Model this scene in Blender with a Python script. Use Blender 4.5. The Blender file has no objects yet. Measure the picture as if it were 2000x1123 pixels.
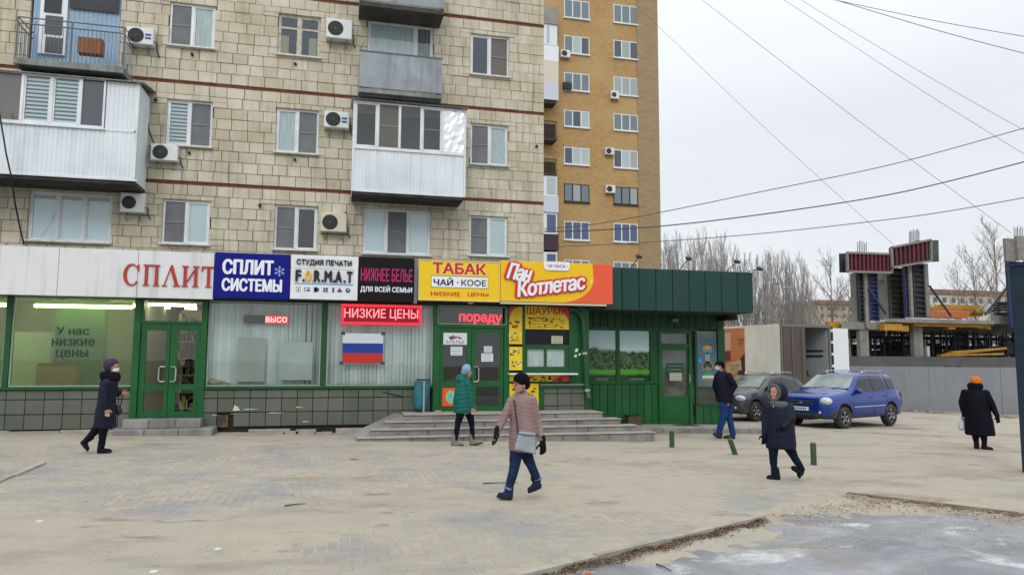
import bpy, bmesh, math, random
import numpy as np
from mathutils import Vector, Matrix, Euler
S = bpy.context.scene
COL = S.collection
rnd = random.Random(7)

# ---------------------------------------------------------------- camera
FPX = 1420.; YAW = math.radians(13.8); PIT = math.radians(5.6); ROL = .0055; CZ = 1.75
FW = Vector((math.sin(YAW)*math.cos(PIT), math.cos(YAW)*math.cos(PIT), math.sin(PIT)))
R0 = Vector((math.cos(YAW), -math.sin(YAW), 0.)); U0 = R0.cross(FW)
RT = math.cos(ROL)*R0 + math.sin(ROL)*U0; UP = -math.sin(ROL)*R0 + math.cos(ROL)*U0
cd = bpy.data.cameras.new('camera'); cam = bpy.data.objects.new('camera', cd); COL.objects.link(cam)
cam.matrix_world = Matrix(((RT.x, UP.x, -FW.x, 0), (RT.y, UP.y, -FW.y, 0), (RT.z, UP.z, -FW.z, CZ), (0, 0, 0, 1)))
cd.sensor_width = 36; cd.lens = 36*FPX/2000; cd.clip_end = 3000; cd.clip_start = .05
S.camera = cam

# ---------------------------------------------------------------- light
SUN_EL, SUN_AZ = math.radians(38), math.radians(200)     # azimuth clockwise from +Y
w = bpy.data.worlds.new('World'); S.world = w; w.use_nodes = True
nt = w.node_tree; nt.nodes.clear(); N = nt.nodes.new; L = nt.links.new
out = N('ShaderNodeOutputWorld'); sky = N('ShaderNodeTexSky'); sky.sky_type = 'NISHITA'; sky.sun_disc = False
sky.sun_elevation = SUN_EL; sky.sun_rotation = SUN_AZ; sky.dust_density = 3; sky.air_density = 1.2
b1 = N('ShaderNodeBackground'); b1.inputs[1].default_value = .05; L(sky.outputs[0], b1.inputs[0])
# overcast cloud layer: pale at the horizon, brighter towards the zenith, with soft cloud structure
tc = N('ShaderNodeTexCoord'); sx = N('ShaderNodeSeparateXYZ'); L(tc.outputs['Generated'], sx.inputs[0])
mr = N('ShaderNodeMapRange'); mr.inputs[1].default_value = .30; mr.inputs[2].default_value = 1.; mr.inputs[3].default_value = .95; mr.inputs[4].default_value = 2.0
L(sx.outputs[2], mr.inputs[0])
mp = N('ShaderNodeMapping'); mp.inputs['Scale'].default_value = (1, 1, 3.2); L(tc.outputs['Generated'], mp.inputs[0])
no = N('ShaderNodeTexNoise'); no.inputs['Scale'].default_value = 2.1; no.inputs['Detail'].default_value = 5; L(mp.outputs[0], no.inputs[0])
mr2 = N('ShaderNodeMapRange'); mr2.inputs[1].default_value = .3; mr2.inputs[2].default_value = .7; mr2.inputs[3].default_value = .92; mr2.inputs[4].default_value = 1.03; L(no.outputs[0], mr2.inputs[0])
mm = N('ShaderNodeMath'); mm.operation = 'MULTIPLY'; L(mr.outputs[0], mm.inputs[0]); L(mr2.outputs[0], mm.inputs[1])
b2 = N('ShaderNodeBackground'); b2.inputs[0].default_value = (.905, .955, 1.0, 1); L(mm.outputs[0], b2.inputs[1])
mx = N('ShaderNodeMixShader'); mx.inputs[0].default_value = .92; L(b1.outputs[0], mx.inputs[1]); L(b2.outputs[0], mx.inputs[2]); L(mx.outputs[0], out.inputs[0])
sd = bpy.data.lights.new('sun', 'SUN'); sd.energy = 0.9; sd.angle = math.radians(25); sd.color = (1, .97, .92)
sun = bpy.data.objects.new('sun', sd); COL.objects.link(sun)
sun.rotation_euler = (math.pi/2-SUN_EL, 0, math.pi - SUN_AZ)
S.view_settings.view_transform = 'Standard'; S.view_settings.look = 'None'; S.view_settings.gamma = 1
S.view_settings.exposure = 0.10; S.view_settings.use_curve_mapping = False
S.cycles.max_bounces = 6; S.cycles.transparent_max_bounces = 10; S.cycles.diffuse_bounces = 3

# ---------------------------------------------------------------- measuring helpers: pixels of the 2000 px photograph onto real planes
def ray(x, y): return FW + RT*((x-1000)/FPX) + UP*((561.5-y)/FPX)
def U(x, y, Y):
    d = ray(x, y); t = Y/d.y; return Vector((d.x*t, Y, CZ+d.z*t))
GS = .021; G0 = 1.715
def gz(X): return CZ-(G0+GS*max(-30, min(45, X)))
def G(x, y):
    d = ray(x, y); t = -G0/(d.z+GS*d.x); return Vector((d.x*t, d.y*t, CZ+d.z*t))
def RP(x0, y0, x1, y1, Y):
    xm, ym = (x0+x1)/2, (y0+y1)/2
    return U(x0, ym, Y).x, U(x1, ym, Y).x, U(xm, y1, Y).z, U(xm, y0, Y).z
def proj(P):
    p = Vector(P)-Vector((0, 0, CZ)); d = p.dot(FW); return 1000+FPX*p.dot(RT)/d, 561.5-FPX*p.dot(UP)/d, d

# ---------------------------------------------------------------- materials
MATS = {}
def lin(h):
    if isinstance(h, (tuple, list)): return tuple(h)[:3]
    h = h.lstrip('#'); c = [int(h[i:i+2], 16)/255 for i in (0, 2, 4)]
    return tuple(x/12.92 if x < .04045 else ((x+.055)/1.055)**2.4 for x in c)
def mat(name, col, rough=.75, col2=None, scale=3., detail=6, bump=0., bscale=None, metal=0., spec=.4, coat=0., rndv=0., emit=None, es=0., thr=(.35, .65), stretch=None, streak=0., streakc=None):
    if name in MATS: return MATS[name]
    m = bpy.data.materials.new(name); m.use_nodes = True; t = m.node_tree; n = t.nodes; l = t.links
    p = n['Principled BSDF']; c = lin(col)
    p.inputs['Base Color'].default_value = (*c, 1); p.inputs['Roughness'].default_value = rough
    p.inputs['Metallic'].default_value = metal; p.inputs['Specular IOR Level'].default_value = spec; p.inputs['Coat Weight'].default_value = coat
    if coat: p.inputs['Coat Roughness'].default_value = .06
    g = None
    def pos(st=None):
        gg = n.new('ShaderNodeNewGeometry')
        if st is None: return gg.outputs['Position']
        q = n.new('ShaderNodeMapping'); q.inputs['Scale'].default_value = st; l.new(gg.outputs['Position'], q.inputs[0]); return q.outputs[0]
    cur = None
    if col2 is not None:
        q = n.new('ShaderNodeTexNoise'); q.inputs['Scale'].default_value = scale; q.inputs['Detail'].default_value = detail; q.inputs['Roughness'].default_value = .62
        l.new(pos(stretch or (1, 1, 1)), q.inputs[0])
        r = n.new('ShaderNodeMapRange'); r.inputs[1].default_value = thr[0]; r.inputs[2].default_value = thr[1]; l.new(q.outputs[0], r.inputs[0])
        mixn = n.new('ShaderNodeMix'); mixn.data_type = 'RGBA'; mixn.inputs[6].default_value = (*c, 1); mixn.inputs[7].default_value = (*lin(col2), 1)
        l.new(r.outputs[0], mixn.inputs[0]); cur = mixn.outputs[2]
    if streak:
        q = n.new('ShaderNodeTexNoise'); q.inputs['Scale'].default_value = 1.; q.inputs['Detail'].default_value = 5
        l.new(pos((7, 7, .55)), q.inputs[0]); r = n.new('ShaderNodeMapRange'); r.inputs[1].default_value = .5; r.inputs[2].default_value = .75; r.inputs[4].default_value = streak; l.new(q.outputs[0], r.inputs[0])
        mixn = n.new('ShaderNodeMix'); mixn.data_type = 'RGBA'; mixn.inputs[6].default_value = (*c, 1); mixn.inputs[7].default_value = (*lin(streakc or '#5c554a'), 1)
        if cur: l.new(cur, mixn.inputs[6])
        l.new(r.outputs[0], mixn.inputs[0]); cur = mixn.outputs[2]
    if rndv:
        a = n.new('ShaderNodeAttribute'); a.attribute_name = 'rnd'
        r = n.new('ShaderNodeMapRange'); r.inputs[3].default_value = 1-rndv; r.inputs[4].default_value = 1+rndv; l.new(a.outputs['Fac'], r.inputs[0])
        h = n.new('ShaderNodeHueSaturation'); l.new(r.outputs[0], h.inputs['Value'])
        r2 = n.new('ShaderNodeMapRange'); r2.inputs[3].default_value = 1+rndv*1.3; r2.inputs[4].default_value = 1-rndv*1.3; l.new(a.outputs['Fac'], r2.inputs[0]); l.new(r2.outputs[0], h.inputs['Saturation'])
        h.inputs['Color'].default_value = (*c, 1)
        if cur: l.new(cur, h.inputs['Color'])
        cur = h.outputs[0]
    if cur: l.new(cur, p.inputs['Base Color'])
    if bump:
        q = n.new('ShaderNodeTexNoise'); q.inputs['Scale'].default_value = bscale or scale*4; q.inputs['Detail'].default_value = 5
        l.new(pos(), q.inputs[0]); b = n.new('ShaderNodeBump'); b.inputs['Strength'].default_value = 1.; b.inputs['Distance'].default_value = bump
        l.new(q.outputs[0], b.inputs['Height']); l.new(b.outputs[0], p.inputs['Normal'])
    if emit is not None:
        p.inputs['Emission Color'].default_value = (*lin(emit), 1); p.inputs['Emission Strength'].default_value = es
    MATS[name] = m; return m
def glass(name, tint=(1, 1, 1), refl=.08, film=0., filmcol=(.7, .75, .7), rough=.02, blur=0.):
    if name in MATS: return MATS[name]
    m = bpy.data.materials.new(name); m.use_nodes = True; t = m.node_tree; n = t.nodes; l = t.links; n.clear()
    o = n.new('ShaderNodeOutputMaterial'); tr = n.new('ShaderNodeBsdfTransparent'); tr.inputs[0].default_value = (*tint, 1)
    if blur: tr = n.new('ShaderNodeBsdfRefraction'); tr.inputs[0].default_value = (*tint, 1); tr.inputs['Roughness'].default_value = blur; tr.inputs['IOR'].default_value = 1.12
    gl = n.new('ShaderNodeBsdfGlossy'); gl.inputs['Roughness'].default_value = rough; gl.inputs[0].default_value = (1, 1, 1, 1)
    fr = n.new('ShaderNodeLayerWeight'); fr.inputs['Blend'].default_value = .25
    mr = n.new('ShaderNodeMapRange'); mr.inputs[3].default_value = refl*.5; mr.inputs[4].default_value = .9; l.new(fr.outputs['Fresnel'], mr.inputs[0])
    cur = tr.outputs[0]
    if film:
        df = n.new('ShaderNodeBsdfDiffuse'); df.inputs[0].default_value = (*filmcol, 1); tl = n.new('ShaderNodeBsdfTranslucent'); tl.inputs[0].default_value = (*filmcol, 1)
        a = n.new('ShaderNodeMixShader'); a.inputs[0].default_value = .6; l.new(df.outputs[0], a.inputs[1]); l.new(tl.outputs[0], a.inputs[2])
        b = n.new('ShaderNodeMixShader'); b.inputs[0].default_value = film; l.new(cur, b.inputs[1]); l.new(a.outputs[0], b.inputs[2]); cur = b.outputs[0]
    mx = n.new('ShaderNodeMixShader'); l.new(mr.outputs[0], mx.inputs[0]); l.new(cur, mx.inputs[1]); l.new(gl.outputs[0], mx.inputs[2]); l.new(mx.outputs[0], o.inputs[0])
    MATS[name] = m; return m
def emis(name, col, s):
    return mat(name, (.02, .02, .02), .5, emit=col, es=s)

# ---------------------------------------------------------------- mesh builder
WM = {}     # world matrix of every parent empty / object
class MB:
    def __init__(s): s.v = []; s.f = []; s.mi = []; s.r = []; s.cur = 0; s.rv = .5
    def add(s, vs, fs):
        o = len(s.v); s.v += [tuple(p) for p in vs]
        for f in fs: s.f.append([o+i for i in f]); s.mi.append(s.cur); s.r.append(s.rv)
        return s
    def box(s, x0, x1, y0, y1, z0, z1):
        return s.add([(x0, y0, z0), (x1, y0, z0), (x1, y1, z0), (x0, y1, z0), (x0, y0, z1), (x1, y0, z1), (x1, y1, z1), (x0, y1, z1)],
                     [(0, 3, 2, 1), (4, 5, 6, 7), (0, 1, 5, 4), (1, 2, 6, 5), (2, 3, 7, 6), (3, 0, 4, 7)])
    def block(s, x0, x1, y0, y1, z0, z1, c=.01):       # box with a chamfered front (towards -y)
        a = [(x0, y1, z0), (x1, y1, z0), (x1, y1, z1), (x0, y1, z1)]; b = [(x0, y0+c, z0), (x1, y0+c, z0), (x1, y0+c, z1), (x0, y0+c, z1)]
        d = [(x0+c, y0, z0+c), (x1-c, y0, z0+c), (x1-c, y0, z1-c), (x0+c, y0, z1-c)]
        return s.add(a+b+d, [(0, 1, 5, 4), (1, 2, 6, 5), (2, 3, 7, 6), (3, 0, 4, 7), (4, 5, 9, 8), (5, 6, 10, 9), (6, 7, 11, 10), (7, 4, 8, 11), (8, 9, 10, 11)])
    def obox(s, a, b, w, h, up=(0, 0, 1)):             # beam from a to b of width w, height h
        a = Vector(a); b = Vector(b); d = (b-a).normalized(); u = Vector(up); r = d.cross(u)
        if r.length < 1e-4: r = d.cross(Vector((1, 0, 0)))
        r.normalize(); u = r.cross(d); r = r*w/2; u = u*h/2
        q = [a-r-u, a+r-u, a+r+u, a-r+u, b-r-u, b+r-u, b+r+u, b-r+u]
        return s.add(q, [(3, 2, 1, 0), (4, 5, 6, 7), (0, 1, 5, 4), (1, 2, 6, 5), (2, 3, 7, 6), (3, 0, 4, 7)])
    def quad(s, *p): return s.add(p, [tuple(range(len(p)))])
    def tube(s, pts, r, n=6, cap=True):
        pts = [Vector(p) for p in pts]; k = len(pts); rs = r if isinstance(r, (list, tuple)) else [r]*k; vs = []; fs = []; pu = None
        for i, p in enumerate(pts):
            d = (pts[min(i+1, k-1)]-pts[max(i-1, 0)]).normalized()
            if pu is None: pu = d.orthogonal().normalized()
            u = (pu-d*pu.dot(d)); u = u.normalized() if u.length > 1e-6 else d.orthogonal().normalized(); pu = u; q = d.cross(u)
            for j in range(n):
                a = 2*math.pi*j/n; vs.append(p+(u*math.cos(a)+q*math.sin(a))*rs[i])
        for i in range(k-1):
            for j in range(n): fs.append((i*n+j, i*n+(j+1) % n, (i+1)*n+(j+1) % n, (i+1)*n+j))
        if cap: fs += [tuple(range(n))[::-1], tuple((k-1)*n+j for j in range(n))]
        return s.add(vs, fs)
    def prism(s, poly, d0, d1, axis='y'):              # poly in the plane normal to axis
        k = len(poly)
        def P(a, b, d): return {'y': (a, d, b), 'x': (d, a, b), 'z': (a, b, d)}[axis]
        vs = [P(a, b, d0) for a, b in poly]+[P(a, b, d1) for a, b in poly]
        fs = [tuple(range(k)), tuple(range(2*k-1, k-1, -1))]+[(i, k+i, k+(i+1) % k, (i+1) % k) for i in range(k)]
        return s.add(vs, fs)
    def disc(s, c, r, d, n=16, axis='y', ry=None):
        return s.prism([((c[0] if axis != 'x' else c[1])+r*math.cos(2*math.pi*i/n), (c[2] if axis != 'z' else c[1])+(ry or r)*math.sin(2*math.pi*i/n)) for i in range(n)], {'y': c[1], 'x': c[0], 'z': c[2]}[axis], {'y': c[1], 'x': c[0], 'z': c[2]}[axis]+d, axis)
    def lathe(s, prof, c, n=20, axis='y'):             # prof: (radius, offset along axis)
        vs = []; k = len(prof)
        for r, o in prof:
            for j in range(n):
                a = 2*math.pi*j/n; x, y = r*math.cos(a), r*math.sin(a)
                vs.append({'y': (c[0]+x, c[1]+o, c[2]+y), 'z': (c[0]+x, c[1]+y, c[2]+o), 'x': (c[0]+o, c[1]+x, c[2]+y)}[axis])
        return s.add(vs, [(i*n+j, i*n+(j+1) % n, (i+1)*n+(j+1) % n, (i+1)*n+j) for i in range(k-1) for j in range(n)])
    def ball(s, c, rx, ry=None, rz=None, n=12, m=8, R=None):
        ry = ry or rx; rz = rz or rx; vs = [Vector((0, 0, -rz))]; fs = []
        for i in range(1, m):
            t = math.pi*i/m
            for j in range(n):
                a = 2*math.pi*j/n; vs.append(Vector((rx*math.sin(t)*math.cos(a), ry*math.sin(t)*math.sin(a), -rz*math.cos(t))))
        vs.append(Vector((0, 0, rz))); e = len(vs)-1
        for j in range(n): fs.append((0, 1+(j+1) % n, 1+j)); fs.append((e, e-n+j, e-n+(j+1) % n))
        for i in range(m-2):
            for j in range(n): fs.append((1+i*n+j, 1+i*n+(j+1) % n, 1+(i+1)*n+(j+1) % n, 1+(i+1)*n+j))
        if R is not None: vs = [R @ q for q in vs]
        return s.add([q+Vector(c) for q in vs], fs)
    def cap(s, a, b, ra, rb, n=12):                    # tapered capsule
        a = Vector(a); b = Vector(b); d = (b-a)
        if d.length < 1e-5: return s.ball(a, ra)
        d.normalize(); pts = []; rs = []
        for t in (85, 60, 30): pts.append(a-d*ra*math.sin(math.radians(t))); rs.append(ra*math.cos(math.radians(t)))
        pts.append(a); rs.append(ra); pts.append(b); rs.append(rb)
        for t in (30, 60, 85): pts.append(b+d*rb*math.sin(math.radians(t))); rs.append(rb*math.cos(math.radians(t)))
        return s.tube(pts, rs, n)
    def mesh(s, name, mats, smooth=False, W=None):
        me = bpy.data.meshes.new(name)
        v = s.v
        if W is not None:
            I = W.inverted(); v = [tuple(I @ Vector(p)) for p in v]
        me.from_pydata(v, [], s.f); me.update()
        for m in (mats if isinstance(mats, (list, tuple)) else [mats]): me.materials.append(m)
        me.polygons.foreach_set('material_index', s.mi)
        if smooth: me.polygons.foreach_set('use_smooth', [True]*len(s.f))
        a = me.attributes.new('rnd', 'FLOAT', 'FACE'); a.data.foreach_set('value', s.r)
        return me
    def build(s, name, mats, parent=None, local=False, smooth=False, kind=None, label=None):
        W = WM.get(parent.name) if (parent and not local) else None
        me = s.mesh(name, mats, smooth, W); o = bpy.data.objects.new(name, me); COL.objects.link(o); o.parent = parent
        WM[o.name] = (WM[parent.name].copy() if parent else Matrix())
        if kind: o['kind'] = kind
        if label: o['label'] = label
        return o
def thing(name, label, cat, loc=(0, 0, 0), rz=0, group=None, rot=None):
    o = bpy.data.objects.new(name, None); COL.objects.link(o); o.empty_display_size = .1
    o.location = loc; o.rotation_euler = rot or (0, 0, rz)
    o['label'] = label; o['category'] = cat
    if group: o['group'] = group
    WM[o.name] = Matrix.Translation(Vector(loc)) @ Euler(o.rotation_euler).to_matrix().to_4x4()
    return o
def tag(o, label, cat, group=None):
    o['label'] = label; o['category'] = cat
    if group: o['group'] = group
    return o
def instance(me, name, parent, loc=(0, 0, 0), rot=(0, 0, 0), scale=(1, 1, 1), label=None):
    o = bpy.data.objects.new(name, me); COL.objects.link(o); o.parent = parent
    W = WM[parent.name] if parent else Matrix()
    o.location = W.inverted() @ Vector(loc) if parent else loc
    o.rotation_euler = rot; o.scale = scale
    WM[o.name] = W @ Matrix.Translation(o.location) @ Euler(rot).to_matrix().to_4x4() @ Matrix.Diagonal((*scale, 1))
    if label: o['label'] = label
    return o
from mathutils.geometry import interpolate_bezier, delaunay_2d_cdt
def text_geo(s, shear=0., spacing=1.):
    """lettering as separate contour groups (outer + its holes), each tessellated on its own"""
    c = bpy.data.curves.new('lettering', 'FONT'); c.body = s; c.shear = shear; c.space_character = spacing
    o = bpy.data.objects.new('lettering', c); cu = o.to_curve(bpy.context.evaluated_depsgraph_get()) if False else None
    COL.objects.link(o); dg = bpy.context.evaluated_depsgraph_get(); oe = o.evaluated_get(dg); cu = oe.to_curve(dg)
    loops = []
    for sp in cu.splines:
        bp = sp.bezier_points; n = len(bp); pts = []
        for i in range(n):
            a, b = bp[i], bp[(i+1) % n]; h1, h2 = a.handle_right, b.handle_left
            straight = abs((h1-a.co).cross(b.co-a.co).z) < 1e-5 and abs((h2-b.co).cross(b.co-a.co).z) < 1e-5
            q = [a.co, b.co] if straight else interpolate_bezier(a.co, h1, h2, b.co, 5)
            pts += [(p.x, p.y) for p in q[:-1]]
        if len(pts) > 2: loops.append(pts)
    oe.to_curve_clear(); bpy.data.objects.remove(o); bpy.data.curves.remove(c)
    def area(l): return sum(l[i][0]*l[(i+1) % len(l)][1]-l[(i+1) % len(l)][0]*l[i][1] for i in range(len(l)))/2
    def inside(p, l):
        r = False
        for i in range(len(l)):
            (x1, y1), (x2, y2) = l[i], l[i-1]
            if (y1 > p[1]) != (y2 > p[1]) and p[0] < (x2-x1)*(p[1]-y1)/(y2-y1)+x1: r = not r
        return r
    sg = 1 if area(max(loops, key=lambda l: abs(area(l)))) > 0 else -1
    outs = [l for l in loops if area(l)*sg > 0]; holes = []; res = []
    for l in loops:
        if area(l)*sg <= 0: (holes if any(inside(l[0], o_) for o_ in loops if o_ is not l and abs(area(o_)) > abs(area(l))) else outs).append(l)
    for l in outs:
        hs = [h for h in holes if inside(h[0], l) and inside(h[len(h)//2], l)]; grp = [l]+hs
        pv_ = [Vector(p) for g_ in grp for p in g_]; ed_ = []; st_ = 0
        for g_ in grp: ed_ += [(st_+i, st_+(i+1) % len(g_)) for i in range(len(g_))]; st_ += len(g_)
        cv, ce, cf, ov, _a, _b = delaunay_2d_cdt(pv_, ed_, [], 0, 1e-6); tr = []
        for f in cf:
            m_ = ((cv[f[0]].x+cv[f[1]].x+cv[f[2]].x)/3, (cv[f[0]].y+cv[f[1]].y+cv[f[2]].y)/3)
            if inside(m_, l) and not any(inside(m_, h) for h in hs): tr.append(tuple(f))
        res.append(([(p.x, p.y) for p in cv], tr, [g_ for g_ in grp]))
    return res
def text(s, rect, Y, m, parent, bold=.01, shear=0., extrude=.0, rot=0., name='lettering', spacing=1., label=None):
    """lettering fitted into rect=(X0,X1,Z0,Z1) on the plane Y, facing -y"""
    geo = text_geo(s, shear, spacing); allp = np.array([p for g_ in geo for p in g_[0]]); lo, hi = allp.min(0), allp.max(0); X0, X1, Z0, Z1 = rect
    e = bold*1.15*(Z1-Z0); a = math.radians(rot); ca, sa = math.cos(a), math.sin(a); b = MB()
    for k_, (ox, oz) in enumerate([(0, 0)]+([(-e, 0), (e, 0), (0, e*.7), (0, -e*.7), (-e*.7, e*.5), (e*.7, e*.5), (e*.7, -e*.5), (-e*.7, -e*.5)] if bold else [])):
        for j_, (pts, tr, lens) in enumerate(geo):
            yy = Y+.0003*k_+.0001*(j_ % 3); vs = []
            for (px, py) in pts:
                x = (px-lo[0])/(hi[0]-lo[0])*(X1-X0-2*e)+e-(X1-X0)/2+ox; z = (py-lo[1])/(hi[1]-lo[1])*(Z1-Z0-1.4*e)+.7*e-(Z1-Z0)/2+oz
                vs.append((x*ca-z*sa+(X0+X1)/2, yy, x*sa+z*ca+(Z0+Z1)/2))
            b.add(vs, tr)
            if extrude:
                for g_ in lens:
                    ws = []
                    for (px, py) in g_:
                        x = (px-lo[0])/(hi[0]-lo[0])*(X1-X0-2*e)+e-(X1-X0)/2+ox; z = (py-lo[1])/(hi[1]-lo[1])*(Z1-Z0-1.4*e)+.7*e-(Z1-Z0)/2+oz
                        ws.append((x*ca-z*sa+(X0+X1)/2, yy, x*sa+z*ca+(Z0+Z1)/2))
                    n = len(ws); b.add(ws+[(p[0], p[1]+extrude, p[2]) for p in ws], [(i, (i+1) % n, n+(i+1) % n, n+i) for i in range(n)])
    return b.build(name, m, parent, label=label)
# value noise for relief
def vnoise(x, y, seed=0):
    xi = np.floor(x).astype(np.int64); yi = np.floor(y).astype(np.int64); fx = x-xi; fy = y-yi
    fx = fx*fx*(3-2*fx); fy = fy*fy*(3-2*fy)
    def h(a, b):
        n = (a*374761393+b*668265263+seed*982451653) & 0xffffffff; n = ((n ^ (n >> 13))*1274126177) & 0xffffffff; return ((n ^ (n >> 16)) & 0xffff)/65535.
    return (h(xi, yi)*(1-fx)+h(xi+1, yi)*fx)*(1-fy)+(h(xi, yi+1)*(1-fx)+h(xi+1, yi+1)*fx)*fy
def fbm(x, y, seed=0, o=4):
    s = 0; a = .5; t = 0
    for i in range(o): s = s+a*vnoise(x, y, seed+i); t += a; x = x*2.03+11.3; y = y*2.03+5.7; a *= .5
    return s/t
# ================================================================ GROUND
M_ground = mat('far_ground', '#8d8779', .95, col2='#746e62', scale=.15, bump=.02)
xs = [-900, -60, -30, 45, 90, 900]; ys = [-200, 0, 40, 120, 2500]
b = MB(); b.add([(x, y, gz(x)-.10) for y in ys for x in xs], [(j*6+i, j*6+i+1, (j+1)*6+i+1, (j+1)*6+i) for j in range(4) for i in range(5)])
b.build('ground', M_ground, kind='structure')

K1, K2, K3, K4 = G(1000, 1123), G(1490, 1005), G(1655, 962), G(2000, 1003)
K0 = K1+(K1-K2).normalized()*6; K5 = K4+(K4-K3).normalized()*6
def seg(p, a, b_):      # signed distance to the line a-b (positive left) as arrays
    d = (b_-a); n = Vector((-d.y, d.x)).normalized(); return (p[0]-a.x)*n.x+(p[1]-a.y)*n.y
def bedmat():
    m = bpy.data.materials.new('sand_and_dust'); m.use_nodes = True; t = m.node_tree; n = t.nodes; l = t.links; p = n['Principled BSDF']
    p.inputs['Roughness'].default_value = .95; p.inputs['Specular IOR Level'].default_value = .15
    g = n.new('ShaderNodeNewGeometry')
    def noise(sc, det=7, r=.6, st=(1, 1, 1)):
        mp = n.new('ShaderNodeMapping'); mp.inputs['Scale'].default_value = st; l.new(g.outputs['Position'], mp.inputs[0])
        q = n.new('ShaderNodeTexNoise'); q.inputs['Scale'].default_value = sc; q.inputs['Detail'].default_value = det; q.inputs['Roughness'].default_value = r; l.new(mp.outputs[0], q.inputs[0]); return q.outputs[0]
    def rng(s, a, b_, c=0, d=1):
        q = n.new('ShaderNodeMapRange'); q.inputs[1].default_value = a; q.inputs[2].default_value = b_; q.inputs[3].default_value = c; q.inputs[4].default_value = d; l.new(s, q.inputs[0]); return q.outputs[0]
    def mix(f, a, b_):
        q = n.new('ShaderNodeMix'); q.data_type = 'RGBA'; l.new(f, q.inputs[0])
        for k, v in ((6, a), (7, b_)):
            if isinstance(v, str): q.inputs[k].default_value = (*lin(v), 1)
            else: l.new(v, q.inputs[k])
        return q.outputs[2]
    c = mix(rng(noise(.55, st=(1, 1.4, 1)), .38, .62), '#a89e8e', '#a09a8f')
    c = mix(rng(noise(1.7), .52, .7, 0, .55), c, '#9a8d7b')
    # dirty tyre-worn streaks
    c = mix(rng(noise(.42, 9, .68, (.8, 1.7, 1)), .50, .66, 0, .8), c, '#85776a')
    c = mix(rng(noise(.9, 9, .7, (.8, 1.8, 1)), .58, .68, 0, .8), c, '#6d5f52')
    c = mix(rng(noise(28, 3), .60, .78, 0, .5), c, '#776c5f')
    c = mix(rng(noise(60, 2), .68, .75, 0, .6), c, '#cfc9bc')
    l.new(c, p.inputs['Base Color'])
    b_ = n.new('ShaderNodeBump'); b_.inputs['Distance'].default_value = .012; l.new(noise(22, 8, .7), b_.inputs['Height']); l.new(b_.outputs[0], p.inputs['Normal'])
    return m
M_sand = bedmat()
def sand_h(X, Y):
    """height of the drifted sand over the paving brick tops"""
    n1 = fbm(X*.55+3, Y*.9+9, 3, 5); n2 = fbm(X*3.1, Y*3.1, 8, 4)
    bias = np.full_like(X, .0016)
    def zone(cx, cy, rx, ry, a): return a*np.exp(-(((X-cx)/rx)**2+((Y-cy)/ry)**2))
    bias = bias - zone(1.6, 6.6, 2.6, 1.5, .0105) - zone(-2.5, 11.8, 4.6, 3.0, .0085) - zone(3.3, 9.0, 1.8, .9, .003) - zone(2, 13.6, 4, 1.0, .005) - zone(-3.4, 8.6, 1.6, .8, .004)
    bias = bias + zone(-2, 7.0, 2.0, 1.3, .009) + zone(-4.5, 8.5, 2.2, 1.2, .006) + zone(1.2, 9.3, 2.2, .8, .008) + zone(-.6, 8.3, 1.4, .6, .006)
    return np.clip(bias+(n1-.5)*.022+(n2-.5)*.006, -.0042, .02)
nx, ny = 420, 330
gx = np.linspace(-17, 34, nx); gyv = 3.5+ (np.linspace(0, 1, ny)**1.35)*28.5
# finer columns near the middle
u = np.linspace(-1, 1, nx); gx = 2+ (np.sign(u)*np.abs(u)**1.6)*32
XX, YY = np.meshgrid(gx, gyv)
H = sand_h(XX, YY)
d1 = seg((XX, YY), K1, K2); dA = seg((XX, YY), K2, K3); d2 = seg((XX, YY), K3, K4)   # inside asphalt: right of K0-K3, and right of K3-K5
inside = np.minimum(np.minimum(-np.where(XX < K2.x, d1, dA), -d2), 9)
# drifted dirt on the asphalt beside the kerbs
drift = -.066 + .09*np.exp(-np.maximum(inside-.05, 0)/.42)*(fbm(XX*2.2, YY*2.2, 31, 5)-.30) + .075*np.exp(-(((XX-7.0)/1.5)**2+((YY-8.55)/.55)**2))*fbm(XX*2.5, YY*2.5, 5, 5) + .020*(fbm(XX*9, YY*9, 17, 3)-.5)
H = np.where(inside > -.03, np.minimum(drift, -.01), H)
ZZ = CZ-(G0+GS*np.clip(XX, -30, 45))+H
b = MB(); b.v = [tuple(q) for q in np.stack([XX, YY, ZZ], -1).reshape(-1, 3).tolist()]
b.f = [[j*nx+i, j*nx+i+1, (j+1)*nx+i+1, (j+1)*nx+i] for j in range(ny-1) for i in range(nx-1)]; b.mi = [0]*len(b.f); b.r = [.5]*len(b.f)
pave = b.build('pavement', M_sand, kind='structure', smooth=True)

# paving bricks in herringbone, the 300 that show largest are parts
M_brick = mat('paving_brick', '#8b8a88', .9, col2='#a0988b', scale=.8, thr=(.36, .56), bump=.003, bscale=50, rndv=.06, spec=.2)
CELL = .1075; cands = []
def ingr(x, y): return seg((x, y), K0, K3) > .16 if x < K3.x else False
for iy in range(int(5.0/CELL), int(15.2/CELL)):
    for ix in range(int(-7.5/CELL), int(8.6/CELL)):
        k = (ix-iy) % 4
        if k not in (0, 3): continue
        wx, wy = (2, 1) if k == 0 else (1, 2)
        cx, cy = (ix+wx/2)*CELL, (iy+wy/2)*CELL
        da = float(seg((cx, cy), K1, K2)) if cx < K2.x else float(seg((cx, cy), K2, K3)); db = float(seg((cx, cy), K3, K4))
        if not (da > .17 or db > .17): continue
        cands.append((cx, cy, wx, wy))
hs = sand_h(np.array([c[0] for c in cands]), np.array([c[1] for c in cands]))
vis = []
for i, c in enumerate(cands):
    p = proj((c[0], c[1], gz(c[0])))
    vis.append((p[2] if (hs[i] < .0005 and 0 < p[0] < 2000 and p[1] < 1120) else 99+p[2], i))
top = set(i for _, i in sorted(vis)[:290])
variants = []
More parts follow.
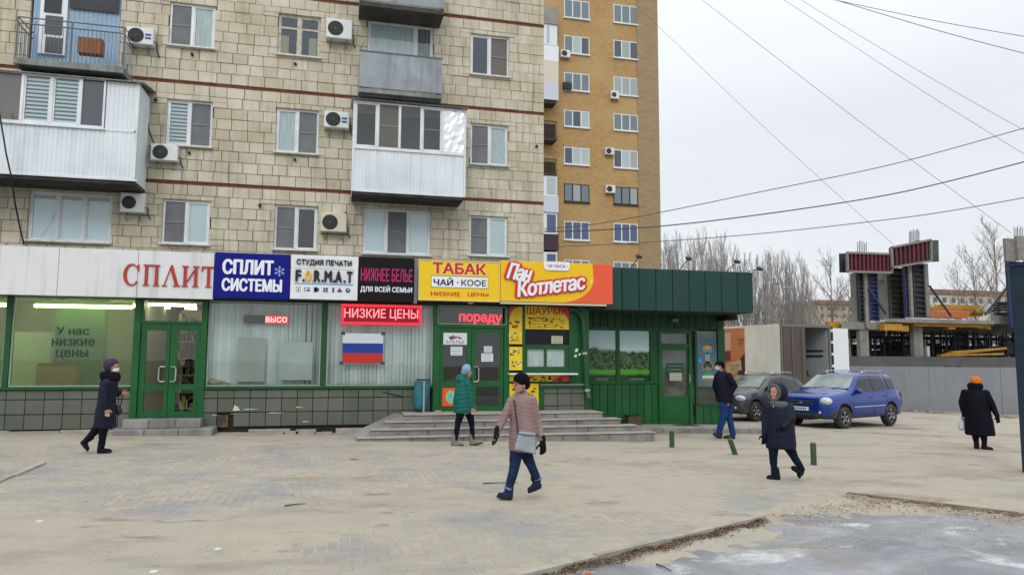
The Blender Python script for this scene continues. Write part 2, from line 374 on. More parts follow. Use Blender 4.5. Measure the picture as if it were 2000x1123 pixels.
for v_ in range(6):
    for (wx, wy) in ((2, 1), (1, 2)):
        b = MB(); b.rv = rnd.random(); g = .004; X1, Y1 = wx*CELL/2-g, wy*CELL/2-g; c = .006
        b.add([(-X1, -Y1, -.03), (X1, -Y1, -.03), (X1, Y1, -.03), (-X1, Y1, -.03), (-X1, -Y1, -c), (X1, -Y1, -c), (X1, Y1, -c), (-X1, Y1, -c), (-X1+c, -Y1+c, 0), (X1-c, -Y1+c, 0), (X1-c, Y1-c, 0), (-X1+c, Y1-c, 0)],
              [(0, 1, 5, 4), (1, 2, 6, 5), (2, 3, 7, 6), (3, 0, 4, 7), (4, 5, 9, 8), (5, 6, 10, 9), (6, 7, 11, 10), (7, 4, 8, 11), (8, 9, 10, 11)])
        variants.append((b, b.mesh('paving_brick', M_brick)))
rest = MB(); sl = math.atan(GS)
for i, (cx, cy, wx, wy) in enumerate(cands):
    vb, me = variants[rnd.randrange(6)*2+(0 if wx == 2 else 1)]; dz = rnd.uniform(-.0015, .001); tx, ty = rnd.uniform(-.008, .008), rnd.uniform(-.008, .008)
    if i in top: instance(me, 'paving_brick', pave, (cx, cy, gz(cx)+dz), (tx, sl+ty, 0))
    else:
        rest.rv = rnd.random(); rest.add([(cx+x, cy+y, gz(cx)+dz+z-GS*x+tx*y-ty*x) for x, y, z in vb.v], vb.f)
rest.build('paving_bricks', M_brick, pave, kind='stuff')

# asphalt lot
def asph():
    m = bpy.data.materials.new('salted_asphalt'); m.use_nodes = True; t = m.node_tree; n = t.nodes; l = t.links; p = n['Principled BSDF']
    g = n.new('ShaderNodeNewGeometry')
    def noise(sc, det=7, r=.6, st=(1, 1, 1), dist=0):
        mp = n.new('ShaderNodeMapping'); mp.inputs['Scale'].default_value = st; l.new(g.outputs['Position'], mp.inputs[0])
        q = n.new('ShaderNodeTexNoise'); q.inputs['Scale'].default_value = sc; q.inputs['Detail'].default_value = det; q.inputs['Roughness'].default_value = r; q.inputs['Distortion'].default_value = dist; l.new(mp.outputs[0], q.inputs[0]); return q.outputs[0]
    def rng(s, a, b_, c=0, d=1):
        q = n.new('ShaderNodeMapRange'); q.inputs[1].default_value = a; q.inputs[2].default_value = b_; q.inputs[3].default_value = c; q.inputs[4].default_value = d; l.new(s, q.inputs[0]); return q.outputs[0]
    def mix(f, a, b_):
        q = n.new('ShaderNodeMix'); q.data_type = 'RGBA'; l.new(f, q.inputs[0])
        for k, v in ((6, a), (7, b_)):
            if isinstance(v, str): q.inputs[k].default_value = (*lin(v), 1)
            else: l.new(v, q.inputs[k])
        return q.outputs[2]
    c = mix(rng(noise(1.3), .35, .65), '#737376', '#87878a')
    f = noise(.8, 9, .6, (1, 1.6, 1), .6); c = mix(rng(f, .46, .66, 0, .8), c, '#a6a6a9')
    c = mix(rng(noise(.9, 9, .62, (1, 1.3, 1), .25), .56, .64, 0, .9), c, '#c2c3c3')
    c = mix(rng(noise(.7, 6, .6, (1, 1, 1)), .58, .68, 0, .7), c, '#8f8778')
    c = mix(rng(noise(90, 2), .62, .7, 0, .6), c, '#4c4d52'); c = mix(rng(noise(45, 3), .7, .74, 0, .7), c, '#cfd0ce')
    l.new(c, p.inputs['Base Color']); l.new(rng(f, .4, .6, .45, .9), p.inputs['Roughness']); p.inputs['Specular IOR Level'].default_value = .35
    b_ = n.new('ShaderNodeBump'); b_.inputs['Distance'].default_value = .006; l.new(noise(55, 6, .7), b_.inputs['Height']); l.new(b_.outputs[0], p.inputs['Normal'])
    return m
b = MB(); ap = [K0, K1, K2, K3, K4, K5]; far = [Vector((K5.x+3, K5.y-8, 0)), Vector((12, -3, 0)), Vector((K0.x-1, -3, 0))]
b.add([(p.x, p.y, gz(p.x)-.055) for p in ap+far], [tuple(range(9))[::-1]]); b.build('asphalt_lot', asph(), kind='structure')
M_kerb = mat('kerb_concrete', '#a39c90', .9, col2='#8a857c', scale=4, bump=.006, bscale=30, rndv=.1)
M_kerbd = mat('step_concrete', '#8f8d89', .9, col2='#6f6d6a', scale=2.2, bump=.006, bscale=24, rndv=.12, streak=.35)
kb = tag(MB().build('kerb_edging', M_kerb), 'thin concrete edging between the paving and the sunken asphalt', 'kerb') if False else thing('kerb_edging', 'thin concrete edging round the corner of the sunken grey asphalt', 'kerb', (K2.x, K2.y, gz(K2.x)))
def kerb_run(P, Q, gaps=()):
    d = (Q-P); Ln = math.hypot(d.x, d.y); n = max(1, round(Ln/1.0)); d = d/n
    for i in range(n):
        a = P+d*i; c_ = P+d*(i+1); e = (c_-a).normalized()*.006; b = MB(); b.rv = rnd.random()
        h = .008+rnd.uniform(-.006, .003)
        b.obox((a.x+e.x, a.y+e.y, gz(a.x)+h-.09), (c_.x-e.x, c_.y-e.y, gz(c_.x)+h-.09), .08, .18)
        b.build('kerb_stone', M_kerb, kb)
kerb_run(K0, K2); M_kerb = mat('kerb_dark', '#756c5e', .95, col2='#5b5347', scale=5, bump=.006, rndv=.1); kerb_run(K3, K5); M_kerb = MATS['kerb_concrete']  # darker brown for the run past the far corner

k2_ = thing('kerb_edging', 'short run of worn kerb at the far left of the paving', 'kerb', G(40, 922))
for (a_, c_) in (((-120, 990), (-40, 957)), ((-40, 957), (25, 930)), ((25, 930), (88, 905))):
    p, q = G(*a_), G(*c_); b = MB(); b.rv = rnd.random(); b.obox((p.x, p.y, p.z-.05), (q.x-.02, q.y-.01, q.z-.05), .09, .15); b.build('kerb_stone', M_kerb, k2_)
# litter along the kerb: brown needles and leaves, pebbles, twigs
M_leaf = mat('dry_leaves', '#4a3a30', .95, col2='#7d654f', scale=30, thr=(.4, .6)); b = MB()
for i in range(3000):
    t = rnd.random(); P = K1.lerp(K2, .05+t*.92); e = (K2-K1).normalized(); nn = Vector((e.y, -e.x, 0))
    off = .05+abs(rnd.gauss(0, .07))+.03*math.sin(t*30); P = P+nn*off; z = gz(P.x)-.035+rnd.uniform(0, .028)*math.exp(-off*6)
    a = rnd.uniform(0, 6.28); s_ = rnd.uniform(.008, .026); q = rnd.uniform(.002, .007); dx, dy = math.cos(a)*s_, math.sin(a)*s_; ex, ey = -math.sin(a)*q, math.cos(a)*q; k = rnd.uniform(-.006, .01)
    b.add([(P.x-dx, P.y-dy, z), (P.x+ex, P.y+ey, z+k+.004), (P.x+dx, P.y+dy, z+k), (P.x-ex, P.y-ey, z-.001)], [(0, 1, 2, 3)])
tag(b.build('leaf_litter', M_leaf, kind='stuff'), 'brown dry leaves and needles piled against the kerb', 'leaves')
M_peb = mat('pebbles', '#8f8778', .95, col2='#b9b2a4', scale=12, rndv=.3); b = MB()
for i in range(2600):
    if i < 900: P = G(rnd.uniform(1560, 2000), rnd.uniform(975, 1060)); P.z = 0
    else: P = G(rnd.uniform(-20, 2000), rnd.uniform(875, 1120)); P.z = 0
    ins = seg((P.x, P.y), K1, K3) < 0 and seg((P.x, P.y), K3, K4) < 0
    z = gz(P.x)+(-.05 if ins else .004); r = rnd.uniform(.002, .009)*(1.3 if i < 900 else 1); b.rv = rnd.random()
    b.add([(P.x-r, P.y, z), (P.x, P.y-r, z), (P.x+r*1.2, P.y, z), (P.x, P.y+r, z), (P.x+r*.2, P.y, z+r*.9)], [(0, 1, 4), (1, 2, 4), (2, 3, 4), (3, 0, 4)])
tag(b.build('gravel', M_peb, kind='stuff'), 'loose grit and pebbles scattered on the ground', 'gravel')
b = MB()
for i in range(1900):
    t_ = rnd.random(); P = K3.lerp(K4, t_*1.02-.02); e_ = (K4-K3).normalized(); nn = Vector((-e_.y, e_.x, 0)); nn = nn if nn.y < 0 else -nn; o_ = abs(rnd.gauss(0, .32 if t_ > .25 else .5))+.05; P = P+nn*o_
    if i % 3 == 0: P = K3.lerp(K2, rnd.random())+Vector((rnd.gauss(.15, .25), -abs(rnd.gauss(0, .35)), 0))
    z = gz(P.x)-.035+.04*math.exp(-o_/.3); r = rnd.uniform(.004, .015); b.rv = rnd.random(); a = rnd.uniform(0, 3.1)
    b.add([(P.x-r*math.cos(a)*1.6, P.y-r*math.sin(a)*1.6, z), (P.x+r*math.sin(a)*.6, P.y-r*math.cos(a)*.6, z), (P.x+r*math.cos(a)*1.6, P.y+r*math.sin(a)*1.6, z), (P.x-r*math.sin(a)*.6, P.y+r*math.cos(a)*.6, z), (P.x, P.y, z+r*.7)], [(0, 1, 4), (1, 2, 4), (2, 3, 4), (3, 0, 4)])
tag(b.build('wood_chips', mat('wood_chips', '#6b5946', .95, col2='#a39279', scale=14, thr=(.45, .55), rndv=.3), kind='stuff'), 'dirt, bark chips and dead leaves along the far edge of the asphalt', 'debris')
M_stick = mat('twig', '#4b4038', .9)
for (px, py, qx, qy, lab) in ((556, 989, 598, 985, 'thin dark twig lying on the sandy paving left of centre'), (943, 945, 1012, 944, 'dark twig lying behind the walking woman in the pink coat'), (1282, 1092, 1312, 1105, 'short wooden stick on the asphalt near the kerb'), (685, 898, 700, 899, 'small dark stick on the paving before the steps')):
    p, q = G(px, py), G(qx, qy); dz = -.04 if px > 1200 else .012; b = MB()
    b.tube([(p.x, p.y, p.z+dz), ((p.x+q.x)/2, (p.y+q.y)/2+.01, (p.z+q.z)/2+dz+.004), (q.x, q.y, q.z+dz)], [.009, .007, .004], 5); tag(b.build('twig', M_stick), lab, 'twig')
M_wht = mat('paper_scrap', '#d8d8d4', .8)
for (px, py, lab) in ((425, 1074, 'white paper scrap on the sand in the lower left'), (77, 1019, 'small white scrap at the far left of the paving'), (300, 1118, 'tiny white scrap at the bottom edge left'), (1148, 1116, 'reddish brick chip at the bottom beside the kerb')):
    p = G(px, py); b = MB(); b.prism([(p.x-.03, p.y-.012), (p.x+.02, p.y-.016), (p.x+.034, p.y+.01), (p.x-.015, p.y+.016)], p.z+.003 if px < 1100 else p.z-.03, p.z+.016 if px < 1100 else p.z-.005, 'z')
    tag(b.build('litter' if px < 1100 else 'brick_chip', M_wht if px < 1100 else mat('chip', '#b5664f', .9)), lab, 'litter')

# ================================================================ MAIN BUILDING
YW = 22.5; B0, B1, B2 = 6.75, 9.76, 12.78; XR = U(1062, 250, YW).x; XL = -15.
M_stone = mat('shell_limestone', '#cdc6b4', .92, col2='#b6ad98', scale=.9, bump=.012, bscale=16, rndv=.08, spec=.15, streak=.6, streakc='#958b76')
M_mortar = mat('mortar', '#9c9281', .95)
M_rbrick = mat('red_brick_band', '#7d4a38', .95, col2='#5f382c', scale=9, bump=.01)
M_white = mat('white_pvc', '#dfe3e6', .35, col2='#c9ced2', scale=1.5)
M_sill = mat('white_sill', '#cfd0cc', .5, streak=.5, streakc='#8d8778')
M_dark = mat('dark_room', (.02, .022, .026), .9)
M_glass = glass('window_glass', (.92, .95, .95), .06)
M_scr = mat('insect_screen', '#74777b', .8, col2='#66696d', scale=2)
M_scrb = mat('insect_screen_brown', '#6b6461', .8)
M_cur = mat('white_curtain', '#dbe3e6', .9, col2='#c0cace', scale=5, stretch=(3, 3, .4))
M_bl = mat('pale_blind', '#dde8ee', .8)
M_tex = mat('grey_curtain', '#8d9396', .9, col2='#747b80', scale=5, stretch=(3, 3, .4))
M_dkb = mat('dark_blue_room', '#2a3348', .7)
M_oldw = mat('old_white_wood', '#c8c5b6', .7, col2='#a59f8d', scale=8)
bld = thing('apartment_building', 'cream stone block apartment building with balconies above the shops', 'building', (-4, YW, .1))
wins = []   # openings in the block layer
class Win: pass
def window(x0, y0, x1, y1, cells, Y=YW, frame=M_white, parent=None, sill=True, fr=.05, opening=True, fracs=None, inset=.05):
    """cells: list of codes: d dark, s screen with bar, b brown screen with bar, c curtain, p pale blind, z striped blind, g grey curtain, n navy"""
    X0, X1, Z0, Z1 = RP(x0, y0, x1, y1, Y); parent = parent or bld
    if opening: wins.append((X0, X1, Z0-.02, Z1))
    yf = Y+inset; n = len(cells); fracs = fracs or [1/n]*n; b = MB()
    b.box(X0, X1, yf, yf+.07, Z0, Z0+fr); b.box(X0, X1, yf, yf+.07, Z1-fr, Z1); b.box(X0, X0+fr, yf, yf+.07, Z0+fr, Z1-fr); b.box(X1-fr, X1, yf, yf+.07, Z0+fr, Z1-fr)
    xs_ = [X0+fr]; wtot = X1-X0-2*fr
    for f_ in fracs: xs_.append(xs_[-1]+wtot*f_)
    for x in xs_[1:-1]: b.box(x-.04, x+.04, yf-.012, yf+.07, Z0+fr, Z1-fr)
    W_ = b.build('window', frame, parent)
    for i, c in enumerate(cells):
        a0 = xs_[i]+(.04 if i else 0); a1 = xs_[i+1]-(.04 if i < n-1 else 0); q0, q1 = Z0+fr, Z1-fr
        if c not in 'sb':     # sash of the casement
            s_ = MB(); t = .035
            for bx in ((a0, a1, q0, q0+t), (a0, a1, q1-t, q1), (a0, a0+t, q0+t, q1-t), (a1-t, a1, q0+t, q1-t)): s_.box(bx[0], bx[1], yf+.012, yf+.05, bx[2], bx[3])
            if c == 'o': zz = q0+(q1-q0)*.7; s_.box(a0+t, a1-t, yf+.012, yf+.05, zz-.03, zz+.03)
            s_.build('sash', frame, W_); a0 += t; a1 -= t; q0 += t; q1 -= t
            MB().box(a0, a1, yf+.03, yf+.036, q0, q1).build('pane', M_glass, W_)
        bk = {'d': M_dark, 'o': M_dkb, 's': M_scr, 'b': M_scrb, 'c': M_cur, 'p': M_bl, 'z': M_bl, 'g': M_tex, 'n': M_dkb}[c]
        if c in 'sb':
            MB().box(a0+.012, a1-.012, yf+.02, yf+.03, q0+.012, q1-.012).build('insect_screen', bk, W_)
            k = MB(); zc = (q0+q1)/2; k.box(a0, a1, yf, yf+.018, zc-.012, zc+.012)
            for bx in ((a0, a1, q0, q0+.02), (a0, a1, q1-.02, q1), (a0, a0+.02, q0+.02, q1-.02), (a1-.02, a1, q0+.02, q1-.02)): k.box(bx[0], bx[1], yf, yf+.018, bx[2], bx[3])
            k.build('screen_frame', mat('screen_frame', '#8b8f92', .5), W_)
        elif c in 'cg':
            k = MB(); m_ = max(6, int((a1-a0)/.05)); pts = [(a0+(a1-a0)*j/m_, yf+.05+.012*math.sin(j*1.9+i)) for j in range(m_+1)]
            k.add([(x, y, q0) for x, y in pts]+[(x, y, q1) for x, y in pts], [(j, j+1, m_+2+j, m_+1+j) for j in range(m_)]); k.build('curtain', bk, W_)
        elif c == 'z':
            k = MB(); nb = 11
            for j in range(nb):
                za = q0+(q1-q0)*j/nb; k.box(a0, a1, yf+.05, yf+.056, za, za+(q1-q0)/nb*.62)
            k.build('striped_blind', bk, W_); MB().box(a0, a1, yf+.06, yf+.064, q0, q1).build('dim_room', mat('dim_blind', '#59646b', .9), W_)
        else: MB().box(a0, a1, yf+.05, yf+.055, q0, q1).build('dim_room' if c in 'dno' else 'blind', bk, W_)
        if c == 'o':
            k = MB(); w_ = a1-a0; xa = a0 if i == 0 else a0+w_*.45; k.box(xa, xa+w_*.5, yf+.042, yf+.046, q0, q0+(q1-q0)*.5); k.build('curtain', mat('beige_curtain', '#a79f86', .9), W_)
    if sill:
        MB().box(X0-.05, X1+.05, Y-.14, yf+.02, Z0-.045, Z0).build('sill', M_sill, W_)
        MB().box(X0+.0, X1-.0, yf+.002, yf+.05, Z0-.03, Z0-.0).build('sill_upstand', M_sill, W_) if False else None
    return W_
window(55, 377, 218, 472, 'ppp'); window(317, 391, 409, 477, 'sp'); window(536, 402, 619, 488, 'sd'); window(709, 410, 841, 497, 'psp'); window(917, 423, 991, 500, 'sp')
window(325, 197, 414, 286, 'zs'); window(539, 214, 622, 300, 'cs'); window(919, 244, 992, 323, 'sc')
window(331, 9, 420, 93, 'sc'); window(543, 31, 626, 111, 'oo', frame=M_oldw); window(718, 46, 846, 128, 'cg', fracs=[.74, .26]); window(919, 70, 994, 149, 'nb')
# repeated floors above and left of the frame, so that the building goes on
def wrep(X0, X1, Z0, Z1, cells):
    a = proj((X0, YW, (Z0+Z1)/2)); b_ = proj((X1, YW, (Z0+Z1)/2)); c = proj(((X0+X1)/2, YW, Z0)); d = proj(((X0+X1)/2, YW, Z1)); window(a[0], d[1], b_[0], c[1], cells)
for X0, X1 in ((-4.85, -3.45), (-1.75, -.55), (4.2, 5.4)):
    wrep(X0, X1, B2+.95, B2+2.35, 'sc'); wrep(X0-8.6, X1-8.6, B0+1., B0+2.4, 'cs') if X0 < -1 and X0-8.6 > XL+.2 else None
# blocks
def sub(rects, o):
    res = []
    for (a, b_, c, d) in rects:
        if o[0] >= b_ or o[1] <= a or o[2] >= d or o[3] <= c: res.append((a, b_, c, d)); continue
        if o[2] > c: res.append((a, b_, c, o[2]))
        if o[3] < d: res.append((a, b_, o[3], d))
        zc, zd = max(c, o[2]), min(d, o[3])
        if o[0] > a: res.append((a, o[0], zc, zd))
        if o[1] < b_: res.append((o[1], b_, zc, zd))
    return res
bk_door = [RP(60, -60, 236, 128, YW)]
opn = wins+[(r[0], r[1], r[2], r[3]) for r in bk_door]
blocks = []
levels = []
rowh = .318
z = B0
while z > 3.6: z -= rowh; levels.append((z, z+rowh))
for base in (B0, B1, B2, B2+3.01):
    for i in range(9):
        h = (3.01-.10)/9; levels.append((base+.10+i*h, base+.10+(i+1)*h))
for ri, (za, zb_) in enumerate(levels):
    x = XL-rnd.uniform(0, .4); wide = rnd.uniform(.38, .5)
    while x < XR:
        wd = wide+rnd.choice((0, 0, 0, .06, -.07, .04)); x1 = min(x+wd, XR)
        if XR-x1 < .15: x1 = XR
        for r_ in [q for q in [(x, x1, za, zb_)]]:
            rs = [r_]
            for o_ in opn: rs = sub(rs, o_)
            for q in rs:
                if q[1]-q[0] > .05 and q[3]-q[2] > .05: blocks.append(q)
        x = x1
M_blockv = []
for v_ in range(10):
    b = MB(); b.rv = v_/9.; b.block(-.5, .5, 0, .21, -.5, .5, .02); M_blockv.append(b.mesh('stone_block', M_stone))
def barea(q):
    p = proj((q[0], YW, q[2])); r_ = proj((q[1], YW, q[3])); inv = 0 < p[0] and r_[0] < 1066 and r_[1] > 0 and p[1] < 500
    return ((r_[0]-p[0])*(p[1]-r_[1])) if inv else 0
order = sorted(range(len(blocks)), key=lambda i: -barea(blocks[i])); topb = set(order[:290]); rest = MB()
for i, q in enumerate(blocks):
    g = .0045; x0, x1, z0, z1 = q[0]+g, q[1]-g, q[2]+g, q[3]-g; dy = rnd.uniform(-.008, .008)
    if rnd.random() < .06: dy += .015
    if i in topb: instance(rnd.choice(M_blockv), 'stone_block', bld, ((x0+x1)/2, YW-.03+dy, (z0+z1)/2), (0, 0, 0), (x1-x0, 1, z1-z0))
    else: rest.rv = rnd.random(); rest.block(x0, x1, YW-.03+dy, YW+.17, z0, z1, .009)
rest.build('stone_blocks', M_stone, bld, kind='stuff')
b = MB(); b.box(XL, XR-.01, YW+.165, YW+11.5, .0, 16.6)
b.build('wall', M_mortar, bld)
b = MB(); b.block(0, .25, 0, 0, 0, 0) if False else None
for zb_ in (B0, B1, B2):
    b.box(XL, XR+.005, YW+.012, YW+.17, zb_+.004, zb_+.096)
b.build('brick_band', M_rbrick, bld)
MB().box(XL-.2, XR+.2, YW-.3, YW+11.8, 16.6, 16.9).build('roof', mat('bitumen_roof', '#4a4a4a', .9), bld)
# end wall of stone courses
b = MB()
for (za, zb_) in levels:
    y = YW+.1
    while y < YW+11.4: b.rv = rnd.random(); b.box(XR-.008, XR+.01, y+.006, y+.45, za+.006, zb_-.006); y += .46
b.build('end_wall_stones', M_stone, bld, kind='stuff')
# small vent pipe stubs and holes
for (px, py) in ((376, 108), (577, 127), (305, 197), (576, 313), (370, 300), (508, 402), (675, 418), (1047, 287)):
    p = U(px, py, YW); b = MB(); b.disc((p.x, YW-.10, p.z), .045, .09, 8); b.build('pipe_stub', mat('dark_pipe', '#2a2725', .8), bld)

# ---- balconies
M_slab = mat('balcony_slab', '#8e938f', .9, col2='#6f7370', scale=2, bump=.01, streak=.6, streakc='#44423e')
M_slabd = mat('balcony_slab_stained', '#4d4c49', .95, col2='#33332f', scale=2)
M_tin = mat('painted_tin', '#7f888f', .55, col2='#9aa1a6', scale=1.2, streak=.5, streakc='#55595e')
M_corr = mat('white_corrugated', '#dde4e8', .45, col2='#ced6db', scale=.8, streak=.3, streakc='#9aa09d')
M_rail = mat('grey_rail', '#5c656e', .6)
YB = YW-1.05
def corr(b, x0, x1, y, z0, z1, pitch=.1, dep=.012):   # ribbed sheet facing -y
    n = max(2, int((x1-x0)/pitch)); pts = []
    for i in range(n):
        a = x0+(x1-x0)*i/n; p_ = (x1-x0)/n
        pts += [(a, y), (a+p_*.62, y), (a+p_*.72, y+dep), (a+p_*.90, y+dep)]
    pts.append((x1, y)); k = len(pts)
    b.add([(x, yy, z0) for x, yy in pts]+[(x, yy, z1) for x, yy in pts], [(i, i+1, k+i+1, k+i) for i in range(k-1)])
def corr_y(b, y0, y1, x, z0, z1, pitch=.1, dep=.012, s=1):
    n = max(2, int((y1-y0)/pitch)); pts = []
    for i in range(n):
        a = y0+(y1-y0)*i/n; p_ = (y1-y0)/n; pts += [(x, a), (x, a+p_*.62), (x-s*dep, a+p_*.72), (x-s*dep, a+p_*.9)]
    pts.append((x, y1)); k = len(pts)
    b.add([(xx, y, z0) for xx, y in pts]+[(xx, y, z1) for xx, y in pts], [(i, i+1, k+i+1, k+i) for i in range(k-1)])
# big glazed balcony at the left
Yb2 = YW-1.25
zb0 = U(130, 345, Yb2).z; zt = U(130, 152, Yb2).z; xa, xb = U(-160, 250, Yb2).x, U(268, 250, Yb2).x
bal = MB(); corr(bal, xa, xb, Yb2, zb0, U(100, 242, Yb2).z-.04, .11)
xw1 = U(206, 200, Yb2).x; zw0 = U(100, 244, Yb2).z; zw1 = U(100, 146, Yb2).z
corr(bal, xw1+.02, xb, Yb2, zw0-.04, zt, .11); corr_y(bal, Yb2, YW-.05, xb, zb0, zt, .11); corr_y(bal, Yb2, YW-.05, xa, zb0, zt, .11, s=-1)
BAL1 = bal.build('balcony', M_corr, bld, label='large balcony clad in white ribbed sheet with striped blinds')
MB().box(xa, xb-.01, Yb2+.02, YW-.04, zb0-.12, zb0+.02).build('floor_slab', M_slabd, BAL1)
b = MB()
for xx in (xb-.05,): b.box(xx-.02, xx+.062, Yb2-.012, Yb2+.05, zb0-.01, zt+.02)
b.box(xa-.06, xb+.07, Yb2-.03, Yb2+.02, zb0-.03, zb0+.02); b.build('corner_trim', M_white, BAL1)
b = MB(); b.add([(xa-.1, Yb2-.12, zt), (xb+.12, Yb2-.12, zt), (xb+.14, YW-.03, zt+.20), (xa-.1, YW-.03, zt+.20), (xa-.1, Yb2-.12, zt+.03), (xb+.12, Yb2-.12, zt+.03), (xb+.14, YW-.03, zt+.23), (xa-.1, YW-.03, zt+.23)], [(0, 3, 2, 1), (4, 5, 6, 7), (0, 1, 5, 4), (1, 2, 6, 5), (2, 3, 7, 6), (3, 0, 4, 7)])
b.build('roof', mat('mossy_sheet', '#666b60', .8, col2='#8b8f8a', scale=6), BAL1)
MB().box(xw1+.035, xb-.03, Yb2-.012, Yb2+.0, zw0-.06, zw0-.01).build('joint_trim', M_white, BAL1); p_in = MB().box(xa, xb-.1, YW-.08, YW-.05, zb0, zt).build('back_wall', mat('balcony_inside', '#8b8390', .9), BAL1)
def lwin(x0, y0, x1, y1, cells, Y, parent, fracs=None, fr=.045): return window(x0, y0, x1, y1, cells, Y, M_white, parent, False, fr, False, fracs, -.04)
# striped-blind windows: built as children of the building's balcony piece (frames are sub-parts)
def glazing(x0, x1, z0, z1, Y, cells, fracs, parent, fr=.05):
    F_ = MB(); F_.box(x0, x1, Y-.03, Y+.04, z0, z0+fr); F_.box(x0, x1, Y-.03, Y+.04, z1-fr, z1); F_.box(x0, x0+fr, Y-.03, Y+.04, z0+fr, z1-fr); F_.box(x1-fr, x1, Y-.03, Y+.04, z0+fr, z1-fr)
    xs_ = [x0+fr]; wt = x1-x0-2*fr
    for f_ in fracs: xs_.append(xs_[-1]+wt*f_)
    for x in xs_[1:-1]: F_.box(x-.035, x+.035, Y-.04, Y+.04, z0+fr, z1-fr)
    pn = []
    for i, c in enumerate(cells):
        a0 = xs_[i]+(.035 if i else 0); a1 = xs_[i+1]-(.035 if i < len(cells)-1 else 0); q0, q1 = z0+fr, z1-fr
        if c in 'zcd':
            t = .04
            for bx in ((a0, a1, q0, q0+t), (a0, a1, q1-t, q1), (a0, a0+t, q0+t, q1-t), (a1-t, a1, q0+t, q1-t)): F_.box(bx[0], bx[1], Y-.015, Y+.03, bx[2], bx[3])
            a0 += t; a1 -= t; q0 += t; q1 -= t
        pn.append((c, a0, a1, q0, q1))
    F_.build('window_frame', M_white, parent)
    for c, a0, a1, q0, q1 in pn:
        if c != 'f': MB().box(a0, a1, Y+.005, Y+.01, q0, q1).build('pane', M_glass, parent)
        if c == 'z':
            k = MB(); nb = 11
            for j in range(nb): za = q0+(q1-q0)*j/nb; k.box(a0, a1, Y+.03, Y+.036, za, za+(q1-q0)/nb*.6)
            k.build('striped_blind', M_bl, parent); MB().box(a0, a1, Y+.04, Y+.044, q0, q1).build('blind_backing', mat('dim_blind', '#59646b', .9), parent)
        elif c in 's':
            MB().box(a0, a1, Y-.012, Y-.006, q0, q1).build('insect_screen', mat('screen_taupe', '#66625e', .8), parent); zc = q0+(q1-q0)*.5
            k = MB(); k.box(a0, a1, Y-.025, Y-.012, zc-.012, zc+.012)
            for bx in ((a0, a1, q0, q0+.02), (a0, a1, q1-.02, q1), (a0, a0+.02, q0+.02, q1-.02), (a1-.02, a1, q0+.02, q1-.02)): k.box(bx[0], bx[1], Y-.025, Y-.012, bx[2], bx[3])
            k.build('screen_frame', mat('screen_frame', '#8b8f92', .5), parent)
        elif c == 'd':
            zc = q0+(q1-q0)*.5; MB().box(a0, a1, Y-.005, Y+.0, zc-.01, zc+.01).build('glazing_bar', mat('screen_frame', '#8b8f92', .5), parent)
        elif c == 'f':
            k = MB(); m1, m2 = 6, 10; vs = [(a0+(a1-a0)*i/m1, Y+rnd.uniform(-.012, .012), q0+(q1-q0)*j/m2) for j in range(m2+1) for i in range(m1+1)]
            k.add(vs, [(j*(m1+1)+i, j*(m1+1)+i+1, (j+1)*(m1+1)+i+1, (j+1)*(m1+1)+i) for j in range(m2) for i in range(m1)]); k.build('foil_sheet', mat('crumpled_foil', '#e4e7ea', .28, metal=.75), parent, label='crumpled silver foil taped in the last pane')
        elif c == 'm': MB().box(a0, a1, Y+.03, Y+.035, q0, q1).build('blind', mat('mauve_blind', '#7c7076', .8, col2='#8f7f78', scale=1.), parent)
        elif c == 'v': MB().box(a0, a1, Y+.03, Y+.035, q0, q1).build('blind', mat('violet_room', '#585868', .8), parent)
glazing(xa+.1, xw1, zw0, zw1, Yb2, 'pmzzv', [.36, .24, .165, .165, .07+.0] if False else [.30, .225, .17, .17, .135], BAL1)
MB().box(xa, xw1+.03, Yb2-.06, Yb2, zw0-.05, zw0-.002).build('sill', M_white, BAL1)

# glazed balcony at the centre
Yc = YW-1.15
cx0, cx1 = U(690, 290, Yc).x, U(908, 290, Yc).x; cz0, cz1 = U(798, 378, Yc).z, U(798, 206, Yc).z; czw = U(798, 294, Yc).z
b = MB(); corr(b, cx0, cx1, Yc, cz0, czw-.03, .1); corr_y(b, Yc, YW-.05, cx1, cz0, cz1, .1); corr_y(b, Yc, YW-.05, cx0, cz0, cz1, .1, s=-1)
BAL2 = b.build('balcony', M_corr, bld, label='central glazed balcony with white ribbed sheet below and foil in its last pane')
glazing(cx0, cx1, czw-.02, cz1, Yc, 'csgdf' if False else 'csodf', [.2, .2, .2, .2, .2], BAL2)
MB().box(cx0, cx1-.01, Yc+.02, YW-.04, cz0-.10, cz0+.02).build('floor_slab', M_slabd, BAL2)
b = MB(); b.box(cx0-.03, cx0+.03, Yc-.02, Yc+.03, cz0-.02, cz1); b.box(cx1-.03, cx1+.03, Yc-.02, Yc+.03, cz0-.02, cz1); b.box(cx0+.03, cx1-.03, Yc-.035, Yc+.02, czw-.06, czw-.02); b.box(cx0+.03, cx1-.03, Yc-.02, Yc+.02, cz0-.03, cz0+.02); b.build('corner_trim', M_white, BAL2)
b = MB(); corr_pts = 40; vs = []
for i in range(corr_pts+1):
    x = cx0-.08+(cx1-cx0+.16)*i/corr_pts; zz = .018*(i % 2); vs += [(x, Yc-.18, cz1+.01+zz), (x, YW-.03, cz1+.16+zz)]
b.add(vs, [(2*i, 2*i+2, 2*i+3, 2*i+1) for i in range(corr_pts)]); b.build('roof', mat('galvanised_roof', '#b4b9bc', .5), BAL2)
MB().box(cx0+.05, cx1-.1, YW-.08, YW-.05, cz0, cz1).build('back_wall', mat('balcony_inside_grey', '#686d74', .9), BAL2)

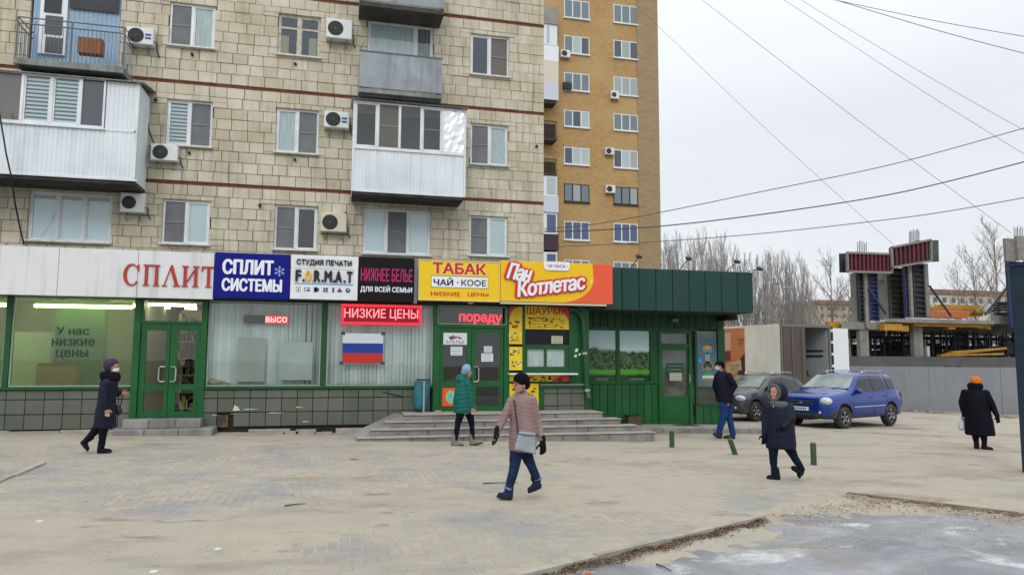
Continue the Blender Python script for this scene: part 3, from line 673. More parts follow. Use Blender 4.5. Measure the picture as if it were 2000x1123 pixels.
# open balcony with tin sheets at the centre, third floor
Yt = YW-1.0
tx0, tx1 = U(702, 150, Yt).x, U(863, 150, Yt).x; tz0, tz1 = U(782, 176, Yt).z, U(782, 108, Yt).z
BAL3 = MB().box(tx0-.02, tx1+.02, Yt-.02, YW-.03, tz0-.17, tz0-.06).build('balcony', M_slab, bld, label='open balcony fenced with dull grey tin sheets')
b = MB(); b.box(tx0, tx1, Yt, Yt+.02, tz0, tz1); b.box(tx0, tx0+.02, Yt+.02, YW-.05, tz0, tz1); b.box(tx1-.02, tx1, Yt+.02, YW-.05, tz0, tz1); b.build('tin_sheet', M_tin, BAL3)
b = MB(); b.box(tx0-.02, tx1+.02, Yt-.02, Yt+.03, tz1, tz1+.035); b.tube([(tx0, Yt, tz1+.03), (tx0+.14, Yt, tz1+.33)], .012, 5); b.tube([(tx1-.01, Yt, tz1+.03), (tx1-.01, Yt, tz1+.33)], .012, 5)
for i in range(4): x = tx0+.05+(tx1-tx0-.1)*i/3; b.box(x-.015, x+.015, Yt+.03, Yt+.05, tz0-.06, tz1)
b.build('railing', M_rail, BAL3)
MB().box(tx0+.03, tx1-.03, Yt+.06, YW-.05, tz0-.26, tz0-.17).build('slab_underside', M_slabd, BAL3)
# slab of the balcony above (its edge shows at the top of the picture) and its sheets
ux0, ux1 = U(702, 20, Yt).x, U(867, 20, Yt).x; uz = U(785, 18, Yt).z
BAL4 = MB().box(ux0, ux1, Yt-.02, YW-.03, uz-.04, uz+.10).build('balcony', M_slabd, bld, label='dark stained underside of the topmost balcony')
b = MB(); b.box(ux0, ux1, Yt, Yt+.02, uz+.16, uz+1.2); b.box(ux0, ux0+.02, Yt+.02, YW-.05, uz+.16, uz+1.2); b.box(ux1-.02, ux1, Yt+.02, YW-.05, uz+.16, uz+1.2); b.build('tin_sheet', M_tin, BAL4)

# open balcony at the left with blue back wall
Yo = YW-1.05
ox0, ox1 = U(30, 110, Yo).x, U(241, 110, Yo).x; oz0 = U(130, 122, Yo).z; oz1 = U(130, 43, Yo).z
BAL5 = MB().box(ox0-.03, ox1+.03, Yo-.03, YW-.03, oz0-.17, oz0).build('balcony', M_slab, bld, label='open balcony with thin grey railing and pale blue back wall')
MB().box(ox0+.05, ox1-.05, Yo+.08, YW-.05, oz0-.22, oz0-.17).build('slab_underside', M_slabd, BAL5)
b = MB(); h2 = oz1-.17
for zz in (oz1, h2): b.tube([(ox0, YW-.05, zz), (ox0, Yo, zz), (ox1, Yo, zz), (ox1, YW-.05, zz)], .02, 6)
for i in range(27): x = ox0+(ox1-ox0)*i/26; b.box(x-.006, x+.006, Yo-.006, Yo+.006, oz0, h2)
for i in range(9): y = Yo+(YW-.1-Yo)*i/8; b.box(ox1-.006, ox1+.006, y-.006, y+.006, oz0, h2); b.box(ox0-.006, ox0+.006, y-.006, y+.006, oz0, h2)
for x in (ox0, (ox0+ox1)/2, ox1): b.box(x-.018, x+.018, Yo-.018, Yo+.018, oz0, oz1)
b.build('railing', M_rail, BAL5)
MB().box(U(150, 90, Yo).x, U(198, 90, Yo).x, Yo+.03, Yo+.3, U(175, 106, Yo+.1).z, U(175, 76, Yo+.1).z).build('wooden_crate', mat('brown_crate', '#7a4a2c', .7, col2='#93623c', scale=4, stretch=(9, 9, .5)), BAL5)
b = MB(); r_ = bk_door[0]; corr(b, U(62, 60, YW).x, U(236, 60, YW).x, YW+.03, oz0-.1, 14.6, .12); b.build('blue_panelling', mat('pale_blue_panel', '#86a2bc', .7, col2='#98afc4', scale=2), BAL5)
def pwin(x0, y0, x1, y1, Y, m, nm): r_ = RP(x0, y0, x1, y1, Y); return MB().box(r_[0], r_[1], Y-.012, Y+.01, r_[2], r_[3]).build(nm, m, BAL5)
r_ = RP(79, -40, 132, 108, YW); b = MB(); b.box(r_[0], r_[1], YW-.05, YW+.02, r_[2], r_[3]); b.build('balcony_door', M_white, BAL5)
pwin(88, -40, 122, 26, YW-.06, mat('door_pane_dark', '#2f3438', .1), 'pane'); pwin(88, 32, 122, 68, YW-.06, mat('door_pane_grey', '#4a5054', .15), 'pane'); pwin(88, 74, 122, 104, YW-.06, mat('door_pane_grey', '#4a5054', .15), 'pane')
pwin(138, -40, 234, 22, YW-.02, mat('door_pane_dark', '#2f3438', .1), 'pane')

# ---- air conditioners
M_ac = mat('ac_white', '#d9dcdb', .45, col2='#cfd1cc', scale=3); M_acd = mat('ac_grille', '#4b4d4c', .6); M_acl = mat('ac_blue_label', '#2b4a9a', .5)
def aircon(x0, y0, x1, y1, Y, lab, label_=0, tint=None, grp='air conditioners on the cream stone wall', det=True, pipe=1):
    X0, X1, Z0, Z1 = RP(x0, y0, x1, y1, Y-.32); t = thing('air_conditioner', lab, 'air conditioner', ((X0+X1)/2, Y-.2, Z0), 0, grp)
    hh = Z1-Z0; ww = X1-X0; b = MB(); c = .02; y0_ = Y-.34; y1_ = Y-.06
    b.block(X0, X1, y0_, y1_, Z0, Z1, c); casing = b.build('casing', tint or M_ac, t)
    r = min(hh*.43, ww*.30); cx = X0+ww*.36; cz = Z0+hh*.5
    b = MB(); b.disc((cx, y0_-.006, cz), r, .012, 20); b.build('fan_recess', mat('ac_dark', '#2c2e2e', .7), t)
    b = MB()
    for k in range(1, 6): b.lathe([(r*k/5, 0), (r*k/5-.008, -.006), (r*k/5-.014, 0)], (cx, y0_-.008, cz), 20)
    for k in range(6): a = math.pi*k/6; b.obox((cx-r*math.cos(a), y0_-.012, cz-r*math.sin(a)), (cx+r*math.cos(a), y0_-.012, cz+r*math.sin(a)), .006, .006)
    b.disc((cx, y0_-.02, cz), r*.16, .012, 10); b.build('fan_grille', M_acd if det else M_acd, t)
    if label_:
        for k in (0, 1): MB().box(X0+ww*.70, X0+ww*.92, y0_-.003, y0_+.004, Z0+hh*(.32+.2*k), Z0+hh*(.45+.2*k)).build('blue_sticker', M_acl, t)
    b = MB()
    for xx in (X0+ww*.2, X0+ww*.8): b.box(xx-.015, xx+.015, y0_+.02, Y-.03, Z0-.035, Z0-.002); b.obox((xx, y0_+.05, Z0-.03), (xx, Y-.04, Z0-.2), .02, .02)
    b.build('bracket', mat('bracket_steel', '#8a8a85', .6), t)
    if pipe: b = MB(); b.tube([(X1-.01, Y-.2, Z0+hh*.35), (X1+.06, Y-.16, Z0+hh*.3), (X1+.05, Y-.06, Z0+.0), (X1+.12, Y-.05, Z0-.12*pipe)], .018, 6); b.build('pipe', mat('pipe_wrap', '#3b3d3e', .8), t)
    return t
aircon(246, 54, 300, 87, YW, 'air conditioner with blue sticker beside the open blue balcony', 1, pipe=2)
aircon(637, 38, 688, 76, YW, 'white air conditioner right of the old wooden window, third floor')
aircon(633, 218, 682, 250, YW, 'air conditioner with blue sticker left of the foil-paned balcony', 1)
aircon(294, 282, 347, 314, YW, 'air conditioner beside the large white balcony, below a hanging cable')
aircon(235, 377, 282, 415, YW, 'air conditioner between the wide window and the two-pane window over the shops')
aircon(626, 416, 677, 453, YW, 'yellowed air conditioner over the black shop sign', tint=mat('ac_yellowed', '#cdc7b0', .5))
b = MB(); b.tube([U(288, 200, YW-.06), U(287, 222, YW-.1), U(291, 255, YW-.08), U(301, 282, YW-.15)], .018, 6); tag(b.build('cable', mat('cable_black', '#242628', .7)), 'short black cable hanging over the air conditioner by the white balcony', 'cable')
b = MB(); b.tube([U(-5, 200, 20.8), U(3, 245, 20.8), U(12, 300, 20.8), U(22, 345, 20.9), U(30, 400, 21.3), U(40, 450, 21.9), U(47, 478, 22.3)], .022, 6); tag(b.build('cable', MATS['cable_black']), 'black cable hanging down the wall at the far left', 'cable')
# ================================================================ SHOP ROW
YS = 17.5; YG = 16.9
M_green = mat('green_paint', '#0c5026', .4, col2='#0b4520', scale=1.6, streak=.25, streakc='#2b3d2c')
M_greend = mat('dark_green_paint', '#11351f', .5, col2='#0d2c1a', scale=2)
M_tile = mat('grey_green_tile', '#5e6258', .45, col2='#555a50', scale=1.3, rndv=.07, bump=.002, bscale=30, streak=.25, streakc='#4f5149')
M_joint = mat('tile_joint', '#24241f', .95)
M_shopg = glass('shop_glass', (.93, .96, .94), .05)
M_film = glass('frosted_film', (.80, .88, .70), .06, .12, (.46, .52, .42), blur=.24)
M_blind = mat('vertical_blind', '#dfe7eb', .8, col2='#ccd5da', scale=1.2, rndv=.06)
M_metal = mat('brushed_steel', '#b9bcbe', .3, metal=.8)
M_soff = mat('soffit', '#23241f', .9, col2='#35352e', scale=2)
M_wdirty = mat('white_panel', '#d9dadc', .5, col2='#cccdcf', scale=.8, streak=.45, streakc='#9c9591')
def X_(px, Y=YS, y=700): return U(px, y, Y).x
def Z_(py, px=600, Y=YS): return U(px, py, Y).z
shop = thing('shop_row', 'long single-storey row of shops with green frames and grey tiled base', 'shop building', (0, YS, .1))
ZT0, ZSL, ZGT = .20, 1.105, 3.02
XE = X_(1150)              # right end of the row
XL_ = -13.
# structure behind
b = MB(); b.box(XL_, XE-.02, YS+.08, YW-.1, 3.25, 3.9); b.build('roof', mat('flat_roof', '#5c5b58', .9), shop)
b = MB(); b.box(XL_, XE, YG+.16, YS+.12, 3.10, 3.20); b.build('soffit', M_soff, shop)
b = MB(); b.box(XL_, XE, YS-.01, YS+.1, ZGT, 3.10); b.build('header', M_greend, shop)
b = MB(); b.box(XL_, X_(258), YS+.03, YS+.25, .0, 1.03); b.box(X_(402), X_(846), YS+.03, YS+.25, .0, 1.03); b.box(X_(992), XE, YS+.03, YS+.25, .0, 1.03); b.build('base_wall', M_joint, shop)
b = MB(); b.box(XL_, XE, YS+4.2, YS+4.3, .3, 3.2); b.build('rear_wall', mat('shop_rear_wall', '#8b8f74', .9), shop)
b = MB(); b.box(XL_, X_(846), YS+.25, YS+4.2, .3, .42); b.box(X_(846), XE, YS+.05, YS+4.2, .3, .47); b.build('floor', mat('shop_floor', '#8c8474', .6), shop)
b = MB(); b.box(XL_, XE, YS+.15, YS+4.2, 3.14, 3.2); b.build('ceiling', mat('shop_ceiling', '#c9caa8', .9), shop)
for px in (262, 400, 846, 992): MB().box(X_(px)-.03, X_(px)+.03, YS+.2, YS+4.2, .42, 3.14).build('partition', mat('shop_partition', '#b9bb9c', .9), shop)
# tiles: 300 limit is far away, each tile a part
tile_me = []
def tiles(xa, xb, pitch=.365, rows=((.84, 1.03), (.53, .83), (.21, .52)), off=0, broken=()):
    x = xa; j = 0
    while x < xb-.02:
        x1 = min(x+pitch, xb)
        for i, (z0, z1) in enumerate(rows):
            if (i, j) in broken: continue
            if x1-x < .1: continue
            key = (round(x1-x, 2), round(z1-z0, 2)); b = None
            for k_, m_ in tile_me:
                if k_ == key: b = m_ if isinstance(m_, list) else None
            if b is None:
                lst = []
                for v_ in range(4):
                    q = MB(); q.rv = v_/3.; q.block(-(x1-x)/2+.006, (x1-x)/2-.006, -.02, .03, -(z1-z0)/2+.003, (z1-z0)/2-.003, .005); lst.append(q.mesh('tile', M_tile))
                tile_me.append((key, lst)); b = lst
            instance(rnd.choice(b), 'tile', shop, ((x+x1)/2, YS+rnd.uniform(-.003, .005), (z0+z1)/2), (rnd.uniform(-.01, .01), rnd.uniform(-.006, .006), rnd.uniform(-.01, .01)))
        x = x1; j += 1
tiles(XL_+.3, X_(259), .358); tiles(X_(397), X_(816), .342, broken=((2, 1),)); tiles(X_(814), X_(846), .33); tiles(X_(1062), X_(1141), .355, rows=((.90, 1.03), (.60, .89), (.38, .59)))
b = MB(); b.box(X_(430), X_(451), YS-.04, YS+.05, .2, .47); b.build('metal_hatch', mat('rusty_hatch', '#3a332b', .8, col2='#6b5230', scale=7, thr=(.45, .6)), shop)
# cracked glue marks where tiles were knocked
b = MB()
for (px, py, w_, h_) in ((462, 797, .16, .12), (490, 799, .35, .02), (540, 806, .4, .018), (585, 795, .2, .02), (598, 823, .2, .02), (420, 811, .14, .015), (455, 808, .12, .01)):
    p = U(px, py, YS-.024); b.prism([(p.x-w_/2, p.z-h_/2), (p.x+w_*.5, p.z-h_*.4), (p.x+w_*.2, p.z+h_*.2), (p.x-w_*.3, p.z+h_*.6)], YS-.030, YS-.016)
b.build('glue_mark', mat('white_glue', '#c9cfbf', .9, col2='#a9b38c', scale=5), shop)
b = MB(); p = U(747, 765, YS); q = U(785, 774, YS); b.tube([(p.x, YS-.03, p.z), (q.x, YS-.035, q.z)], .012, 5); b.build('cable_stub', MATS['cable_black'], shop)
# sill rail and posts
for (a, c) in ((XL_, X_(258)), (X_(399), X_(846))):
    MB().block(a, c, YS-.07, YS+.1, 1.035, ZSL, .012).build('sill', M_green, shop)
for px in (12, 631.5): MB().box(X_(px)-.055, X_(px)+.055, YS-.01, YS+.09, ZSL, ZGT).build('post', M_green, shop)
MB().box(X_(-330)-.05, X_(-330)+.05, YS-.01, YS+.09, ZSL, ZGT).build('post', M_green, shop)
# windows
def shopwin(x0, x1, m, lab=None):
    b = MB(); t = .03; z0, z1 = ZSL, ZGT; b.box(x0, x1, YS+.02, YS+.07, z0, z0+t); b.box(x0, x1, YS+.02, YS+.07, z1-t, z1); b.box(x0, x0+t, YS+.02, YS+.07, z0+t, z1-t); b.box(x1-t, x1, YS+.02, YS+.07, z0+t, z1-t)
    o = b.build('window', mat('window_frame_pale', '#8fa08f', .5), shop, label=lab); MB().box(x0+t, x1-t, YS+.04, YS+.05, z0+t, z1-t).build('pane', m, o); return o
shopwin(X_(-325), X_(7), M_film); WA = shopwin(X_(18.5), X_(263.5), M_film, 'frosted shop window with dark green letters'); WB = shopwin(X_(404), X_(626), M_shopg); WC = shopwin(X_(637.5), X_(845), M_shopg)
for (s_, x0, y0, x1, y1) in (('У нас', 110, 638, 174, 654), ('низкие', 101, 661, 185, 676), ('цены', 109, 683, 172, 701)):
    r_ = RP(x0, y0, x1, y1, YS+.03); text(s_, r_, YS+.035, mat('letter_green', '#1a3a2a', .5), WA, bold=.025)
b = MB(); r_ = RP(104, 635, 200, 770, YS+.9); b.box(r_[0], r_[1], YS+.9, YS+1.2, r_[2]+.2, r_[3]+.6); b.build('display_stand', mat('stand_green', '#2f5a33', .7), shop)
b = MB(); b.box(X_(25, YS+1.2), X_(98, YS+1.2), YS+1.2, YS+1.9, .42, 2.3); b.box(X_(122, YS+1.1), X_(182, YS+1.1), YS+1.1, YS+1.3, .42, 2.55); b.build('white_cabinet', mat('cabinet', '#aeb4b2', .6), shop)
bx = thing('cardboard_box', 'brown cardboard box standing inside the frosted shop window', 'box', (X_(110, YS+.35), YS+.35, 1.2), 0)
r_ = RP(74, 715, 150, 752, YS+.3); MB().box(r_[0], r_[1], YS+.18, YS+.5, 1.1, r_[3]).build('carton', mat('cardboard', '#a07a4c', .85, col2='#8e6c42', scale=3), bx)
b = MB(); b.add([(r_[0], YS+.18, r_[3]+.002), (r_[1], YS+.18, r_[3]+.002), (r_[1]-.05, YS+.12, r_[3]+.06), (r_[0]+.05, YS+.12, r_[3]+.06)], [(0, 1, 2, 3)]); b.build('flap', mat('cardboard', ''), bx)
MB().box(XL_, X_(262), YS+.08, YS+.5, 1.03, 1.09).build('window_ledge', mat('cabinet', ''), shop)
# lamps inside
M_tube = emis('lamp_tube', '#fff6c8', 12); M_tube2 = emis('lamp_tube_soft', '#eef5a6', 22)
for k, (x0, x1, y_, z_) in enumerate(((X_(40), X_(240), YS+.55, 2.86), (X_(-300), X_(0), YS+.55, 2.86), (X_(40), X_(250), YS+2.4, 3.02))):
    t = thing('ceiling_lamp', ['long lamp tube glowing behind the frosted window with dark green words', 'lamp tube glowing behind the leftmost frosted window', 'second lamp tube deeper inside the frosted shop window'][k], 'lamp', ((x0+x1)/2, y_, z_), 0, 'lamps lit inside the shops')
    b = MB(); b.tube([(x0, y_, z_), (x1, y_, z_)], .035, 8); b.build('tube', M_tube2, t); MB().box(x0, x1, y_-.05, y_+.05, z_+.04, z_+.1).build('lamp_housing', M_white, t)
xm = X_(330, YS+1.2)
for k, (x0, x1, y_, z_) in enumerate(((X_(283, YS+.9), X_(378, YS+.9), YS+.9, 2.96), (X_(303, YS+2.5), X_(325, YS+2.5), YS+2.6, 3.0), (X_(355, YS+2.5), X_(378, YS+2.5), YS+2.6, 3.0))):
    t = thing('ceiling_lamp', ['bright lamp tube seen through the transom over the left double door', 'small lamp tube deep inside the left shop doorway, left one', 'small lamp tube deep inside the left shop doorway, right one'][k], 'lamp', ((x0+x1)/2, y_, z_), 0, 'lamps lit inside the shops')
    b = MB(); b.tube([(x0, y_, z_), (x1, y_, z_)], .03, 8); b.build('tube', M_tube, t); MB().box(x0, x1, y_-.05, y_+.05, z_+.035, z_+.09).build('lamp_housing', M_white, t)
# shelves with goods seen through the left door
for (px0, px1, yy, lab) in ((345, 420, 1.5, 'shop shelf with packets seen through the right leaf of the left door'), (262, 315, 2.6, 'shop shelf with reddish goods seen through the left leaf of the left door')):
    x0, x1 = X_(px0, YS+yy), X_(px1, YS+yy); t = thing('goods_shelf', lab, 'shelf', ((x0+x1)/2, YS+yy+.2, .42)); b = MB()
    for i in range(6): b.box(x0, x1, YS+yy, YS+yy+.35, .5+i*.4, .53+i*.4)
    b.box(x0, x1, YS+yy+.35, YS+yy+.38, .42, 2.9); b.build('rack', mat('shelf_cream', '#a39a78', .7), t)
    for ci, cc in enumerate(('#b9a24e', '#8a3a2a', '#7c8a6a', '#c9c3ae', '#3c4a5a')):
        q = MB()
        for i in range(6):
            x = x0+.03*ci
            while x < x1-.1:
                if rnd.random() < .4: h = rnd.uniform(.12, .32); q.box(x, x+rnd.uniform(.06, .1), YS+yy+.04, YS+yy+.25, .53+i*.4, .53+i*.4+h)
                x += .16
        q.build('packets', mat('goods_%d' % ci, cc, .6), t, kind='stuff')
# vertical blinds of window B and C
def vblind(x0, x1, gaps, win, off=.22):
    b = MB(); x = x0; i = 0
    while x < x1:
        g = .004
        for (ga, gb, gg) in gaps:
            if ga < x < gb: g = gg
        b.rv = rnd.random(); dy = rnd.uniform(-.01, .01); tw = rnd.uniform(.008, .03) if g < .02 else .05
        b.add([(x, YS+off+dy-tw, ZSL+.03+rnd.uniform(0, .01)), (x+.088, YS+off+dy+tw, ZSL+.03), (x+.088+rnd.uniform(-.006, .006), YS+off+dy+tw, ZGT-.04), (x, YS+off+dy-tw, ZGT-.04)], [(0, 1, 2, 3)]); x += .086+g; i += 1
    b.build('vertical_blind', M_blind, win)
vblind(X_(405), X_(626), ((X_(545), X_(572), .012), (X_(582), X_(600), .035), (X_(600), X_(626), .02)), WB); vblind(X_(638), X_(845), (), WC)
MB().box(X_(405), X_(845), YS+.5, YS+.52, ZSL, ZGT).build('dim_curtain', mat('dim_curtain', '#6b757c', .9), shop)
r_ = RP(462, 658, 517, 745, YS+.06); MB().box(r_[0], r_[1], YS+.075, YS+.08, r_[2], r_[3]).build('paper_sheet', mat('grey_paper', '#a9adaa', .8, col2='#9fa4a2', scale=2), WB)
r_ = RP(545, 668, 610, 742, YS+.06); MB().box(r_[0], r_[1], YS+.075, YS+.08, r_[2], r_[3]).build('paper_sheet', mat('pale_paper', '#b6bfc3', .7, col2='#a7b1b5', scale=2), WB)
b = MB(); p0 = U(466, 658, YS+.07); b.tube([(p0.x+i*.06, YS+.07, p0.z+.012*math.sin(i*1.3)) for i in range(12)], .008, 4); b.build('tape', mat('white_tape', '#e2e4e4', .6), WB)
b = MB(); p0 = U(404, 746, YS+.12); b.ball((p0.x+.16, YS+.13, ZSL+.09), .15, .05, .06, 10, 6); b.tube([(p0.x+.1, YS+.13, ZSL+.16), (p0.x+.5, YS+.12, ZSL+.05)], .02, 5); tag(b.build('crumpled_cloth', mat('cloth_beige', '#a49c84', .9), None), 'crumpled beige cloth lying on the sill inside the blinds window', 'cloth')
# flag
r_ = RP(669, 651, 748, 709, YS-.0); X0, X1, Z0, Z1 = r_
fl = thing('flag', 'white, blue and red striped flag taped flat on the shop window', 'flag', ((X0+X1)/2, YS+.02, Z0))
for i, (nm, c) in enumerate((('red_stripe', '#b83228'), ('blue_stripe', '#1d3f94'), ('white_stripe', '#ccd3d9'))):
    q = MB(); m_ = 14; za, zc = Z0+(Z1-Z0)*i/3, Z0+(Z1-Z0)*(i+1)/3
    pts = [(X0+(X1-X0)*j/m_, YS+.014+.004*math.sin(j*1.1)) for j in range(m_+1)]
    q.add([(x+(-.02 if i == 0 and False else 0), y, za) for x, y in pts]+[(x, y, zc) for x, y in pts], [(j, j+1, m_+2+j, m_+1+j) for j in range(m_)]); q.build(nm, mat('flag_'+nm, c, .8), fl)
for (x, z, s_) in ((X0, Z1, -1), (X1, Z1, 1), (X0-.02, Z0, -1), (X1, Z0, 1)):
    q = MB(); q.prism([(x-.05, z-.03), (x+.05, z-.04), (x+.05, z+.03), (x-.03, z+.045)], YS-.0, YS+.018); q.build('tape_corner', mat('dark_tape', '#3b3d3f', .6), fl)
# ---- LED boards
M_led = emis('led_red', '#ff2a3e', 2.6); M_ledt = emis('led_text', '#ff7f88', 1.8); M_blk = mat('black_board', '#1a1517', .5); M_pk = emis('led_pink', '#ff3848', 2.0)
def board(name, lab, rect, Y, m, cat='sign', dep=.05): t = thing(name, lab, cat, ((rect[0]+rect[1])/2, Y, rect[2])); MB().block(rect[0], rect[1], Y-dep, Y, rect[2], rect[3], .006).build('panel', m, t); return t
r_ = RP(666, 595, 823, 635, YS-.05); t = board('led_sign', 'glowing red LED board framed by red lights over the flag', r_, YS-.03, mat('led_board_red', '#30040a', .5, emit='#c80a1c', es=.40))
x0, x1, z0, z1 = r_; text('НИЗКИЕ ЦЕНЫ', (x0+.07, x1-.08, z0+.12, z1-.10), YS-.088, M_ledt, t, bold=.012)
me = MB(); me.ball((0, 0, 0), .017, n=8, m=5); me = me.mesh('light', M_pk, True)
n = 40
for i in range(n+1):
    for zz in (z0+.02, z1-.02): instance(me, 'light', t, (x0+.02+(x1-x0-.04)*i/n, YS-.09, zz))
for i in range(1, 9):
    for xx in (x0+.02, x1-.02): instance(me, 'light', t, (xx, YS-.09, z0+(z1-z0)*i/9))
b = MB(); q = .012
for bx in ((x0+.045, x1-.045, z0+.05, z0+.05+q), (x0+.045, x1-.045, z1-.05-q, z1-.05), (x0+.045, x0+.045+q, z0+.05, z1-.05), (x1-.045-q, x1-.045, z0+.05, z1-.05)): b.box(bx[0], bx[1], YS-.088, YS-.08, bx[2], bx[3])
b.build('light_border', M_led, t)
r_ = RP(476, 616, 564, 632, YS+.08); t = board('led_sign', 'small half lit red LED ticker behind the glass of the blinds window', (r_[0], r_[1], r_[2], r_[3]), YS+.14, mat('led_board_dim', '#2c1016', .6)); x0, x1, z0, z1 = r_
xa = x0+(x1-x0)*.47; MB().box(xa, x1-.01, YS+.085, YS+.088, z0+.005, z1-.005).build('lit_part', emis('led_lit', '#e01020', 1.5), t); text('ВЫСО', (xa+.02, x1-.04, z0+.035, z1-.03), YS+.083, emis('led_text_hot', '#ffb0b0', 2.5), t, bold=.012)
# ---- doors
M_doorg = mat('door_green', '#0c5a28', .38, col2='#0b4f23', scale=2)
def frame_leaf(b, x0, x1, z0, z1, holes, y0, y1):
    """slab with rectangular holes (stacked vertically, same x range)"""
    hx0, hx1 = holes[0][0], holes[0][1]; b.box(x0, hx0, y0, y1, z0, z1); b.box(hx1, x1, y0, y1, z0, z1)
    zs = [z0]+[v for h in sorted(holes, key=lambda h: h[2]) for v in (h[2], h[3])]+[z1]
    for i in range(0, len(zs), 2): b.box(hx0, hx1, y0, y1, zs[i], zs[i+1])
def RPx(x0, y0, x1, y1, Y=YS): return RP(x0, y0, x1, y1, Y)
def zc(py, px): return U(px, py, YS).z
D1 = thing('door_frame_group', '', '') if False else None
def doorunit(lab, xo0, xo1, zb_, ztop, trans, leaves, handles, handle_m):
    b = MB(); b.box(xo0, leaves[0][0]-.0, YS-.05, YS+.12, zb_, ztop); b.box(leaves[-1][1], xo1, YS-.05, YS+.12, zb_, ztop)
    b.box(leaves[0][0], leaves[-1][1], YS-.03, YS+.1, leaves[0][3], trans[2]); b.box(leaves[0][0], leaves[-1][1], YS-.03, YS+.1, trans[3], ztop)
    b.box(leaves[0][0], trans[0], YS-.03, YS+.1, trans[2], trans[3]); b.box(trans[1], leaves[-1][1], YS-.03, YS+.1, trans[2], trans[3])
    fr = b.build('door_frame', M_doorg, shop, label=lab)
    MB().box(trans[0], trans[1], YS+.04, YS+.045, trans[2], trans[3]).build('transom_pane', M_shopg, fr)
    for (lx0, lx1, lz0, lz1, holes) in leaves:
        b = MB(); frame_leaf(b, lx0+.006, lx1-.006, lz0, lz1-.006, holes, YS-.0, YS+.06); d = b.build('door', M_doorg, shop)
        for h in holes: MB().box(h[0], h[1], YS+.025, YS+.031, h[2], h[3]).build('pane', M_shopg, d)
        for zz in (lz0+.25, lz1-.3): xx = lx0+.0 if lx0 == leaves[0][0] else lx1; b = MB(); b.tube([(xx, YS-.02, zz-.06), (xx, YS-.02, zz+.06)], .018, 6); b.build('hinge', mat('hinge_dark', '#0d2a16', .5), d)
    for (px, sgn) in handles:
        b = MB(); x = X_(px); b.tube([(x, YS, 1.42), (x, YS-.07, 1.42), (x-sgn*.0, YS-.09, 1.44)], .014, 6)
        za, zb2 = zc(745, px), zc(716, px); b = MB(); b.tube([(x+sgn*.11, YS, za), (x+sgn*.11, YS-.05, za), (x+sgn*.03, YS-.08, za), (x, YS-.08, za+.04), (x, YS-.08, zb2-.04), (x+sgn*.03, YS-.08, zb2), (x+sgn*.11, YS-.05, zb2), (x+sgn*.11, YS, zb2)], .016, 6)
        b.build('door_handle', handle_m, shop)
lz0, lz1 = .43, zc(632, 330)
hl = [(X_(284), X_(323), zc(750, 300), zc(645, 300)), (X_(281), X_(321), zc(803, 300), zc(762, 300))]; hr = [(X_(346), X_(381), zc(750, 362), zc(645, 362)), (X_(343), X_(379), zc(803, 362), zc(762, 362))]
for h in (hl, hr): h[1] = (h[0][0], h[0][1], h[1][2], h[1][3])
doorunit('green double door of the left shop with lit interior', X_(259), X_(402), .40, ZGT, (X_(277), X_(395), zc(627, 330), zc(588, 330)),
         [(X_(272), X_(331), lz0, lz1, hl), (X_(331), X_(391), lz0, lz1, hr)], ((313, 1), (346, -1)), M_metal)
hl = [(X_(866), X_(912), zc(743, 888), zc(650, 888)), (X_(866), X_(912), zc(795, 888), zc(755, 888))]; hr = [(X_(930), X_(977), zc(743, 950), zc(650, 950)), (X_(930), X_(977), zc(793, 950), zc(755, 950))]
doorunit('green double door at the top of the wide steps', X_(846), X_(992), .48, ZGT, (X_(855), X_(987), zc(633, 920), zc(599, 920)),
         [(X_(858), X_(921), .49, zc(640, 920), hl), (X_(921), X_(984), .49, zc(640, 920), hr)], ((934, -1),), M_metal)
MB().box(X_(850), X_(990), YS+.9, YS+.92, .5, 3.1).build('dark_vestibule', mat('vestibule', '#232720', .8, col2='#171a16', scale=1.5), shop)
b = MB(); fr_ = (X_(854), X_(988), zc(634, 920), zc(598, 920))
for bx in ((fr_[0], fr_[1], fr_[2], fr_[2]+.015), (fr_[0], fr_[1], fr_[3]-.015, fr_[3]), (fr_[0], fr_[0]+.015, fr_[2], fr_[3]), (fr_[1]-.015, fr_[1], fr_[2], fr_[3])): b.box(bx[0], bx[1], YS-.055, YS-.03, bx[2], bx[3])
b.build('transom_trim', mat('pale_trim', '#a9a795', .6), shop)
t = thing('led_sign', 'scrolling red LED lettering in the transom over the right double door', 'sign', (X_(920), YS+.1, 2.55)); MB().box(fr_[0]+.03, fr_[1]-.03, YS+.07, YS+.11, fr_[2]+.02, fr_[3]-.06).build('panel', M_blk, t)
r_ = RP(897, 613, 981, 634, YS+.03); text('пораду', r_, YS+.064, emis('led_red2', '#ff1c38', 1.9), t, bold=.035)
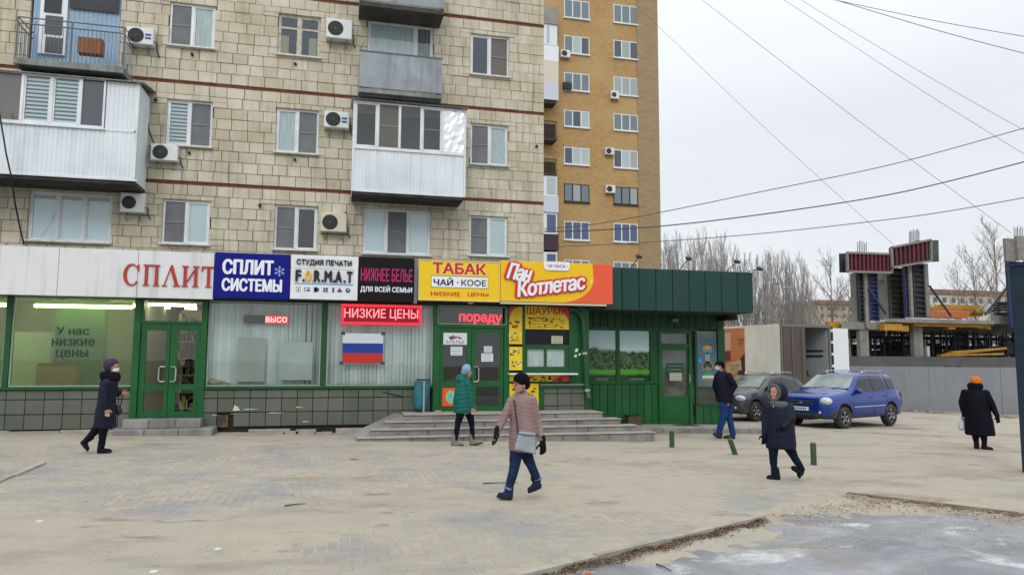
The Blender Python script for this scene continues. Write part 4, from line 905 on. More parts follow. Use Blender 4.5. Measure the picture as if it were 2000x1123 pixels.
# posters and papers
def sheet(nm, lab, x0, y0, x1, y1, m, Y=YS-.004, cat='poster', th=.004, parent=None):
    r_ = RP(x0, y0, x1, y1, Y); t = thing(nm, lab, cat, ((r_[0]+r_[1])/2, Y, r_[2])); MB().box(r_[0], r_[1], Y-th, Y, r_[2], r_[3]).build('sheet', m, t); return t, r_
M_paper = mat('white_paper', '#d6d9dc', .8)
t, r = sheet('paper_notice', 'white dressmaking notice with floral emblem at the top of the left leaf', 866, 650, 912, 673, M_paper, YS-.006)
text('АТЕЛЬЕ', (r[0]+.06, r[1]-.06, r[2]+.02, r[2]+.10), YS-.012, mat('ink_grey', '#4b5566', .8), t, bold=.002); dx = r[1]-r[0]
b = MB(); 
for i, (u_, v_, c) in enumerate(((.3, .6, '#2a3a78'), (.42, .7, '#3f5a9a'), (.5, .58, '#b5542e'), (.6, .66, '#c98a2a'), (.7, .55, '#7a3f8a'), (.36, .5, '#22305a'))):
    q = MB(); q.disc((r[0]+dx*u_, YS-.013-.0005*i, r[2]+(r[3]-r[2])*v_), .05, .002, 10, ry=.022); q.build('emblem', mat('emblem_%d' % i, c, .7), t)
M_ink = mat('blue_ink', '#6a7db5', .8)
def lines(t, r, n, m, Y, x0=.1, x1=.9):
    q = MB(); 
    for i in range(n):
        z = r[3]-(r[3]-r[2])*(i+.7)/(n+.4); w_ = (r[1]-r[0]); a = r[0]+w_*x0
        while a < r[0]+w_*x1: e = rnd.uniform(.02, .06); q.box(a, min(a+e, r[0]+w_*x1), Y-.003, Y-.001, z-.008, z+.008); a += e+.012
    q.build('writing', m, t, kind='stuff')
for (x0, y0, x1, y1, lab) in ((880, 677, 903, 694, 'small white paper with blue writing under the floral notice'), (945, 676, 961, 688, 'small white paper on the right leaf, upper one'), (940, 690, 963, 706, 'larger tilted white paper on the right leaf')):
    t, r = sheet('paper_notice', lab, x0, y0, x1, y1, M_paper, YS-.006); lines(t, r, 3, M_ink, YS-.011)
t, r = sheet('poster', 'orange poster with a blue globe low on the left leaf', 864, 757, 889, 793, mat('orange_poster', '#d9532b', .6), YS-.006)
b = MB(); b.disc(((r[0]*.35+r[1]*.65), YS-.013, (r[2]+r[3])/2), .12, .002, 18, ry=.16); b.build('globe', mat('poster_blue', '#3f9fc4', .6, col2='#9ac46a', scale=12), t)
# kiosk with serving window (right of the double door)
MB().box(X_(991), X_(1116), YS+.0, YS+.12, 2.95, 3.1).build('kiosk_header', M_green, shop)
b = MB(); b.box(X_(991), X_(994.5), YS-.04, YS+.1, .48, 3.0); b.box(X_(1020), X_(1025), YS-.03, YS+.1, 1.2, 3.0); b.box(X_(1111), XE, YS-.02, YS+.14, 1.03, 3.1); b.box(X_(994), X_(1111), YS+.004, YS+.09, zc(732, 1050), zc(727, 1050)-.002); b.box(X_(1052), X_(1062), YS-.03, YS+.1, .48, 1.06); b.box(X_(1141), XE, YS-.03, YS+.1, .3, 1.06); b.box(X_(994), X_(1111), YS+.02, YS+.1, zc(749, 1050), zc(744, 1050)); b.box(X_(1052), XE, YS-.05, YS+.1, 1.03, 1.10)
b.box(X_(1025), X_(1111), YS+.0, YS+.1, zc(682, 1060), zc(673, 1060)); b.box(X_(1025), X_(1030), YS+.0, YS+.1, zc(716, 1060), zc(682, 1060)); b.box(X_(1064), X_(1068), YS+.0, YS+.1, zc(716, 1060), zc(682, 1060)); b.box(X_(1104), X_(1111), YS+.0, YS+.1, zc(716, 1060), zc(682, 1060)); b.box(X_(1025), X_(1111), YS+.0, YS+.1, zc(727, 1060), zc(716, 1060))
b.build('kiosk_frame', M_green, shop)
MB().box(X_(1025), X_(1112), YS+.03, YS+.036, zc(674, 1060), zc(640, 1060)).build('dark_pane', mat('dark_glass', '#101016', .1, spec=.25), shop)
for (a, c) in ((1030, 1064), (1068, 1104)):
    MB().box(X_(a), X_(c), YS+.03, YS+.034, zc(716, 1060), zc(682, 1060)).build('pane', M_shopg, shop)
    k = MB(); xa_, xb_ = X_(a), X_(c); m_ = 16; k.add([(xa_+(xb_-xa_)*j/m_, YS+.07+.008*math.sin(j*2.1), zc(716, 1060)) for j in range(m_+1)]+[(xa_+(xb_-xa_)*j/m_, YS+.07+.008*math.sin(j*2.1), zc(682, 1060)) for j in range(m_+1)], [(j, j+1, m_+2+j, m_+1+j) for j in range(m_)]); k.build('curtain', M_cur, shop)
MB().block(X_(992)-.02, X_(1121), YS-.33, YS+.02, zc(731, 1057)-.005, zc(731, 1057)+.035, .005).build('serving_shelf', M_white, shop)
M_yel = mat('menu_yellow', '#e0c21a', .5, col2='#d2b418', scale=3); M_red = mat('menu_red', '#c8392c', .5); M_food = [mat('food_%d' % i, c, .7) for i, c in enumerate(('#6b3a1e', '#9c5a2a', '#7a8a3a', '#a3341f', '#d9d4bf', '#3d2a1c'))]
def food(t, r, n, Y, lo=0., hi=1., s=1.):
    for c in range(3):
        q = MB()
        for i in range(n):
            x = r[0]+(r[1]-r[0])*rnd.uniform(.1, .9); z = r[2]+(r[3]-r[2])*rnd.uniform(lo+.04, hi-.04); q.disc((x, Y-.003*c-.003*rnd.random(), z), rnd.uniform(.02, .05)*s, .002, 7, ry=rnd.uniform(.012, .03)*s)
        q.build('food_picture', M_food[(c*2+n) % 6], t, kind='stuff')
def redcorner(t, r, Y, side):   # curved red corner
    k = 8; x0, x1, z0, z1 = r; w_, h_ = (x1-x0), (z1-z0)
    if side == 'tl': p = [(x0, z1), (x0, z1-min(h_, w_*1.1))]+[(x0+w_*.8*(1-math.cos(a)), z1-min(h_, w_*1.1)*(1-math.sin(a))) for a in [math.pi/2*i/k for i in range(1, k+1)]]
    elif side == 'tr': p = [(x1, z1), (x0+w_*.45, z1)]+[(x1-w_*.55+w_*.55*math.sin(a), z1-h_*.75*(1-math.cos(a))) for a in [math.pi/2*i/k for i in range(1, k+1)]]
    else: p = [(x1, z0), (x1, z1)]+[(x1-w_*.28*math.sin(a), z0+h_*math.cos(a)) for a in [math.pi/2*i/k for i in range(1, k+1)]]
    q = MB(); q.prism(p, Y-.003, Y-.001); q.build('red_corner', M_red, t)
t, r = sheet('menu_board', 'tall narrow yellow food panel beside the dark kiosk glass, upper one', 994.5, 599, 1020, 672, M_yel, YS-.04, 'sign'); redcorner(t, r, YS-.044, 'tl'); food(t, r, 3, YS-.047, .4, .7, 1.1); food(t, r, 4, YS-.047, .05, .35, 1.1)
t, r = sheet('menu_board', 'narrow yellow food panel beside the serving window, lower one', 994.5, 677, 1020, 723, M_yel, YS-.04, 'sign'); food(t, r, 4, YS-.044, .6, .95); food(t, r, 4, YS-.044, .1, .4)
t, r = sheet('menu_board', 'yellow menu with red heading above the dark kiosk glass', 1025, 599, 1111, 643, M_yel, YS-.02, 'sign'); redcorner(t, r, YS-.024, 'tr'); text('ШАУРМА', (r[0]+.05, r[1]-.05, r[3]-.20, r[3]-.02), YS-.033, mat('heading_red', '#a83226', .6), t, bold=.02); food(t, r, 13, YS-.028, .02, .58, .8); lines(t, (r[0]+.02, r[1]-.3, r[2], r[3]-.25), 4, mat('menu_print', '#8b8030', .8), YS-.026)
t, r = sheet('menu_board', 'long yellow food banner under the white serving shelf', 993, 732, 1111, 744.5, M_yel, YS-.02, 'sign'); redcorner(t, r, YS-.024, 'br'); food(t, r, 9, YS-.028, .1, .9, 1.2)
t, r = sheet('menu_board', 'square yellow food panel at the foot of the kiosk', 994.5, 749, 1052, 795, M_yel, YS-.02, 'sign'); food(t, r, 9, YS-.024, .1, .9, 1.3)
t, r = sheet('paper_notice', 'small beige notice inside the dark kiosk glass', 1077, 656, 1099, 671, mat('beige_paper', '#b9bba6', .8), YS+.025); lines(t, r, 3, mat('ink_dark', '#555a50', .8), YS+.02)
b = MB(); 
for (px, py, s_) in ((1126, 684, .045), (1132, 692, .03), (1124, 695, .035), (1140, 682, .05)): p = U(px, py, YS-.02); b.prism([(p.x-s_, p.z-s_), (p.x+s_*.8, p.z-s_*.7), (p.x+s_, p.z+s_), (p.x-s_*.6, p.z+s_*.9)], YS-.026, YS-.0205)
b.build('torn_paper', M_paper, shop)
MB().block(X_(1054), X_(1144), YS-.07, YS+.1, 1.10, 1.135, .004).build('tile_cap', mat('grey_cap', '#7c8079', .6), shop)
b = MB(); b.disc((X_(915, YS), YG+.4, 3.07), .07, .05, 12, 'z') ; b.build('soffit_lamp', M_white, shop)
# drain pipe
b = MB(); P = [U(1113, 603, YS-.15), U(1121, 604, YS-.15), U(1133, 612, YS-.15), U(1139, 628, YS-.15), U(1142, 690, YS-.15), U(1147, 762, YS-.15), U(1150, 778, YS-.22)]
b.tube(P, .06, 10); dp = thing('drain_pipe', 'dark green drain pipe coming down beside the kiosk', 'drain pipe', (P[-1].x, P[-1].y, P[-1].z)); b.build('pipe', mat('pipe_green', '#17452a', .45, streak=.5, streakc='#5a6a5a'), dp)
for p in (P[4], P[5]): b = MB(); b.lathe([(.062, -.03), (.068, -.03), (.068, .03), (.062, .03)], (p.x, p.y, p.z), 12, 'z'); b.build('pipe_clamp', mat('clamp', '#9aa39a', .5), dp)

# ================================================================ SIGN BAND
def sgn(lab, x0, y0, x1, y1, m, Y=YG, dep=.14, edge=None, nm='shop_sign'):
    r = RP(x0, y0, x1, y1, Y); t = thing(nm, lab, 'sign', ((r[0]+r[1])/2, Y+.07, r[2])); b = MB(); b.block(r[0], r[1], Y, Y+dep, r[2], r[3], .008); b.build('panel', m, t); return t, r
TY = YG-.004
def sub_rect(r, a, b_, c, d): w_, h_ = r[1]-r[0], r[3]-r[2]; return (r[0]+w_*a, r[0]+w_*b_, r[2]+h_*c, r[2]+h_*d)
t = thing('shop_sign', 'long dirty white sign panels with red serif letters, partly hidden by the blue sign', 'sign', (X_(200, YG), YG+.1, 3.1))
zt_, zb_ = RP(112, 486, 268, 578, YG)[3], RP(112, 486, 268, 579, YG)[2]
for (a, c) in ((-420, -150), (-150, 112), (112, 268), (268, 417.5)): MB().block(X_(a, YG, 530)+.004, X_(c, YG, 530)-.004, YG+.04, YG+.16, zb_, zt_, .006).build('white_panel', M_wdirty, t)
# serif letters as polygons
def serif_letters(t, m, Y):
    zb, zt = U(330, 559, YG).z, U(330, 518, YG).z; H = zt-zb
    def X(px): return U(px, 540, YG).x
    sf = .045*H*1.2
    def add(polys):
        b = MB()
        for k, p in enumerate(polys): b.prism([(x, zb+z*H) for x, z in p], Y-.03-.0004*k, Y)
        b.build('letter', m, t)
    # С
    cx, rx = (X(240)+X(272))/2, (X(272)-X(240))/2; o, i_ = [], []
    for k in range(25):
        a = math.radians(38+ (322-38)*k/24); o.append((cx+rx*math.cos(a), .5+.52*math.sin(a))); i_.append((cx+rx*.10+rx*.70*math.cos(a), .5+.455*math.sin(a)))
    add([o+i_[::-1], [(X(269), .66), (X(270.4), .66), (X(270.4), 1.0), (X(268.5), 1.0), (X(266), .90)]])
    def stem(px0, px1): 
        return [[(X(px0), .04), (X(px1), .04), (X(px1), .96), (X(px0), .96)], [(X(px0-3.2), 0), (X(px1+3.2), 0), (X(px1+3), .045), (X(px0-3), .045)], [(X(px0-3.2), .955), (X(px1+3.2), .955), (X(px1+3.2), 1.), (X(px0-3.2), 1.)]]
    add(stem(282, 288)+stem(302, 308)+[[(X(285), .93), (X(305), .93), (X(305), 1.), (X(285), 1.)]])
    add([[(X(333), 1.02), (X(336), 1.02), (X(349), .03), (X(342), .03), (X(331.5), .82), (X(321.5), .03), (X(319.5), .03)], [(X(316), 0), (X(326), 0), (X(326), .045), (X(316), .045)], [(X(338), 0), (X(352), 0), (X(352), .045), (X(338), .045)]])
    add(stem(358, 364)+stem(379, 385)+[[(X(363), .10), (X(380), .80), (X(380), .90), (X(363), .2)]])
    add(stem(404, 410)+[[(X(393), .93), (X(417), .93), (X(417), 1.), (X(393), 1.)], [(X(393), .75), (X(394.5), .75), (X(397), .94), (X(393), .97)]])
serif_letters(t, mat('serif_red', '#a33227', .6), YG+.04)
M_navy = mat('sign_blue', '#0c1478', .5, spec=.15); M_wl = mat('white_letters', '#dde2ea', .5); M_bl2 = mat('black_letters', '#14161c', .5)
t, r = sgn('blue sign with white letters and a snowflake', 418.5, 495, 566, 583, M_navy)
text('СПЛИТ', sub_rect(r, .10, .78, .52, .86), TY-.002, M_wl, t, bold=.045, extrude=.002); text('СИСТЕМЫ', sub_rect(r, .10, .90, .15, .44), TY-.002, M_wl, t, bold=.045, extrude=.002)
b = MB(); cx, cz, R_ = r[0]+(r[1]-r[0])*.86, r[2]+(r[3]-r[2])*.62, .115
for k in range(6):
    a = math.pi*k/3+math.pi/6; P0 = (cx, YG-.01, cz); P1 = (cx+R_*math.cos(a), YG-.01, cz+R_*math.sin(a)); b.obox(P0, P1, .006, .016, (0, 1, 0)) if False else b.tube([P0, P1], .009, 4)
    for f_ in (.5, .75):
        q = (cx+R_*f_*math.cos(a), YG-.01, cz+R_*f_*math.sin(a))
        for s_ in (-1, 1): b.tube([q, (q[0]+R_*.27*math.cos(a+s_*.9), YG-.01, q[2]+R_*.27*math.sin(a+s_*.9))], .007, 4)
b.build('snowflake', mat('ice_blue', '#8fb4e6', .5), t)
t, r = sgn('white print studio sign with raised black letters and a yellow round letter', 567.5, 500, 699, 585, mat('sign_white', '#dfe2e6', .45, col2='#d3d6da', scale=2))
text('СТУДИЯ ПЕЧАТИ', sub_rect(r, .08, .90, .76, .91), TY-.03, M_bl2, t, bold=.02, extrude=.03)
xs_ = [('F', .07, .155), ('O', .21, .30), ('R', .34, .44), ('M', .495, .61), ('A', .655, .76), ('T', .83, .92)]
for ch, a, c in xs_: text(ch, sub_rect(r, a, c, .40, .66), YG-.045, M_bl2 if ch != 'O' else mat('yellow_letter', '#e0ad14', .5), t, bold=.045, extrude=.04, name='letter')
for a, yl in ((.175, 0), (.315, 1), (.455, 0), (.625, 0), (.785, 0)): q = sub_rect(r, a, a+.03, .40, .45); MB().box(q[0], q[1], YG-.04, YG, q[2], q[3]).build('letter_dot', M_bl2 if not yl else MATS['yellow_letter'], t)
q = sub_rect(r, .06, .93, .345, .365); MB().box(q[0], q[1], YG-.012, YG, q[2], q[3]).build('blue_underline', mat('sky_blue_line', '#4fa6d8', .5), t)
q = sub_rect(r, .04, .96, .695, .703); MB().box(q[0], q[1], YG-.004, YG, q[2], q[3]).build('grey_rule', mat('grey_rule', '#8b8f94', .5), t)
M_ico = mat('icon_slate', '#3c4a5c', .5); zz = r[2]+(r[3]-r[2])*.22; hh = .055; W_ = r[1]-r[0]
for i, a in enumerate((.12, .25, .385, .52, .635, .73, .855)):
    x = r[0]+W_*a; b = MB(); Y0, Y1 = YG-.005, YG-.0005
    if i == 0: [b.box(*k) for k in ((x-.05, x+.05, Y0, Y1, zz+hh-.006, zz+hh), (x-.05, x+.05, Y0, Y1, zz-hh, zz-hh+.006), (x-.05, x-.044, Y0, Y1, zz-hh+.006, zz+hh-.006), (x+.044, x+.05, Y0, Y1, zz-hh+.006, zz+hh-.006))]; b.prism([(x-.02, zz-.03), (x+.02, zz-.03), (x, zz+.035)], Y0, Y1)
    elif i == 1: b.box(x-.07, x+.06, Y0, Y1, zz+.03, zz+.042); b.box(x-.07, x-.058, Y0, Y1, zz-.04, zz+.03); b.box(x+.05, x+.06, Y0, Y1, zz-.04, zz+.03); b.box(x-.058, x-.02, Y0, Y1, zz-.04, zz-.03); b.prism([(x-.02, zz-.04), (x+.05, zz-.04), (x+.04, zz), (x, zz+.01)], Y0, Y1)
    elif i == 2: b.box(x-.06, x+.01, Y0, Y1, zz-hh, zz+hh); b.disc((x+.01, Y0, zz), .05, .0045, 14)
    elif i == 3: [b.box(x+u_, x+u_+.045, Y0, Y1, zz+v_, zz+v_+.045) for u_ in (-.05, .005) for v_ in (-.05, .005)]
    elif i == 4: b.box(x-.022, x+.022, Y0, Y1, zz-hh, zz+hh)
    elif i == 5: b.box(x-.05, x+.05, Y0, Y1, zz-.045, zz-.005); b.prism([(x-.04, zz), (x+.04, zz), (x+.015, zz+.04), (x-.015, zz+.04)], Y0, Y1)
    else: b.disc((x, Y0, zz), .055, .0045, 16); 
    b.build('printed_icon', M_ico, t)
    if i == 6: q = MB(); q.disc((x+.01, Y0-.002, zz+.012), .018, .002, 10); q.build('printed_icon', M_wl, t)
t, r = sgn('black sign with magenta and white letters', 700, 503, 808.5, 587, mat('sign_black', '#111119', .5, spec=.15)); M_mag = mat('magenta', '#a81a5c', .5)
text('НИЖНЕЕ БЕЛЬЕ', sub_rect(r, .04, .97, .44, .74), TY-.002, M_mag, t, bold=.015, extrude=.002); text('ДЛЯ ВСЕЙ СЕМЬИ', sub_rect(r, .04, .97, .17, .35), TY-.002, M_wl, t, bold=.02, extrude=.002)
MB().box(X_(809.5, YG, 540), X_(816, YG, 540), YG+.05, YG+.25, zb_+.02, zt_+.03).build('sign_post', mat('post_grey', '#6f7276', .6), shop)
t, r = sgn('yellow tobacco and tea sign with red and black letters', 817.5, 509, 976, 588, mat('sign_yellow', '#e6bd0c', .45)); M_sr = mat('sign_red', '#b8242a', .5)
b = MB(); e = .018; x0, x1, z0, z1 = r
for bx in ((x0, x1, z0, z0+e), (x0, x1, z1-e, z1), (x0, x0+e, z0+e, z1-e), (x1-e, x1, z0+e, z1-e)): b.box(bx[0], bx[1], YG-.015, YG+.01, bx[2], bx[3])
b.build('sign_frame', mat('cream_frame', '#cfc9a8', .5), t)
text('ТАБАК', sub_rect(r, .165, .83, .66, .94), TY-.004, M_sr, t, bold=.05, extrude=.004); text('ТАБАК', sub_rect(r, .155, .84, .645, .955), TY, mat('sign_cream', '#e8dca0', .5), t, bold=.085)
q = sub_rect(r, .155, .85, .33, .60); MB().box(q[0], q[1], YG-.004, YG, q[2], q[3]).build('white_box', M_wl, t); q = sub_rect(r, .15, .855, .315, .615); MB().box(q[0], q[1], YG-.002, YG, q[2], q[3]).build('box_outline', mat('outline_brown', '#4a3a2a', .6), t)
text('ЧАЙ', sub_rect(r, .18, .42, .37, .57), TY-.006, M_bl2, t, bold=.03); text('КОФЕ', sub_rect(r, .52, .83, .37, .54), TY-.006, M_bl2, t, bold=.02); q = sub_rect(r, .465, .485, .44, .475); MB().box(q[0], q[1], YG-.01, YG, q[2], q[3]).build('letter_dot', M_sr, t)
text('НИЗКИЕ', sub_rect(r, .15, .51, .11, .22), TY-.002, M_sr, t, bold=.03); text('ЦЕНЫ', sub_rect(r, .60, .86, .11, .22), TY-.002, M_sr, t, bold=.03)
t, r = sgn('yellow and orange cutlet cafe sign with white script letters in red outline', 977.5, 513, 1196.5, 591, mat('sign_yellow2', '#e4b90a', .45)); x0, x1, z0, z1 = r; w_, h_ = x1-x0, z1-z0
poly = [(x1-.003, z0+.003), (x1-.003, z1-.003), (x0+w_*.825, z1-.003)]+[(x0+w_*.82-w_*.30*(1-math.cos(a)), z0+h_*.62*(1-math.sin(a))+.003) for a in [math.pi/2*i/12 for i in range(13)]]
poly = [(x1-.003, z0+.003), (x1-.003, z1-.003), (x0+w_*.815, z1-.003), (x0+w_*.825, z0+h_*.62)]+[(x0+w_*(.825-.32*(1-math.cos(a))), z0+h_*.62*(1-math.sin(a))+.003) for a in [math.pi/2*i/12 for i in range(1, 13)]]
b = MB(); b.prism(poly, YG-.003, YG+.002); b.build('orange_field', mat('sign_orange', '#dd5634', .5), t)
M_rl = mat('letter_backing_red', '#cc2a22', .5)
def script(s_, rect, rot, bold=.02):
    text(s_, rect, YG-.055, M_wl, t, bold=.04, shear=.22, extrude=.01, rot=rot, spacing=.93)
    for e_ in (.17*1.15*(rect[3]-rect[2]),): text(s_, (rect[0]-e_+.02, rect[1]+e_-.02, rect[2]-.7*e_+.014, rect[3]+.7*e_-.014), YG-.038, M_rl, t, bold=.17, shear=.22, extrude=.02, rot=rot, spacing=.93, name='letter_backing')
script('Пан', sub_rect(r, .055, .27, .50, .92), -10); script('Котлетас', sub_rect(r, .13, .75, .22, .62), 8)
b = MB(); q = sub_rect(r, .375, .605, .80, 1.02); k = 6; rr = .09
pl = [(q[0], q[3]), (q[0], q[2]+rr)]+[(q[0]+rr-rr*math.cos(a), q[2]+rr-rr*math.sin(a)) for a in [math.pi/2*i/k for i in range(1, k)]]+[(q[0]+rr, q[2]), (q[1]-rr, q[2])]+[(q[1]-rr+rr*math.sin(a), q[2]+rr-rr*math.cos(a)) for a in [math.pi/2*i/k for i in range(1, k)]]+[(q[1], q[2]+rr), (q[1], q[3])]
b.prism(pl, YG-.03, YG+.0); b.build('white_tab', M_wl, t); text('24 ЧАСА', (q[0]+.11, q[1]-.11, q[2]+.07, q[3]-.07), YG-.034, mat('tab_red', '#b8323c', .5), t, bold=.03)
b = MB()
for (xx, s_) in ((q[0]+.06, 1), (q[1]-.06, -1)): zz = (q[2]+q[3])/2; b.prism([(xx-s_*.012, zz+.02), (xx+s_*.012, zz), (xx-s_*.012, zz-.02)], YG-.034, YG-.03)
b.build('arrow_mark', MATS['tab_red'], t)
q = sub_rect(r, .795, .81, .50, .60); b = MB(); b.prism([(q[0], q[2]), (q[0]+.03, q[2]), (q[1]+.02, q[3]), (q[1]-.01, q[3])], YG-.006, YG-.004); b.build('cream_mark', mat('cream_mark', '#e6dc9a', .5), t)
b = MB(); a_, c_ = U(977, 594, YG+.02), U(1184, 597, YG+.02); b.box(a_.x, c_.x, YG-.01, YG+.08, r[2]-.06, r[2]-.012); b.build('lower_rail', mat('rail_cream', '#b9b5a5', .6), t)

# ================================================================ STEPS
st = thing('entrance_steps', 'small two-step grey concrete stoop at the left door', 'steps', (X_(315, 17.2), 17.0, .1))
def stepblk(t, x0, x1, y0, y1, z0, z1, n, nm='step'):
    for i in range(n):
        b = MB(); b.rv = rnd.random(); a, c = x0+(x1-x0)*i/n, x0+(x1-x0)*(i+1)/n; b.block(a+.004, c-.004, y0, y1, z0, z1, .014); b.build(nm, M_kerbd, t)
p = U(236, 830, 17.0); xa_, xb_ = U(212, 848, 16.75).x, U(414, 845, 16.75).x
stepblk(st, xa_, xb_, 16.75, YS+.02, -.06, .235, 3); stepblk(st, U(238, 825, 17.05).x, U(392, 825, 17.05).x, 17.05, YS+.04, .235, .42, 3)
# kerb stones along the foot of the shop wall
kt = thing('kerb_stones', 'row of old concrete kerb stones along the foot of the tiled shop wall', 'kerb', (X_(500), YS-.1, .1))
x = XL_
while x < X_(812):
    x1 = x+rnd.uniform(.85, 1.0)
    if not (xa_-.02 < x1 and x < xb_+.02) and not (X_(535) < (x+x1)/2 < X_(645) and rnd.random() < .5):
        q = MB(); q.rv = rnd.random(); q.block(x+.01, x1-.01, YS-.13, YS+.03, -.1, (.20 if x < X_(280) else .14)+rnd.uniform(-.02, .01), .015); q.build('kerb_stone', M_kerb if rnd.random() < .6 else M_kerbd, kt)
    x = x1
bs = thing('entrance_steps', 'wide four-step grey concrete stairs in front of the kiosk and right door', 'steps', (X_(990), 16.3, -.05))
ZL = .47; rise = (ZL+.06)/4; y0s = U(990, 862, 15.7).y
for k, (pl_, pr_, yk) in enumerate(((698, 1280, 15.70), (724, 1246, 16.02), (752, 1213, 16.34), (790, 1177, 16.66))):
    z1 = ZL-rise*(3-k); yy = [857, 845, 833, 820][k]
    xa2, xb2 = U(pl_, yy, yk).x, U(pr_, yy, yk).x; stepblk(bs, xa2, xb2, yk, yk+.36 if k < 3 else 17.45, z1-rise-(.12 if k == 0 else 0), z1, [6, 5, 5, 4][k])
    b = MB(); n_ = [6, 5, 5, 4][k]; b.block(xa2-.01, xb2+.01, yk-.03, yk+(.40 if k < 3 else .8), z1-.001, z1+.022, .006); b.build('tread', M_kerb, bs)
b = MB(); b.box(U(790, 820, 16.66).x, XE-.05, 17.4, YS+.02, -.1, ZL); b.box(U(790, 820, 16.66).x+.05, U(1177, 820, 16.66).x-.05, 16.7, 17.44, -.15, ZL-.02); b.build('landing', M_kerbd, bs)
# ramp slab along the left side of the stairs
L0, L1 = U(652, 851, 15.95), U(800, 812, 17.2); b = MB()
b.add([(L0.x, 16.0, .0), (L0.x+.55, 15.9, .0), (U(790, 820, 16.66).x+.2, 16.7, ZL-.0), (U(800, 812, 17.3).x-.35, 17.44, ZL-.0), (L0.x, 16.0, -.12), (L0.x+.55, 15.9, -.12), (U(790, 820, 16.66).x+.2, 16.7, -.12), (U(800, 812, 17.3).x-.35, 17.44, -.12)], [(0, 1, 2, 3), (0, 4, 5, 1), (1, 5, 6, 2), (2, 6, 7, 3), (3, 7, 4, 0)])
b.build('side_ramp', M_kerbd, bs)
MB().box(X_(812), U(790, 812, 17.3).x+.3, 17.3, YS+.0, -.1, ZL-.002).build('landing_end', M_kerbd, bs)
# rubble at the foot of the wall
b = MB()
for (px, s_) in ((548, .07), (570, .09), (600, .12), (640, .06), (622, .05)): p = U(px, 840, YS-.2); b.box(p.x-s_*2, p.x+s_*1.6, YS-.32, YS-.12, .02, .02+s_)
tag(b.build('rubble', M_kerb), 'broken pieces of pale kerb under the tiled wall', 'rubble')
# bin with a bag by the stairs
bn = thing('litter_bin', 'teal bag hanging from a grey post stand beside the steps', 'bin', (X_(827, 17.25), 17.25, ZL-.02)); px_ = X_(827, 17.25, 775); zt2 = U(827, 743, 17.25).z
b = MB(); b.box(px_-.02, px_+.02, 17.16, 17.20, .46, zt2); b.build('post', mat('bin_post', '#8a98a3', .5), bn)
b = MB(); xa2, xb2 = X_(814, 17.25, 745), X_(840, 17.25, 745); b.box(xa2, xb2, 17.20, 17.42, zt2-.0, zt2+.03); b.build('lid', mat('bin_lid', '#1e2224', .6), bn)
b = MB(); rings = []; zb2 = U(827, 800, 17.25).z; cols = 14; rows = 7
for j in range(rows):
    f_ = j/(rows-1); z = zt2-.02-(zt2-.02-zb2)*f_; wx = .17*(1+.10*math.sin(f_*5))*(1 if f_ < .9 else .8); cx = px_-.02-.05*f_
    rings.append([(cx+wx*math.cos(2*math.pi*i/cols)*(1+.08*math.sin(i*3.3+j)), 17.31+.10*math.sin(2*math.pi*i/cols), z) for i in range(cols)])
b.add([p for r__ in rings for p in r__], [(j*cols+i, j*cols+(i+1) % cols, (j+1)*cols+(i+1) % cols, (j+1)*cols+i) for j in range(rows-1) for i in range(cols)]+[tuple((rows-1)*cols+i for i in range(cols))]); b.build('bag', mat('teal_bag', '#2b7180', .4, col2='#215c6b', scale=9, bump=.02, bscale=9), bn, smooth=True)
b = MB(); p = U(214+635, 804, 17.3); b.box(X_(850, 17.35, 800), X_(862, 17.35, 800), 17.33, 17.4, ZL, ZL+.06); tag(b.build('pale_brick', M_kerb), 'pale block wedged at the foot of the right double door', 'brick')

# ================================================================ GREEN PAVILION
YP = 18.9
pv = thing('pavilion', 'low green boarded kiosk building with dark green metal fascia', 'kiosk', (X_(1300, YP), YP, -.1))
def XP(px, y=740): return U(px, y, YP).x
def ZP(py, px=1300): return U(px, py, YP).z
xl, xr = XE-.05, XP(1416.5); zb = ZP(829); zt3 = ZP(612)
M_core = mat('pavilion_core', '#0d2416', .8)
b = MB(); b.box(xl, xr-.02, YP+.3, YP+5.5, -.3, zt3+.45); b.box(xl, XP(1288), YP+.05, YP+.3, zb, ZP(745)); b.build('wall', M_core, pv)
M_board = mat('green_board_shade', '#0e3c1c', .5, col2='#0c351a', scale=2.2, rndv=.10, streak=.3, streakc='#0b2b16'); M_board2 = mat('green_board_lit', '#0b5524', .45, col2='#0a4a20', scale=2.2, rndv=.1)  # upper boards darkened, lower ones brightened: canopy shade put into the paint
def boards(x0, x1, z0, z1, m, pitch=.225, Y=YP):
    n = max(1, round((x1-x0)/pitch))
    for i in range(n): q = MB(); q.rv = rnd.random(); a = x0+(x1-x0)*i/n; c = x0+(x1-x0)*(i+1)/n; q.block(a+.004, c-.004, Y, Y+.05, z0, z1, .008); q.build('board', m, pv)
boards(xl, XP(1286), zb, ZP(749), M_board2); boards(xl, xr, ZP(643), zt3+.35, M_board); boards(XP(1358), xr, zb, ZP(790, 1380), M_board2)
b = MB(); b.box(xl, XP(1286), YP-.03, YP+.04, ZP(749), ZP(744)); b.box(XP(1128), XP(1145), YP-.02, YP+.06, ZP(744), ZP(645)); b.box(XP(1203.5), XP(1210.5), YP-.02, YP+.06, ZP(744), ZP(646)); b.box(XP(1270), XP(1287), YP-.02, YP+.06, ZP(744), ZP(646)); b.box(xl, XP(1358), YP-.02, YP+.05, ZP(646), ZP(641)); b.box(XP(1358), XP(1362), YP-.02, YP+.06, ZP(790, 1380), ZP(641)); b.box(XP(1403), xr, YP-.02, YP+.06, ZP(790, 1380), ZP(641)); b.box(XP(1362), XP(1403), YP-.03, YP+.06, ZP(792, 1380), ZP(786, 1380)); b.build('frame', M_green, pv)
# end wall boards (seen only from the side)
b = MB(); b.box(xr-.02, xr, YP+.06, YP+5.4, -.3, zt3+.4); b.build('end_wall', M_board, pv)
